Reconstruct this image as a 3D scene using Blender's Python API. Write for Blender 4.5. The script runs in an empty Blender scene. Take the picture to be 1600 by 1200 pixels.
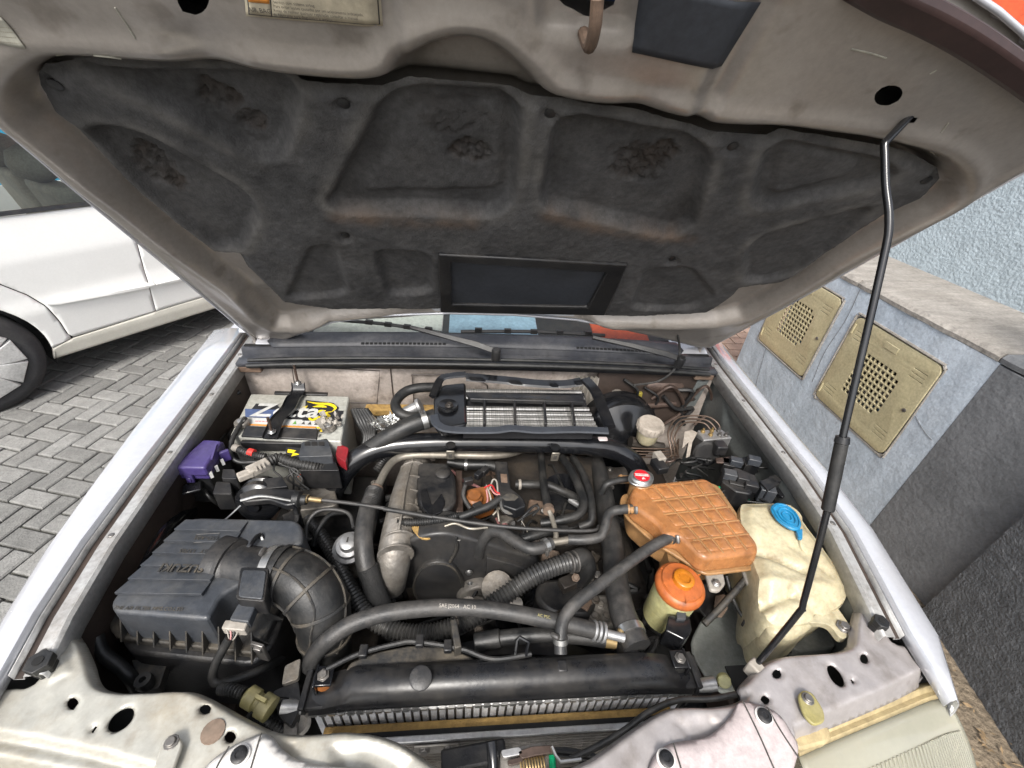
import bpy, bmesh, math, random
import numpy as np
from mathutils import Vector, Matrix
random.seed(7); rng = np.random.default_rng(7)
S = bpy.context.scene
COL = S.collection
R_ = math.radians
# ------------------------------------------------------------------ camera
CP = np.array([-0.057, -0.33, 1.678]); YAW, PIT, ROL, FPX = 0.119, R_(34), 0.082, 690.0
_fw = np.array([math.sin(YAW)*math.cos(PIT), math.cos(YAW)*math.cos(PIT), -math.sin(PIT)])
_rt = np.array([math.cos(YAW), -math.sin(YAW), 0.0]); _up = np.cross(_rt, _fw)
_r = math.cos(ROL)*_rt + math.sin(ROL)*_up; _u = -math.sin(ROL)*_rt + math.cos(ROL)*_up
cam = bpy.data.cameras.new('camera'); camo = bpy.data.objects.new('camera', cam); COL.objects.link(camo)
cam.sensor_width = 36; cam.lens = 36*FPX/1600; cam.clip_start = .01; cam.clip_end = 500
M4 = Matrix.Identity(4)
for i in range(3):
    M4[i][0] = _r[i]; M4[i][1] = _u[i]; M4[i][2] = -_fw[i]; M4[i][3] = CP[i]
camo.matrix_world = M4; S.camera = camo
# ------------------------------------------------------------------ sky, sun, exposure
SUN_EL, SUN_AZ = R_(50), R_(197)      # azimuth clockwise from +Y
w = bpy.data.worlds.new('World'); S.world = w; w.use_nodes = True
nt = w.node_tree; bg = nt.nodes['Background']
sky = nt.nodes.new('ShaderNodeTexSky'); sky.sky_type = 'NISHITA'; sky.sun_disc = False
sky.sun_elevation = SUN_EL; sky.sun_rotation = SUN_AZ; sky.dust_density = 4.0; sky.air_density = 1.0; sky.ozone_density = 1.0
hsv = nt.nodes.new('ShaderNodeHueSaturation'); hsv.inputs['Saturation'].default_value = .35   # thin cloud greys the blue
nt.links.new(sky.outputs[0], hsv.inputs['Color']); nt.links.new(hsv.outputs[0], bg.inputs[0]); bg.inputs[1].default_value = 0.125
sl = bpy.data.lights.new('sun', 'SUN'); sl.energy = 1.5; sl.angle = R_(14); sl.color = (1, .96, .9)
so = bpy.data.objects.new('sun', sl); COL.objects.link(so)
sd = Vector((math.sin(SUN_AZ)*math.cos(SUN_EL), math.cos(SUN_AZ)*math.cos(SUN_EL), math.sin(SUN_EL)))
so.rotation_euler = sd.to_track_quat('Z', 'Y').to_euler(); so.location = sd*30
S.view_settings.view_transform = 'Standard'; S.view_settings.look = 'None'; S.view_settings.gamma = 1
S.view_settings.exposure = 1.35
S.render.resolution_x, S.render.resolution_y = 1024, 768
# ------------------------------------------------------------------ points measured on planes of the place
def ray(px, py): return (px-800)/FPX*_r - (py-600)/FPX*_u + _fw
def Z(px, py, z): d = ray(px, py); return CP + (z-CP[2])/d[2]*d
def Yp(px, py, y): d = ray(px, py); return CP + (y-CP[1])/d[1]*d
def Xp(px, py, x): d = ray(px, py); return CP + (x-CP[0])/d[0]*d
HA = R_(50); HO = np.array([0, .835, 1.02]); HD = np.array([0, -math.cos(HA), math.sin(HA)]); HN = np.array([0, -math.sin(HA), -math.cos(HA)])
def H(px, py):
    d = ray(px, py); t = ((HO-CP) @ HN)/(d @ HN); X = CP + t*d
    return (X[0], (X-HO) @ HD)
def HP(u, v, h=0): return HO + np.array([1., 0, 0])*u + HD*v + HN*h
# ------------------------------------------------------------------ materials
def mat(name, col, rough=.5, metal=0., var=.25, scale=8., dust=0., dustcol=(.30, .27, .22), bump=0., bscale=60., spec=.5, coat=0., trans=0., ior=1.45, sss=0., obj_rand=0., dscale=5., streak=None, spots=0., spotcol=(.05, .04, .03), grain=.22):
    m = bpy.data.materials.new(name); m.use_nodes = True; n = m.node_tree.nodes; l = m.node_tree.links
    b = n['Principled BSDF']
    b.inputs['Roughness'].default_value = rough; b.inputs['Metallic'].default_value = metal
    b.inputs['Specular IOR Level'].default_value = spec; b.inputs['Coat Weight'].default_value = coat
    b.inputs['Transmission Weight'].default_value = trans; b.inputs['IOR'].default_value = ior
    if sss: b.inputs['Subsurface Weight'].default_value = sss; b.inputs['Subsurface Radius'].default_value = (.03, .02, .01)
    tc = n.new('ShaderNodeTexCoord'); geo = n.new('ShaderNodeNewGeometry')
    pos = geo.outputs['Position']
    if streak:
        mp = n.new('ShaderNodeMapping'); mp.inputs['Scale'].default_value = streak; l.new(pos, mp.inputs[0]); pos = mp.outputs[0]
    no = n.new('ShaderNodeTexNoise'); no.inputs['Scale'].default_value = scale; no.inputs['Detail'].default_value = 8; no.inputs['Roughness'].default_value = .65
    l.new(pos, no.inputs['Vector'])
    cr = n.new('ShaderNodeValToRGB'); c = np.array(col)
    lo = np.clip(c*(1-var), 0, 1); hi = np.clip(c*(1+var), 0, 1)
    cr.color_ramp.elements[0].position = .3; cr.color_ramp.elements[1].position = .7
    cr.color_ramp.elements[0].color = (*lo, 1); cr.color_ramp.elements[1].color = (*hi, 1)
    l.new(no.outputs[0], cr.inputs[0]); out = cr.outputs[0]
    def mixc(a, bcol, fac):
        mx = n.new('ShaderNodeMix'); mx.data_type = 'RGBA'; l.new(fac, mx.inputs['Factor']); l.new(a, mx.inputs[6])
        if isinstance(bcol, tuple): mx.inputs[7].default_value = (*bcol, 1)
        else: l.new(bcol, mx.inputs[7])
        return mx.outputs[2]
    if obj_rand:
        oi = n.new('ShaderNodeObjectInfo'); hs = n.new('ShaderNodeHueSaturation'); mr = n.new('ShaderNodeMapRange')
        mr.inputs[3].default_value = 1-obj_rand; mr.inputs[4].default_value = 1+obj_rand
        l.new(oi.outputs['Random'], mr.inputs[0]); l.new(mr.outputs[0], hs.inputs['Value']); l.new(out, hs.inputs['Color']); out = hs.outputs[0]
    if dust:
        n2 = n.new('ShaderNodeTexNoise'); n2.inputs['Scale'].default_value = dscale; n2.inputs['Detail'].default_value = 10; n2.inputs['Roughness'].default_value = .7
        l.new(geo.outputs['Position'], n2.inputs['Vector'])
        r2 = n.new('ShaderNodeMapRange'); r2.inputs[1].default_value = .42; r2.inputs[2].default_value = .72; r2.inputs[3].default_value = 0; r2.inputs[4].default_value = dust
        l.new(n2.outputs[0], r2.inputs[0])
        # dust settles on faces that look up
        sx = n.new('ShaderNodeSeparateXYZ'); l.new(geo.outputs['Normal'], sx.inputs[0])
        r3 = n.new('ShaderNodeMapRange'); r3.inputs[1].default_value = -.3; r3.inputs[2].default_value = .9; r3.inputs[3].default_value = .35; r3.inputs[4].default_value = 1
        l.new(sx.outputs[2], r3.inputs[0])
        mu = n.new('ShaderNodeMath'); mu.operation = 'MULTIPLY'; l.new(r2.outputs[0], mu.inputs[0]); l.new(r3.outputs[0], mu.inputs[1])
        out = mixc(out, dustcol, mu.outputs[0])
        rr = n.new('ShaderNodeMapRange'); rr.inputs[3].default_value = rough; rr.inputs[4].default_value = min(1, rough+.35)
        l.new(mu.outputs[0], rr.inputs[0]); l.new(rr.outputs[0], b.inputs['Roughness'])
    if spots:
        n4 = n.new('ShaderNodeTexNoise'); n4.inputs['Scale'].default_value = 22; n4.inputs['Detail'].default_value = 4; l.new(geo.outputs['Position'], n4.inputs['Vector'])
        r4 = n.new('ShaderNodeMapRange'); r4.inputs[1].default_value = .60; r4.inputs[2].default_value = .72; r4.inputs[3].default_value = 0; r4.inputs[4].default_value = spots
        l.new(n4.outputs[0], r4.inputs[0]); out = mixc(out, spotcol, r4.outputs[0])
    if var > 0:
        n5 = n.new('ShaderNodeTexNoise'); n5.inputs['Scale'].default_value = 95; n5.inputs['Detail'].default_value = 5; n5.inputs['Roughness'].default_value = .7; l.new(geo.outputs['Position'], n5.inputs['Vector'])
        r5 = n.new('ShaderNodeMapRange'); r5.inputs[1].default_value = .3; r5.inputs[2].default_value = .7; r5.inputs[3].default_value = 1-grain; r5.inputs[4].default_value = 1+grain*.8; l.new(n5.outputs[0], r5.inputs[0])
        h5 = n.new('ShaderNodeHueSaturation'); l.new(r5.outputs[0], h5.inputs['Value']); l.new(out, h5.inputs['Color']); out = h5.outputs[0]
        if not dust:
            r6 = n.new('ShaderNodeMapRange'); r6.inputs[1].default_value = .3; r6.inputs[2].default_value = .7; r6.inputs[3].default_value = max(.02, rough-.1); r6.inputs[4].default_value = min(1, rough+.12); l.new(no.outputs[0], r6.inputs[0]); l.new(r6.outputs[0], b.inputs['Roughness'])
    l.new(out, b.inputs['Base Color'])
    if bump:
        n3 = n.new('ShaderNodeTexNoise'); n3.inputs['Scale'].default_value = bscale; n3.inputs['Detail'].default_value = 6; l.new(geo.outputs['Position'], n3.inputs['Vector'])
        bp = n.new('ShaderNodeBump'); bp.inputs['Strength'].default_value = 1; bp.inputs['Distance'].default_value = bump
        l.new(n3.outputs[0], bp.inputs['Height']); l.new(bp.outputs[0], b.inputs['Normal'])
    return m
MT = {}
def mk(key, *a, **k): MT[key] = mat(key, *a, **k)
DC = (.24, .20, .15)
mk('black_plastic', (.010, .0105, .012), .38, dust=.5, dustcol=(.075, .066, .055), dscale=16, bump=.0004, bscale=250)
mk('black_gloss', (.006, .0065, .008), .16, dust=.22, dustcol=(.06, .055, .048), dscale=18, spec=.7)
mk('dusty_plastic', (.022, .022, .022), .5, dust=.8, dustcol=(.14, .115, .08), dscale=14, bump=.0005, bscale=200)
mk('grey_plastic', (.036, .040, .047), .36, dust=.5, dustcol=(.12, .115, .105), dscale=12, bump=.0003, bscale=300)
mk('rubber', (.010, .0105, .011), .42, dust=.5, dustcol=(.08, .074, .066), dscale=18, bump=.0004, bscale=300)
mk('grey_rubber', (.024, .024, .024), .42, dust=.6, dustcol=(.11, .10, .09), dscale=18, bump=.0005, bscale=300)
mk('tank_black', (.010, .0105, .012), .27, dust=.45, dustcol=(.07, .062, .052), dscale=14, bump=.0006, bscale=40)
mk('timing_black', (.022, .022, .023), .36, dust=.45, dustcol=(.085, .075, .06), dscale=12)
mk('conduit_grey', (.030, .030, .030), .30, dust=.35, dustcol=(.11, .10, .085), dscale=16)
mk('woven', (.02, .02, .02), .8, bump=.002, bscale=500, dust=.3, dustcol=(.1, .09, .08))
mk('felt', (.032, .033, .036), .95, var=.45, scale=30, dust=.6, dustcol=(.085, .078, .068), bump=.0025, bscale=140, dscale=6)
mk('bay_paint', (.33, .29, .26), .42, metal=.0, dust=.75, dustcol=(.11, .085, .065), dscale=11, spots=.5, spotcol=(.06, .045, .035))
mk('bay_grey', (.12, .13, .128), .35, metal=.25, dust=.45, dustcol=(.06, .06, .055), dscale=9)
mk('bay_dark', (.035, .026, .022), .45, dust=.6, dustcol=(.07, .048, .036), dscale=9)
mk('hood_under', (.30, .275, .25), .30, metal=.4, var=.14, scale=4, dust=.7, dustcol=(.19, .16, .13), dscale=8, spots=.45, spotcol=(.12, .10, .08), bump=.0002, bscale=40, grain=.10)
mk('silver_paint', (.52, .53, .565), .20, metal=.35, var=.05, coat=.6, dust=.3, dustcol=(.36, .34, .31), grain=.05)
mk('rail_paint', (.36, .36, .355), .36, metal=.25, var=.1, dust=.8, dustcol=(.13, .11, .09), dscale=16)
mk('support_paint', (.41, .40, .355), .28, metal=.35, var=.12, scale=5, dust=.8, dustcol=(.25, .205, .14), dscale=9, bump=.0003, bscale=30, spots=.4, spotcol=(.14, .11, .08), grain=.10)
mk('support_paint_r', (.37, .345, .34), .28, metal=.35, var=.10, scale=5, dust=.6, dustcol=(.21, .185, .165), dscale=11, bump=.0003, bscale=30, spots=.35, spotcol=(.12, .10, .085), grain=.08)
mk('cover_white', (.56, .545, .52), .32, var=.05, dust=.25, dustcol=(.4, .34, .3))
mk('cover_pink', (.43, .375, .37), .32, var=.06, dust=.3, dustcol=(.34, .28, .26))
mk('alu', (.40, .40, .40), .38, metal=.7, dust=.55, dustcol=(.17, .15, .12), dscale=14, bump=.0006, bscale=90)
mk('core_alu', (.60, .61, .63), .4, metal=.25, dust=.35, dustcol=(.4, .38, .35), dscale=16)
mk('cast_metal', (.22, .205, .185), .48, metal=.5, dust=.8, dustcol=(.125, .10, .07), dscale=14, bump=.0025, bscale=60, spots=.45)
mk('dirty_metal', (.045, .040, .036), .45, metal=.5, dust=.8, dustcol=(.085, .065, .045), dscale=14, bump=.003, bscale=45, spots=.5)
mk('pipe_metal', (.24, .22, .185), .38, metal=.6, dust=.6, dustcol=(.15, .12, .085), dscale=14)
mk('steel', (.45, .45, .44), .28, metal=.9, dust=.4, dscale=14)
mk('rust', (.115, .075, .052), .7, var=.5, scale=30, dust=.3)
mk('brown_steel', (.075, .052, .042), .4, metal=.4, var=.4, scale=30)
mk('bolt', (.20, .19, .18), .4, metal=.8, dust=.3)
mk('tank_amber', (.325, .138, .050), .24, var=.24, scale=16, sss=.2, dust=.65, dustcol=(.21, .105, .045), dscale=12, spots=.4, spotcol=(.12, .045, .016), spec=.5)
mk('tank_amber_lip', (.30, .165, .07), .33, var=.2, scale=14, sss=.2, dust=.5, dustcol=(.18, .11, .05), dscale=12)
mk('tank_cream', (.43, .385, .26), .34, var=.12, scale=9, sss=.2, dust=.55, dustcol=(.25, .19, .10), dscale=10, spots=.5, spotcol=(.15, .10, .045))
mk('tank_yellow', (.42, .40, .20), .33, sss=.2, dust=.45, dustcol=(.24, .20, .09), spots=.3)
mk('cap_orange', (.42, .11, .026), .38, dust=.5, dustcol=(.18, .075, .035), dscale=14, spots=.7, spotcol=(.05, .027, .018))
mk('cap_amber', (.46, .155, .012), .33, spots=.4)
mk('cap_blue', (.010, .17, .34), .33, dust=.3, dustcol=(.06, .18, .25))
mk('cap_red', (.62, .02, .03), .35)
mk('purple', (.05, .035, .135), .33, dust=.5, dustcol=(.085, .075, .13), dscale=12)
mk('cap_beige', (.34, .30, .255), .6, dust=.6, dustcol=(.18, .145, .11), dscale=14, spots=.5)
mk('battery_grey', (.34, .34, .31), .38, dust=.5, dustcol=(.22, .19, .14), spots=.3)
mk('white', (.52, .52, .50), .42, dust=.35)
mk('dirty_white', (.30, .28, .25), .5, dust=.7, dustcol=(.12, .09, .06), dscale=12)
mk('ink_black', (.02, .02, .022), .45); mk('ink_blue', (.07, .10, .20), .45); mk('ink_orange', (.65, .25, .04), .45); mk('ink_yellow', (.75, .55, .02), .45)
mk('ink_red', (.6, .04, .03), .45); mk('ink_green', (.12, .3, .05), .45); mk('ink_dark', (.06, .055, .05), .5)
mk('red_plastic', (.22, .012, .018), .4, dust=.4, dustcol=(.1, .03, .03)); mk('green_plastic', (.0, .32, .13), .4); mk('yellow_olive', (.24, .21, .075), .45, dust=.5)
mk('connector', (.30, .275, .24), .5, dust=.6, dustcol=(.15, .12, .09), dscale=14); mk('foil', (.6, .6, .58), .25, metal=.9, bump=.006, bscale=70)
mk('foam_yellow', (.34, .215, .07), .85, var=.4, scale=25, dust=.5, dustcol=(.16, .10, .045), dscale=14, spots=.6, spotcol=(.08, .05, .02), bump=.003, bscale=120)
mk('splash', (.25, .265, .245), .55, var=.15, dust=.5, dustcol=(.18, .16, .13), dscale=9, bump=.003, bscale=14)
mk('brass', (.32, .22, .09), .4, metal=.7, dust=.5); mk('copper_line', (.10, .07, .052), .35, metal=.5)
mk('label_paper', (.44, .39, .29), .55, var=.08, dust=.3); mk('label_old', (.33, .32, .27), .55)
mk('rubber_pad', (.028, .032, .040), .6, dust=.2, dustcol=(.08, .08, .085))
mk('maroon', (.030, .016, .015), .4, dust=.4, dustcol=(.08, .05, .04))
mk('cowl_plastic', (.035, .037, .044), .42, dust=.5, dustcol=(.15, .145, .14), dscale=10)
mk('paver', (.165, .163, .155), .85, var=.22, scale=18, dust=.35, dustcol=(.21, .205, .19), bump=.004, bscale=120, obj_rand=.26, spots=.22, spotcol=(.10, .10, .09))
mk('paver_red', (.42, .30, .23), .85, obj_rand=.15, bump=.003, bscale=120)
mk('joint_sand', (.075, .072, .06), .95, bump=.006, bscale=90, spots=.35, spotcol=(.06, .085, .03))
mk('dirt', (.17, .135, .095), .95, var=.5, scale=40, bump=.012, bscale=60)
mk('leaf_litter', (.26, .18, .10), .8, obj_rand=.4, var=.4, scale=40)
mk('wall_blue', (.36, .41, .465), .75, var=.2, scale=4, dust=.8, dustcol=(.55, .58, .61), dscale=2.6, bump=.004, bscale=26, streak=(1, 3, .8), spots=.2, spotcol=(.25, .265, .285))
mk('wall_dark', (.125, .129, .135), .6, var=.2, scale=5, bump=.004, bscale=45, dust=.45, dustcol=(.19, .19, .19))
mk('wall_rough', (.105, .110, .117), .6, var=.2, scale=20, bump=.010, bscale=95, dust=.3, dustcol=(.16, .16, .16))
mk('stucco_blue', (.37, .43, .465), .85, var=.10, scale=12, bump=.008, bscale=70, grain=.12)
mk('coping', (.27, .25, .225), .85, var=.3, scale=6, dust=.6, dustcol=(.15, .135, .115), bump=.004, bscale=60, streak=(1, 4, 1), spots=.4, spotcol=(.10, .09, .075))
mk('gold_paint', (.47, .415, .255), .36, metal=.25, var=.14, scale=6, dust=.45, dustcol=(.42, .39, .29), bump=.001, bscale=30, spots=.25, spotcol=(.24, .20, .11))
mk('white_paint', (.70, .70, .68), .22, var=.02, coat=.7, dust=.12, dustcol=(.55, .53, .48), grain=.03)
mk('white_sill', (.64, .62, .55), .35, var=.06, dust=.4, dustcol=(.40, .36, .27), grain=.06)
mk('tyre', (.025, .025, .027), .75, dust=.5, dustcol=(.10, .095, .085)); mk('wheel_silver', (.50, .50, .49), .35, metal=.3, dust=.3, dustcol=(.25, .24, .22))
mk('dark_void', (.008, .008, .008), .9); mk('seat', (.24, .215, .165), .8); mk('blue_paint', (.01, .30, .48), .3, coat=.5)
mk('fin_metal', (.48, .47, .45), .28, metal=.85, var=.45, scale=3, streak=(120, 1, 1), dust=.1); mk('pale_blue', (.30, .42, .55), .4); mk('wind_glass', (.02, .025, .03), .03, var=0, spec=.9, coat=1)
mk('cream_wall', (.36, .315, .25), .8); mk('orange_wall', (.48, .07, .022), .7); mk('window_blue', (.12, .25, .38), .1)
mk('lens', (.50, .49, .40), .12, var=.08, scale=10, trans=.55, dust=.35, dustcol=(.34, .28, .16), dscale=5, coat=.8, ior=1.35, grain=.03)
mk('lamp_housing', (.36, .29, .16), .45, dust=.6, dustcol=(.24, .18, .10), dscale=12, spots=.4, spotcol=(.14, .09, .05))
mk('reflector', (.6, .58, .5), .25, metal=.8)
mk('wire_red', (.35, .02, .02), .4); mk('wire_pink', (.42, .2, .19), .4); mk('orange_part', (.26, .09, .022), .45, dust=.6, dustcol=(.1, .06, .035), dscale=14)
mk('olive_gold', (.33, .27, .05), .4, metal=.4)
def thin_glass():
    m = bpy.data.materials.new('glass'); m.use_nodes = True; n = m.node_tree.nodes; l = m.node_tree.links; n.clear()
    o = n.new('ShaderNodeOutputMaterial'); t = n.new('ShaderNodeBsdfTransparent'); t.inputs[0].default_value = (.78, .84, .82, 1); gl = n.new('ShaderNodeBsdfGlossy'); gl.inputs['Roughness'].default_value = .02
    f = n.new('ShaderNodeFresnel'); f.inputs[0].default_value = 1.55; mx = n.new('ShaderNodeMixShader'); l.new(f.outputs[0], mx.inputs[0]); l.new(t.outputs[0], mx.inputs[1]); l.new(gl.outputs[0], mx.inputs[2]); l.new(mx.outputs[0], o.inputs[0]); MT['glass'] = m
thin_glass()
# pad gets brown where it is torn, pale dust on its ridges
def pad_material():
    m = mat('pad_felt', (.050, .0495, .0505), .95, var=.45, scale=12, dust=.85, dustcol=(.125, .118, .110), bump=.0011, bscale=300, dscale=9, grain=.3)
    n = m.node_tree.nodes; l = m.node_tree.links; b = n['Principled BSDF']; src = b.inputs['Base Color'].links[0].from_socket
    for attr, colr, f in (('ridge', (.19, .18, .165), .75), ('wear', (.040, .032, .027), .9), ('stain', (.125, .078, .048), .6)):
        a = n.new('ShaderNodeAttribute'); a.attribute_name = attr
        no = n.new('ShaderNodeTexNoise'); no.inputs['Scale'].default_value = 22; no.inputs['Detail'].default_value = 8
        g = n.new('ShaderNodeNewGeometry'); l.new(g.outputs['Position'], no.inputs['Vector'])
        mr = n.new('ShaderNodeMapRange'); mr.inputs[1].default_value = .35; mr.inputs[2].default_value = .65; mr.inputs[3].default_value = .1*f; mr.inputs[4].default_value = f; l.new(no.outputs[0], mr.inputs[0])
        mu = n.new('ShaderNodeMath'); mu.operation = 'MULTIPLY'; l.new(a.outputs['Fac'], mu.inputs[0]); l.new(mr.outputs[0], mu.inputs[1])
        mx = n.new('ShaderNodeMix'); mx.data_type = 'RGBA'; l.new(mu.outputs[0], mx.inputs['Factor']); l.new(src, mx.inputs[6]); mx.inputs[7].default_value = (*colr, 1); src = mx.outputs[2]
    l.new(src, b.inputs['Base Color']); MT['pad_felt'] = m
pad_material()
# ------------------------------------------------------------------ object plumbing
WLOC = {}; WBB = {}; ROOTS = []
def tag(o, label, cat, group=None, kind=None):
    if label: o['label'] = label
    if cat: o['category'] = cat
    if group: o['group'] = group
    if kind: o['kind'] = kind
    return o
def thing(name, label, cat, group=None):
    o = bpy.data.objects.new(name, None); COL.objects.link(o); o.empty_display_size = .05
    WLOC[o] = np.zeros(3); ROOTS.append(o); return tag(o, label, cat, group)
def link(name, me, m, parent=None, ang=35, bevel=0., seg=2, solid=0.):
    co = np.empty(len(me.vertices)*3); me.vertices.foreach_get('co', co); co = co.reshape(-1, 3)
    lo, hi = co.min(0), co.max(0); c = np.array([(lo[0]+hi[0])/2, (lo[1]+hi[1])/2, lo[2]])
    me.vertices.foreach_set('co', (co-c).ravel())
    me.shade_smooth()
    if ang < 180: me.set_sharp_from_angle(angle=R_(ang))
    me.update()
    o = bpy.data.objects.new(name, me); COL.objects.link(o)
    if m: me.materials.clear(); me.materials.append(MT[m] if isinstance(m, str) else m)
    WLOC[o] = c; WBB[o] = (lo, hi)
    if parent is not None: o.parent = parent; o.location = c-WLOC[parent]
    else: o.location = c
    if solid:
        s = o.modifiers.new('solid', 'SOLIDIFY'); s.thickness = solid; s.offset = -1
    if bevel:
        b = o.modifiers.new('bevel', 'BEVEL'); b.width = bevel; b.segments = seg; b.limit_method = 'ANGLE'; b.angle_limit = R_(40)
    return o
def finish_roots():
    for r in ROOTS:
        ch = [c for c in bpy.data.objects if c.parent is r]
        if not ch: continue
        pts = []
        def rec(o):
            if o.type == 'MESH':
                pts.append(np.array(WBB[o])) if o in WBB else None
            for c in o.children: rec(c)
        for c in ch: rec(c)
        P = np.vstack(pts); lo, hi = P.min(0), P.max(0); c0 = np.array([(lo[0]+hi[0])/2, (lo[1]+hi[1])/2, lo[2]])
        r.location = c0; WLOC[r] = c0
        for c in ch: c.location = Vector(c.location)-Vector(c0)
def nrm(v): v = np.asarray(v, float); return v/np.linalg.norm(v)
def spline(pts, n=8):
    P = np.array(pts, float)
    if len(P) < 3: return np.array([P[0]+(P[-1]-P[0])*t for t in np.linspace(0, 1, n+1)])
    P = np.vstack([2*P[0]-P[1], P, 2*P[-1]-P[-2]]); out = []
    for i in range(1, len(P)-2):
        for t in np.linspace(0, 1, n, endpoint=False):
            a, b, c, d = P[i-1:i+3]
            out.append(.5*((2*b)+(-a+c)*t+(2*a-5*b+4*c-d)*t*t+(-a+3*b-3*c+d)*t**3))
    out.append(P[-2]); return np.array(out)
class MB:
    def __init__(s): s.v = []; s.f = []
    def add(s, vs, fs):
        o = len(s.v); s.v += [tuple(map(float, p)) for p in vs]; s.f += [tuple(i+o for i in f) for f in fs]; return s
    def prism(s, poly, vec):
        poly = [np.array(p, float) for p in poly]; n = len(poly); vec = np.array(vec, float)
        return s.add(poly+[p+vec for p in poly], [tuple(range(n))[::-1], tuple(range(n, 2*n))]+[(i, (i+1) % n, (i+1) % n+n, i+n) for i in range(n)])
    def loft(s, rings, caps=True, closed=True):
        n = len(rings[0]); vs = [p for r in rings for p in r]; fs = []
        for k in range(len(rings)-1):
            for i in range(n if closed else n-1):
                j = (i+1) % n; fs.append((k*n+i, k*n+j, (k+1)*n+j, (k+1)*n+i))
        if caps and closed: fs += [tuple(range(n))[::-1], tuple(range((len(rings)-1)*n, len(rings)*n))]
        return s.add(vs, fs)
    def box(s, c, size, rz=0, rx=0, ry=0):
        x, y, z = [q/2 for q in size]; Mx = Matrix.Rotation(rz, 3, 'Z') @ Matrix.Rotation(ry, 3, 'Y') @ Matrix.Rotation(rx, 3, 'X')
        vs = [np.array(c)+np.array(Mx @ Vector(p)) for p in ((-x, -y, -z), (x, -y, -z), (x, y, -z), (-x, y, -z), (-x, -y, z), (x, -y, z), (x, y, z), (-x, y, z))]
        return s.add(vs, [(3, 2, 1, 0), (4, 5, 6, 7), (0, 1, 5, 4), (1, 2, 6, 5), (2, 3, 7, 6), (3, 0, 4, 7)])
    def lathe(s, p, axis, prof, n=20):
        a = nrm(axis); t = nrm(np.cross(a, (0.3, 1, .2) if abs(a[1]) < .9 else (1, 0, 0))); b = np.cross(a, t); p = np.array(p, float)
        return s.loft([[p+a*h+(t*math.cos(k*2*math.pi/n)+b*math.sin(k*2*math.pi/n))*r for k in range(n)] for r, h in prof])
    def cyl(s, p0, p1, r0, r1=None, n=14):
        p0 = np.array(p0, float); p1 = np.array(p1, float); L = np.linalg.norm(p1-p0)
        return s.lathe(p0, p1-p0, [(r0, 0), (r1 or r0, L)], n)
    def tube(s, path, r, n=10, corr=0., pitch=.006, sub=8, rad=None, smooth=True):
        P = spline(path, sub) if smooth else np.array(path, float)
        L = np.concatenate([[0], np.cumsum(np.linalg.norm(np.diff(P, axis=0), axis=1))])
        if corr:
            m = max(8, int(L[-1]/pitch*4)); q = np.linspace(0, L[-1], m); P = np.stack([np.interp(q, L, P[:, i]) for i in range(3)], 1); L = q
        T = np.gradient(P, axis=0); T /= np.linalg.norm(T, axis=1)[:, None]+1e-12
        up = np.array([0, 0, 1.]) if abs(T[0][2]) < .9 else np.array([1., 0, 0]); a = nrm(np.cross(T[0], up)); rings = []
        for k in range(len(P)):
            a = nrm(a-T[k]*(a @ T[k])); b = np.cross(T[k], a); rr = r
            if rad is not None: rr = np.interp(L[k]/L[-1], np.linspace(0, 1, len(rad)), rad)
            if corr: rr = rr+corr*math.copysign(abs(math.cos(2*math.pi*L[k]/pitch))**.5, math.cos(2*math.pi*L[k]/pitch))
            rings.append([P[k]+(a*math.cos(j*2*math.pi/n)+b*math.sin(j*2*math.pi/n))*rr for j in range(n)])
        return s.loft(rings)
    def ring(s, p, axis, r, wdt, th, n=24):     # a clamp band
        return s.lathe(np.array(p)-nrm(axis)*wdt/2, axis, [(r, 0), (r+th, 0), (r+th, wdt), (r, wdt)], n)
    def mesh(s):
        me = bpy.data.meshes.new('m'); me.from_pydata(s.v, [], s.f)
        bm = bmesh.new(); bm.from_mesh(me); bmesh.ops.recalc_face_normals(bm, faces=bm.faces); bm.to_mesh(me); bm.free(); return me
    def build(s, name, m, parent=None, **k): return link(name, s.mesh(), m, parent, **k)
def rpoly(poly, r=.008, n=4):        # round the corners of a 3D polygon
    P = [np.array(p, float) for p in poly]; out = []; N = len(P)
    for i in range(N):
        a, b, c = P[i-1], P[i], P[(i+1) % N]; d1 = np.linalg.norm(a-b); d2 = np.linalg.norm(c-b); q = min(r, d1*.45, d2*.45)
        s0 = b+(a-b)/d1*q; s1 = b+(c-b)/d2*q
        for t in np.linspace(0, 1, n): out.append((1-t)**2*s0+2*t*(1-t)*b+t*t*s1)
    return out
def plate(poly_px, z, h, r=.008, zs=None): # outline measured on the plane z, thickness downwards
    return rpoly([Z(a, b, z) for a, b in poly_px], r)
def slab(name, poly_px, z, h, m, parent=None, r=.008, bevel=.003, seg=2, taper=0., **k):
    P = np.array(plate(poly_px, z, h, r)); c = P.mean(0)
    mb = MB()
    if taper: mb.loft([P+(P-c)*taper*np.array([1, 1, 0])+np.array([0, 0, -h]), P])
    else: mb.prism(P+np.array([0, 0, -h]), (0, 0, h))
    return mb.build(name, m, parent, bevel=bevel, seg=seg, **k)
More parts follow.
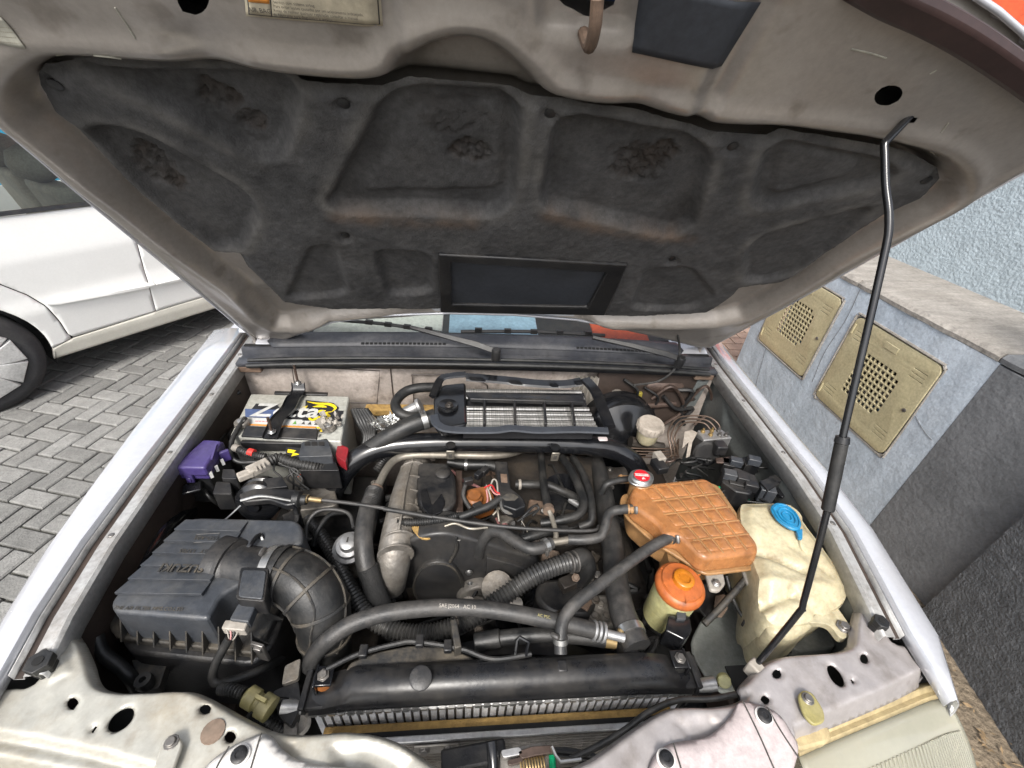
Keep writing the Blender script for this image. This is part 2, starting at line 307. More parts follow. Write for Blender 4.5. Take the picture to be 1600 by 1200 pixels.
def shape2d(name, outer, holes, frame, thick, m, parent=None, bevel=.0, ang=35, res=2):
    """flat sheet with real holes; outlines in the plane's own coordinates; frame = origin, x axis, y axis"""
    cu = bpy.data.curves.new('c', 'CURVE'); cu.dimensions = '2D'; cu.fill_mode = 'BOTH'; cu.extrude = thick/2; cu.bevel_depth = bevel; cu.bevel_resolution = res
    for pl in [outer]+list(holes):
        s = cu.splines.new('POLY'); s.points.add(len(pl)-1); s.use_cyclic_u = True
        for q, p in zip(s.points, pl): q.co = (p[0], p[1], 0, 1)
    o = bpy.data.objects.new('c', cu); me = bpy.data.meshes.new_from_object(o); bpy.data.objects.remove(o); bpy.data.curves.remove(cu)
    O, x, y = [np.array(q, float) for q in frame]; zz = np.cross(x, y)
    co = np.empty(len(me.vertices)*3); me.vertices.foreach_get('co', co); co = co.reshape(-1, 3)
    co = O+co[:, :1]*x+co[:, 1:2]*y+co[:, 2:3]*zz; me.vertices.foreach_set('co', co.ravel())
    bm = bmesh.new(); bm.from_mesh(me); bmesh.ops.remove_doubles(bm, verts=bm.verts, dist=1e-5); bmesh.ops.recalc_face_normals(bm, faces=bm.faces); bm.to_mesh(me); bm.free()
    return link(name, me, m, parent, ang=ang)
def text(name, body, O, x, y, size, m, parent, align='CENTER', th=0., sx=1., bold=0.):
    cu = bpy.data.curves.new('t', 'FONT'); cu.body = body; cu.size = size; cu.align_x = align; cu.align_y = 'CENTER'; cu.extrude = th; cu.resolution_u = 2; cu.offset = bold
    o = bpy.data.objects.new('t', cu); me = bpy.data.meshes.new_from_object(o); bpy.data.objects.remove(o); bpy.data.curves.remove(cu)
    O, x, y = np.array(O, float), nrm(x), nrm(y); zz = np.cross(x, y)
    co = np.empty(len(me.vertices)*3); me.vertices.foreach_get('co', co); co = co.reshape(-1, 3)
    co = O+co[:, :1]*x*sx+co[:, 1:2]*y+co[:, 2:3]*zz; me.vertices.foreach_set('co', co.ravel())
    return link(name, me, m, parent)
def psdf(P, poly):
    poly = np.array(poly, float); A = poly; B = np.roll(poly, -1, 0); d = np.full(len(P), 1e9); ins = np.zeros(len(P), bool)
    for a, b in zip(A, B):
        e = b-a; wv = P-a; t = np.clip((wv @ e)/(e @ e+1e-15), 0, 1); q = wv-t[:, None]*e; d = np.minimum(d, (q*q).sum(1))
        c1 = (a[1] <= P[:, 1]) != (b[1] <= P[:, 1]); xx = a[0]+(P[:, 1]-a[1])*(e[0])/(e[1] if abs(e[1]) > 1e-12 else 1e-12)
        ins ^= c1 & (P[:, 0] < xx)
    d = np.sqrt(d); return np.where(ins, -d, d)
def smooth_poly(pts, n=5):
    P = np.array(pts, float); N = len(P); out = []
    for i in range(N):
        a, b, c, d = P[i-1], P[i], P[(i+1) % N], P[(i+2) % N]
        for t in np.linspace(0, 1, n, endpoint=False): out.append(.5*((2*b)+(-a+c)*t+(2*a-5*b+4*c-d)*t*t+(-a+3*b-3*c+d)*t**3))
    return np.array(out)
def ell(c, a, b, rot=0, n=20): return [(c[0]+a*math.cos(t)*math.cos(rot)-b*math.sin(t)*math.sin(rot), c[1]+a*math.cos(t)*math.sin(rot)+b*math.sin(t)*math.cos(rot)) for t in np.linspace(0, 2*math.pi, n, endpoint=False)]
def ss(x, a, b): t = np.clip((x-a)/(b-a), 0, 1); return t*t*(3-2*t)
def sheet(name, outer, holes, fmap, cell, m, parent=None, attrs=None, solid=0., ang=60):
    outer = np.array(outer, float); lo, hi = outer.min(0)-cell, outer.max(0)+cell
    na, nb = int((hi[0]-lo[0])/cell)+2, int((hi[1]-lo[1])/cell)+2
    A, B = np.meshgrid(lo[0]+np.arange(na)*cell, lo[1]+np.arange(nb)*cell, indexing='ij'); P = np.stack([A.ravel(), B.ravel()], 1)
    def sd_(Q):
        d = psdf(Q, outer)
        for h in holes: d = np.maximum(d, -psdf(Q, h))
        return d
    d = sd_(P); idx = np.arange(na*nb).reshape(na, nb)
    F = np.stack([idx[:-1, :-1], idx[1:, :-1], idx[1:, 1:], idx[:-1, 1:]], -1).reshape(-1, 4)
    keep = (d[F] < -.25*cell).any(1); F = F[keep]; used = np.unique(F)
    mv = used[d[used] > -.25*cell]; Q = P[mv].copy(); e = cell*.02
    for it in range(3):
        dd = sd_(Q); gx = (sd_(Q+[e, 0])-dd)/e; gy = (sd_(Q+[0, e])-dd)/e; g = np.stack([gx, gy], 1); g /= np.linalg.norm(g, axis=1)[:, None]+1e-9; Q -= g*dd[:, None]
    P[mv] = Q; rem = np.full(na*nb, -1); rem[used] = np.arange(len(used)); P = P[used]; F = rem[F]
    X = fmap(P)
    me = bpy.data.meshes.new('m'); me.from_pydata(X.tolist(), [], F.tolist())
    if attrs:
        for k, fn in attrs.items():
            at = me.attributes.new(k, 'FLOAT', 'POINT'); at.data.foreach_set('value', fn(P).astype(np.float32))
    return link(name, me, m, parent, ang=ang, solid=solid)
def bolt_at(p, axis, r, m, parent, name='bolt', h=None):
    h = h or r*.9; b = MB(); b.lathe(p, axis, [(r*1.5, 0), (r*1.5, h*.25), (r*1.0, h*.25), (r*.95, h)], 6 if r > .006 else 10); return b.build(name, m, parent, bevel=r*.12, seg=1)
def hose(name, label, pts, r, m='rubber', group=None, cat='hose', parent=None, **k):
    path = [Z(*p) for p in pts]; o = MB().tube(path, r, n=k.pop('n', 14), **k).build(name, m, parent, ang=80)
    if parent is None: tag(o, label, cat, group)
    return o
# ================================================================== THE SETTING
def flat(name, x0, x1, y0, y1, z, m, kind='structure'):
    o = MB().add([(x0, y0, z), (x1, y0, z), (x1, y1, z), (x0, y1, z)], [(0, 1, 2, 3)]).build(name, m); o['kind'] = kind; return o
flat('ground', -150, 150, -150, 150, -.06, 'joint_sand')
PAVE = flat('pavement', -9, 1.28, -5, 9, -.016, 'joint_sand')
# herringbone concrete pavers, 18 x 9 cm modules
def paver_mesh(k, L=.171, W=.081, T=.05, m='paver'):
    r = np.random.default_rng(100+k); mb = MB(); j = lambda s: r.uniform(-s, s)
    x, y, c = L/2, W/2, .005
    top = [(-x+c+j(.0015), -y+c+j(.0015), j(.0012)), (x-c+j(.0015), -y+c+j(.0015), j(.0012)), (x-c+j(.0015), y-c+j(.0015), j(.0012)), (-x+c+j(.0015), y-c+j(.0015), j(.0012))]
    mid = [(-x, -y, -.005), (x, -y, -.005), (x, y, -.005), (-x, y, -.005)]; bot = [(a, b, -T) for a, b, _ in mid]
    mb.loft([bot, mid, top]); me = mb.mesh(); me.materials.append(MT[m]); return me
PM = [paver_mesh(k) for k in range(8)]
def projpx(p):
    d = np.asarray(p)-CP; z = d @ _fw
    return (800+FPX*(d @ _r)/z, 600-FPX*(d @ _u)/z, z)
U = .09; th = R_(-14); ex = np.array([math.cos(th), math.sin(th)]); ey = np.array([-math.sin(th), math.cos(th)])
cand = []
for i in range(-60, 61):
    for j in range(-60, 61):
        k = (i-j) % 4
        if k == 0: c = (i+1, j+.5); rot = 0
        elif k == 3: c = (i+.5, j+1); rot = math.pi/2
        else: continue
        p = np.array([-2.0, 1.5])+ex*c[0]*U+ey*c[1]*U
        if not (-6 < p[0] < 1.2 and -2 < p[1] < 6): continue
        q = projpx((p[0], p[1], 0)); vis = q[2] > .1 and -30 < q[0] < 420 and 440 < q[1] < 1010
        if vis:   # hidden by the near fender, or under the white car
            xe = np.interp(q[1], [505, 520, 664, 788, 856, 1000], [385, 372, 240, 148, 92, -10]); vis = q[0] < xe+14
            if q[1] < 548-(q[0]-80)*.3-8: vis = False
        cand.append((q[2] if vis else 1e6+np.hypot(p[0]+1.5, p[1]-1.5), p, rot))
cand.sort(key=lambda t: t[0])
shown = [t for t in cand if t[0] < 1e5][:300]; rest = cand[len(shown):]
for n_, (_, p, rot) in enumerate(shown):
    o = bpy.data.objects.new('paver', PM[n_*5 % 8]); COL.objects.link(o); o.parent = PAVE
    o.location = Vector((p[0], p[1], 0))-Vector(WLOC[PAVE])+Vector((0, 0, random.uniform(-.002, .002)))
    o.rotation_euler = (random.uniform(-.012, .012), random.uniform(-.012, .012), th+rot+random.choice((0, math.pi))+random.uniform(-.012, .012))
mb = MB()
for _, p, rot in rest:
    if np.hypot(p[0]+1.5, p[1]-1.5) < 4.5: mb.box((p[0], p[1], -.025+random.uniform(-.002, .002)), (.174, .0835, .05), th+rot)
o = mb.build('paver_field', 'paver', PAVE, ang=30); o['kind'] = 'stuff'
# reddish bricks on the far side of the meter wall
RED = flat('brick_path', .95, 6, 2.35, 9, -.012, 'joint_sand'); mb = MB()
for i in range(-2, 30):
    for j in range(0, 60):
        mb.box((1.05+i*.205+(j % 2)*.1, 2.42+j*.105, -.02), (.195, .096, .05))
o = mb.build('red_brick', 'paver_red', RED); o['kind'] = 'stuff'
flat('earth_strip', 1.29, 1.9, -4, 2.3, -.004, 'dirt')
mb = MB()
for k in range(900):
    x, y = random.uniform(1.3, 1.74), random.uniform(-.9, .9); a = random.uniform(0, 6.3); L = random.uniform(.005, .016); wv = L*random.uniform(.15, .5)
    d = np.array([math.cos(a), math.sin(a), random.uniform(-.2, .2)]); e = np.array([-math.sin(a), math.cos(a), random.uniform(-.3, .3)]); p = np.array([x, y, random.uniform(.003, .012)])
    mb.add([p-d*L, p-e*wv, p+d*L, p+e*wv], [(0, 1, 2, 3)])
o = mb.build('leaf_litter', 'leaf_litter'); o['kind'] = 'stuff'
tag(o, 'dry brown leaf litter and twigs on the earth by the dark wall', None); o['category'] = 'leaf litter'
# ---- low masonry wall with two meter doors
WALL = thing('low_wall', 'low blue grey masonry wall with worn concrete top and two gold meter doors', 'wall')
fr = ((1.89, 0, 0), (0, 1, 0), (0, 0, 1))
DOORS = ((1.05, .375, .48, .475), (1.665, .40, .475, .475))
def rrect(x, y, wd, h, r=.03, n=4): return [tuple(p[:2]) for p in rpoly([(x, y, 0), (x+wd, y, 0), (x+wd, y+h, 0), (x, y+h, 0)], r, n)]
shape2d('wall_face', [(.9, -.05), (2.26, -.05), (2.26, .965), (.9, .965)], [rrect(x-.008, z-.008, wd+.016, h+.016) for x, z, wd, h in DOORS], fr, .06, 'wall_blue', WALL)
MB().box((2.10, 1.58, .45), (.02, 1.35, 1.0)).build('niche_back', 'dark_void', WALL)
MB().box((2.02, 1.36, .25), (.12, .1, .4)).box((2.02, 1.95, .3), (.12, .1, .4)).build('meter_body', 'window_blue', WALL, bevel=.01)
mb = MB()
for k in range(14): mb.tube([(1.97, 1.1+random.random()*.4+(.6 if k > 7 else 0), .3+.4*random.random()), (1.96, 1.15+random.random()*.35+(.6 if k > 7 else 0), .35+.4*random.random()), (1.98, 1.1+random.random()*.4+(.6 if k > 7 else 0), .3+.4*random.random())], .008)
mb.build('meter_pipe', 'dirty_white', WALL)
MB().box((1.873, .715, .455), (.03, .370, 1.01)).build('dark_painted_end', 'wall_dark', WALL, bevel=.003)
# worn top slab with broken edge, in cast lengths
for y0, y1 in ((.53, .905), (.91, 1.62), (1.625, 2.27)):
    n = 14; top = []; ys = np.linspace(y0, y1, n); fr_ = [1.852+.006*random.random() for _ in ys]
    prof = [[(fx+.002, y, .967), (fx, y, .985), (fx+.012+.004*random.random(), y, 1.0), (2.42, y, 1.006), (2.42, y, .967)] for fx, y in zip(fr_, ys)]
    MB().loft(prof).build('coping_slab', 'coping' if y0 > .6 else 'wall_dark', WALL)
def grille_door(x, z, wd, h):
    holes = []; cx, cz = x+wd/2, z+h/2
    nn = 9; pit = .0262; hw = .0118
    for i in range(nn):
        for j in range(nn):
            if (i, j) in ((0, 0), (8, 8), (0, 8)): continue
            a, b = cx+(i-(nn-1)/2)*pit, cz+(j-(nn-1)/2)*pit; holes.append([(a-hw, b-hw), (a+hw, b-hw), (a+hw, b+hw), (a-hw, b+hw)])
    for sx in (-1, 1):
        for sz in (-1, 1):
            for k in range(3):
                a, b = cx+sx*wd*.36, cz+sz*h*.33+(k-1)*.020; holes.append([(a-.036, b-.0038), (a+.036, b-.0038), (a+.036, b+.0038), (a-.036, b+.0038)])
    d = shape2d('meter_door', rrect(x, z, wd, h, .035, 5), holes, ((1.861, 0, 0), (0, 1, 0), (0, 0, 1)), .006, 'gold_paint', WALL, bevel=.003)
    d['label'] = 'gold painted perforated metal meter door'
    MB().box((1.856, cx, z+h*.91), (.007, .075, .03)).build('name_plate', 'gold_paint', d, bevel=.002)
    MB().lathe((1.856, x+.03, cz), (-1, 0, 0), [(.009, -.002), (.009, .005), (.006, .006), (.002, .006), (.002, .002)], 14).build('lock', 'bolt', d)
    for zz in (z+.06, z+h-.06): MB().cyl((1.855, x+wd-.012, zz-.025), (1.855, x+wd-.012, zz+.025), .006).build('hinge', 'gold_paint', d)
    # mortar rim around the frame, slightly broken
    mb = MB(); loop = [(1.862, a, b) for a, b in rrect(x-.012, z-.012, wd+.024, h+.024, .04, 5)]; P = np.array(loop+[loop[0], loop[1]]); P += rng.normal(0, .0025, P.shape)
    mb.tube(P, .0065, n=6, sub=2); mb.build('mortar_rim', 'coping', d)
for dd in DOORS: grille_door(*dd)
# cracks and plaster edge relief
mb = MB()
for pts in ([(2.16, .9), (2.10, .78), (2.12, .66), (2.05, .5), (2.03, .35), (1.98, .12)], [(1.03, .62), (.99, .60), (.95, .585), (.92, .58)], [(1.6, .96), (1.59, .8), (1.61, .6), (1.59, .42)]):
    mb.tube([(1.8592, a, b) for a, b in pts], .0016, n=5)
mb.build('plaster_crack', 'wall_dark', WALL)
# ---- the tall stucco wall behind and the rough dark wall beside the car
def rough_wall(name, p0, p1, zt, thick, m, label, amp, cell):
    p0 = np.array(p0, float); p1 = np.array(p1, float); L = np.linalg.norm(p1-p0); d = (p1-p0)/L; nrm_ = np.array([d[1], -d[0]])
    def f(P):
        X = p0+P[:, :1]*d; h = rng.normal(0, amp, len(P)); return np.column_stack([X+nrm_*h[:, None], P[:, 1]])
    root = thing(name, label, 'wall')
    sheet('plaster', [(0, -.05), (L, -.05), (L, zt), (0, zt)], [], f, cell, m, root, ang=180)
    c = (p0+p1)/2-nrm_*(thick/2+.01)
    MB().box((c[0], c[1], zt/2-.025), (L, thick, zt+.05), math.atan2(d[1], d[0])).build('masonry', 'coping', root)
    return root
rough_wall('stucco_wall', (2.36, 2.6), (2.36, .2), 2.05, .2, 'stucco_blue', 'tall pale blue stucco wall rising behind the low meter wall', .0009, .02)
rough_wall('rough_wall', (1.824, .526), (1.60, -.55), 1.9, .2, 'wall_rough', 'dark grey rough plaster wall standing beside the front fender', .0012, .012)
MB().box((1.812, .5, .62), (.02, .035, .03), rz=.2).build('plaster_chip', 'coping', bpy.data.objects['rough_wall'])
# ---- far buildings (reflected in the windscreen, seen past the hood)
def building(name, label, x0, x1, y, zt, m, wins):
    r = thing(name, label, 'building'); MB().box(((x0+x1)/2, y+2, zt/2), (x1-x0, 4, zt)).build('wall', m, r)
    MB().box(((x0+x1)/2, y+2, zt+.1), (x1-x0+.3, 4.3, .2)).build('roof', 'coping', r)
    for i in range(wins):
        for z in (1.6, 4.4):
            cx = x0+(i+.5)*(x1-x0)/wins; MB().box((cx, y-.02, z), (1.2, .08, 1.3)).build('window_frame', 'white', r); MB().box((cx, y-.05, z), (1.05, .06, 1.15)).build('pane', 'window_blue', r)
    return r
building('house', 'cream house with blue tinted windows standing behind the parked cars', -9, 4.2, 13, 6.2, 'cream_wall', 5)
building('orange_house', 'orange painted house standing behind the stucco wall', 4.4, 14, 9, 6.5, 'orange_wall', 3)
# ================================================================== WHITE CAR
WC = thing('parked_car', 'white parked car with silver wheel cover and body moulding on grey pavers', 'car')
wn = np.array([.8, -.6, 0]); wd_ = np.array([.6, .8, 0]); wO = np.array([-2.42, 2.04, 0])
def woff(z): return np.interp(z, [.18, .26, .40, .48, .56, .75, .96, 1.02, 1.45], [-.035, -.012, .0, .008, -.004, -.002, -.03, -.05, -.24])
def WPt(s, z, off=0.): return wO+wd_*s+wn*(woff(z)+off)+np.array([0, 0, z])
def wmap(off=0.):
    def f(P): return wO+wd_*P[:, :1]+wn*(woff(P[:, 1])+off)[:, None]+np.array([0, 0, 1.])*P[:, 1:2]
    return f
arch = ell((-.325, .29), .335, .335, n=40); arch2 = ell((2.15, .29), .335, .335, n=40)
def inset(poly, d):
    P = np.array(poly, float); c = P.mean(0); out = []
    for i in range(len(P)):
        a, b, c_ = P[i-1], P[i], P[(i+1) % len(P)]; t = nrm(nrm(b-a)+nrm(c_-b)); n_ = np.array([-t[1], t[0]]); out.append(b+n_*d)
    return np.array(out)
rdoor = [(.115, .285), (.55, .297), (.565, .48), (.60, .79), (.622, .962), (-.13, .962), (-.105, .78), (-.045, .66), (.03, .575), (.072, .50), (.092, .40), (.098, .31)]
fdoor = [(.55, .297), (1.60, .31), (1.66, .5), (1.60, .962), (.622, .962), (.60, .79), (.565, .48)]
rq = [(-1.05, .30), (.0, .255), (.115, .283), (.098, .31), (.092, .40), (.072, .50), (.03, .575), (-.045, .66), (-.105, .78), (-.13, .962), (-.9, .962), (-1.08, .8)]
ff = [(1.60, .31), (2.85, .30), (2.9, .7), (2.7, .85), (1.60, .962), (1.66, .5)]
for nm, pl, hs in (('rear_door', rdoor, []), ('front_door', fdoor, []), ('rear_quarter', rq, [arch]), ('front_wing', ff, [arch2])):
    sheet(nm, inset(pl, .0028), hs, wmap(), .02, 'white_paint', WC, solid=.012)
sheet('sill', [(-.02, .185), (1.85, .19), (1.85, .307), (1.6, .307), (.55, .294), (.115, .28), (.0, .25)], [arch], wmap(-.001), .015, 'white_sill', WC, solid=.01)
sheet('inner_structure', [(-1.05, .2), (2.85, .2), (2.85, .8), (1.6, .955), (-1.0, .955)], [ell((-.325, .29), .34, .34, n=40), ell((2.15, .29), .34, .34, n=40)], wmap(-.02), .05, 'dark_void', WC)
for s0, s1 in ((.078, .588), (.598, 1.55)):
    z0, z1 = .513-.02*(s0-.08), .513-.05*(s1-.08) if s1 < 1 else .44
    z0, z1 = np.interp(s0, [.08, .6, 1.6], [.517, .478, .455]), np.interp(s1, [.08, .6, 1.6], [.517, .478, .455])
    mb = MB(); rings = []
    for s in np.linspace(s0, s1, 12):
        z = z0+(z1-z0)*(s-s0)/(s1-s0); k = .55 if s in (s0, s1) else 1.
        rings.append([WPt(s, z-.016*k, 0), WPt(s, z-.015*k, .018), WPt(s, z+.0*k, .020), WPt(s, z+.014*k, .012), WPt(s, z+.016*k, 0)])
    mb.loft(rings); mb.build('body_moulding', 'white_paint', WC)
# belt seal, window glass, roof, pillars, interior
mb = MB(); mb.loft([[WPt(s, .964, -.002), WPt(s, .966, .010), WPt(s, .982, .008), WPt(s, .984, -.01)] for s in np.linspace(-.75, 1.6, 10)]); mb.build('belt_seal', 'black_plastic', WC)
sheet('side_window', [(-.55, .985), (1.45, .985), (.8, 1.36), (-.35, 1.36)], [], wmap(-.012), .06, 'glass', WC)
for a, b in (((-.9, .965), (-.35, 1.38)), ((.60, .965), (.60, 1.38)), ((1.62, .965), (.82, 1.38))):
    MB().loft([[WPt(s+k, z, -.0) for k in (-.03, .03)]+[WPt(s+k, z, -.05) for k in (.03, -.03)] for s, z in (a, b)]).build('pillar', 'white_paint' if a[0] != .60 else 'black_plastic', WC, bevel=.006)
mb = MB(); mb.loft([[WPt(s, 1.36+zz, -.01-o_) for zz, o_ in ((0, 0), (.05, .06), (.08, .3), (.08, .7), (.05, .95), (0, 1.0))]+[WPt(s, 1.34, -1.0), WPt(s, 1.34, -.03)] for s in (-.5, -.2, .3, .9)]); mb.build('roof', 'white_paint', WC)
WIDTH = 1.55
mb = MB(); mb.loft([[WPt(s, z, -WIDTH+2*abs(woff(z))*0) for z in (.2, .5, .84)]+[WPt(s, .84, -WIDTH+.03), WPt(s, .2, -WIDTH+.03)] for s in (-1.0, .5, 2.8)]); mb.build('far_side', 'white_paint', WC)
MB().loft([[WPt(s, .3, -.08), WPt(s, .3, -WIDTH+.04), WPt(s, .35, -WIDTH+.04), WPt(s, .35, -.08)] for s in (-1.0, 2.8)]).build('cabin_floor', 'dark_void', WC)
MB().loft([[WPt(s, z, -.1), WPt(s, z, -WIDTH+.1)][::1]+[WPt(s-.06, z, -WIDTH+.1), WPt(s-.06, z, -.1)] for s, z in ((1.7, .5), (1.75, 1.0))]).build('dashboard', 'black_plastic', WC)
SEAT1 = .40
for o_ in (-.45, -1.1):
    for s in (SEAT1, .98):
        MB().loft([[WPt(s0, z, o_+.24), WPt(s0, z, o_-.24), WPt(s0+.14, z, o_-.24), WPt(s0+.14, z, o_+.24)] for s0, z in ((s+.12, .4), (s+.03, .75), (s-.02, 1.02))]).build('seat_back', 'seat', WC, bevel=.04, seg=3)
        MB().lathe(WPt(s+.03, 1.02, o_), (0, 0, 1), [(.03, 0), (.105, .04), (.125, .10), (.105, .165), (.04, .20)], 18).build('headrest', 'seat', WC, ang=80)
MB().loft([[WPt(s, .72, -.12), WPt(s, .72, -WIDTH+.12), WPt(s, .9, -WIDTH+.12), WPt(s, .9, -.12)] for s in (-.75, -.3)]).build('parcel_shelf', 'seat', WC, bevel=.02)
def wheel(parent, s, r=.29):
    c = WPt(s, r, 0)*1.; c = wO+wd_*s+wn*(-.055)+np.array([0, 0, r-.004])
    t = MB(); t.lathe(c-wn*.11, wn, [(r*.66, 0), (r*.93, .0), (r, .03), (r, .135), (r*.95, .165), (r*.80, .178), (r*.655, .172), (r*.64, .10)], 48); ty = t.build('tyre', 'tyre', parent, ang=50)
    rim = MB().lathe(c-wn*.05, wn, [(r*.64, 0), (r*.66, .11), (r*.63, .112), (r*.58, .06), (.02, .05), (.02, 0)], 40).build('rim', 'black_plastic', ty, ang=40)
    a0 = nrm(np.cross(wn, (0, 0, 1))); b0 = np.array([0, 0, 1.])
    for k in range(9):
        an = k*2*math.pi/9+.2; e = a0*math.cos(an)+b0*math.sin(an); f = -a0*math.sin(an)+b0*math.cos(an)
        MB().loft([[c+e*rr+f*wv+wn*hh, c+e*rr-f*wv+wn*hh, c+e*rr-f*wv*1.1+wn*(hh-.02), c+e*rr+f*wv*1.1+wn*(hh-.02)] for rr, wv, hh in ((.03, .014, .072), (.08, .030, .082), (.14, .048, .084), (r*.67, .062, .076))]).build('spoke', 'wheel_silver', ty, bevel=.004)
    MB().lathe(c+wn*.03, wn, [(.05, 0), (.05, .035), (.03, .042), (.0, .043)], 20).build('hub_cap', 'wheel_silver', ty)
wheel(WC, -.31); wheel(WC, 2.15)
mb = MB(); mb.loft([[wO+wd_*(-.325+.345*math.cos(t))+wn*o_+np.array([0, 0, .29+.345*math.sin(t)]) for t in np.linspace(-.4, math.pi+.4, 16)] for o_ in (-.02, -.35)], closed=False); mb.build('wheel_well', 'dark_void', WC)
# blue car beyond it, seen through its windows
BC = thing('blue_car', 'bright blue car seen through the windows of the white car', 'car')
def BP(s, z, o_): return wO+wd_*s+wn*o_+np.array([0, 0, z])
prof = [(-2, .25), (2.2, .25), (2.25, .6), (2.1, .85), (1.1, 1.0), (.3, 1.55), (-1.4, 1.6), (-2.05, 1.0)]
MB().prism([BP(s+1.2, z, -3.2) for s, z in prof], wn*-1.6).build('body', 'blue_paint', BC, bevel=.06, seg=3)
for a, b in ((-1.1, -.35), (-.25, .35)): MB().prism([BP(1.2+a, 1.05, -3.195), BP(1.2+b+.2, 1.05, -3.195), BP(1.2+b, 1.45, -3.195), BP(1.2+a, 1.45, -3.195)], wn*.005).build('window', 'wind_glass', BC)
for s in (-1.3, 1.4): MB().lathe(BP(1.2+s, .3, -3.32), wn, [(.1, 0), (.3, 0), (.3, .17), (.18, .18), (.1, .12)], 24).build('wheel', 'tyre', BC)
# ================================================================== SILVER CAR: BODY
CAR = thing('silver_car', 'silver car with its hood propped open over a crowded engine bay', 'car')
# ---- fenders, lofted from the inner rail outwards (y, then x/z offsets from the rail line)
def fender(side):
    ys = np.array([-.095, -.05, 0., .08, .2, .35, .5, .65, .8, .92])
    if side < 0:
        xi = np.interp(ys, [-.115, 0, .06, .16, .45, .78, .92], [-.64, -.648, -.660, -.672, -.676, -.684, -.69])
        w_ = np.interp(ys, [-.115, 0, .1, .5, .92], [.085, .085, .092, .122, .13])
    else:
        xi = np.interp(ys, [-.115, 0, .06, .12, .25, .45, .78, .92], [.648, .652, .662, .682, .700, .702, .700, .705])
        w_ = np.interp(ys, [-.115, -.05, 0, .18, .5, .92], [.046, .076, .098, .090, .082, .085])
    zi = np.interp(ys, [-.115, 0, .3, .92], [.925, .942, .968, 1.0])
    k = 1 if side > 0 else -1
    # painted outer skin: lip, crown, then down the side
    rings = []
    for y, x, ww, z in zip(ys, xi, w_, zi):
        g = .045 if side < 0 else .040
        prof = [(g, -.006), (g, .010), (g+.004, .016), (g+(ww-g)*.45, .018), (ww, .008), (ww+.012, -.004), (ww+.026, -.035), (ww+.04, -.10), (ww+.06, -.22), (ww+.062, -.42), (ww+.05, -.55)]
        rings.append([(x+k*dx, y, z+dz) for dx, dz in prof])
    MB().loft(rings, closed=False).build('fender', 'silver_paint', CAR, ang=40, solid=.0015)
    # rail flange with gutter
    sel = ys >= 0.
    rings = []
    for y, x, z in zip(ys[sel], xi[sel], zi[sel]):
        g = .045 if side < 0 else .040
        prof = [(0, -.035), (0, .002), (.003, .005), (.006, .002), (g*.55, 0), (g*.62, -.008), (g-.002, -.008), (g-.001, .006)]
        rings.append([(x+k*dx, y, z+dz) for dx, dz in prof])
    rail = MB().loft(rings, closed=False).build('fender_rail', 'rail_paint', CAR, ang=30, solid=.002)
    g = .045 if side < 0 else .040
    MB().loft([[(x+k*g*.58, y, z-.0055), (x+k*(g-.004), y, z-.0055)] for y, x, z in zip(ys[sel], xi[sel], zi[sel])], closed=False).build('gutter_seal', 'bay_dark', CAR)
    for y in (.03, .22, .42, .62, .80):
        x = np.interp(y, ys, xi)+k*.014*(.022/.022 if side > 0 else 1.1); z = np.interp(y, ys, zi)
        bolt_at((x, y, z+.001), (0, 0, 1), .0050, 'bolt', rail, 'screw', .004)
    for y in (.06, .30, .52, .72):
        x = np.interp(y, ys, xi)+k*.013; z = np.interp(y, ys, zi); MB().lathe((x, y, z-.002), (0, 0, 1), [(.004, 0), (.004, .0035), (.003, .0036)], 10).build('rail_hole', 'dark_void', rail)
    # inner wing wall
    def f(P):
        X = np.interp(P[:, 0], ys, xi)+k*(.004+.05*ss(.98-P[:, 1]-.1, 0, .25)); r = .004*np.sin(P[:, 0]*23)*np.sin(P[:, 1]*19)
        # pressed stiffening panel
        d = psdf(P, [(.36, .84), (.62, .86), (.66, .93), (.40, .915)]); X = X+k*.012*ss(-d, -.006, .012)*(1 if side > 0 else .4)
        return np.column_stack([X+r, P[:, 0], P[:, 1]])
    zc = lambda y: np.interp(y, ys, zi)-.03
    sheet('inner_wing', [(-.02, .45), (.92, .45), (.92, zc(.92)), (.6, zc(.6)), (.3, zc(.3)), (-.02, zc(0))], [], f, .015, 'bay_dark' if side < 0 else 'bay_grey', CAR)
    return xi, zi, ys
FL = fender(-1); FR_ = fender(1)
for k in (-1, 1):      # front wheels under the fenders
    c = np.array([k*.70, .34, .33]); t = MB().lathe(c-np.array([k*.1, 0, 0]), (k, 0, 0), [(.2, 0), (.31, 0), (.33, .03), (.33, .17), (.31, .2), (.21, .2), (.2, .1)], 36).build('wheel', 'tyre', CAR, ang=50)
    MB().lathe(c, (k, 0, 0), [(.2, 0), (.2, .09), (.17, .06), (.05, .08), (.0, .085)], 30).build('rim', 'wheel_silver', t)
# cabin sides behind the hood
for k in (-1, 1):
    MB().loft([[(k*(.80), y, .42), (k*.83, y, .6), (k*.82, y, .85), (k*.79, y, 1.0), (k*.74, y, 1.0), (k*.74, y, .42)] for y in (.935, 1.4, 3.2)]).build('door_side', 'silver_paint', CAR, ang=40)
    MB().loft([[(k*x, y, z), (k*(x-.06), y, z), (k*(x-.06), y+.06, z+.01), (k*x, y+.06, z+.01)] for x, y, z in ((.74, .88, 1.02), (.67, 1.4, 1.33), (.62, 1.77, 1.53))]).build('windscreen_pillar', 'silver_paint', CAR, bevel=.008)
MB().loft([[(-.6, y, 1.53), (-.55, y, 1.58), (0, y, 1.61), (.55, y, 1.58), (.6, y, 1.53)] for y in (1.70, 2.4, 3.2)], closed=False).build('roof', 'silver_paint', CAR, solid=.02)
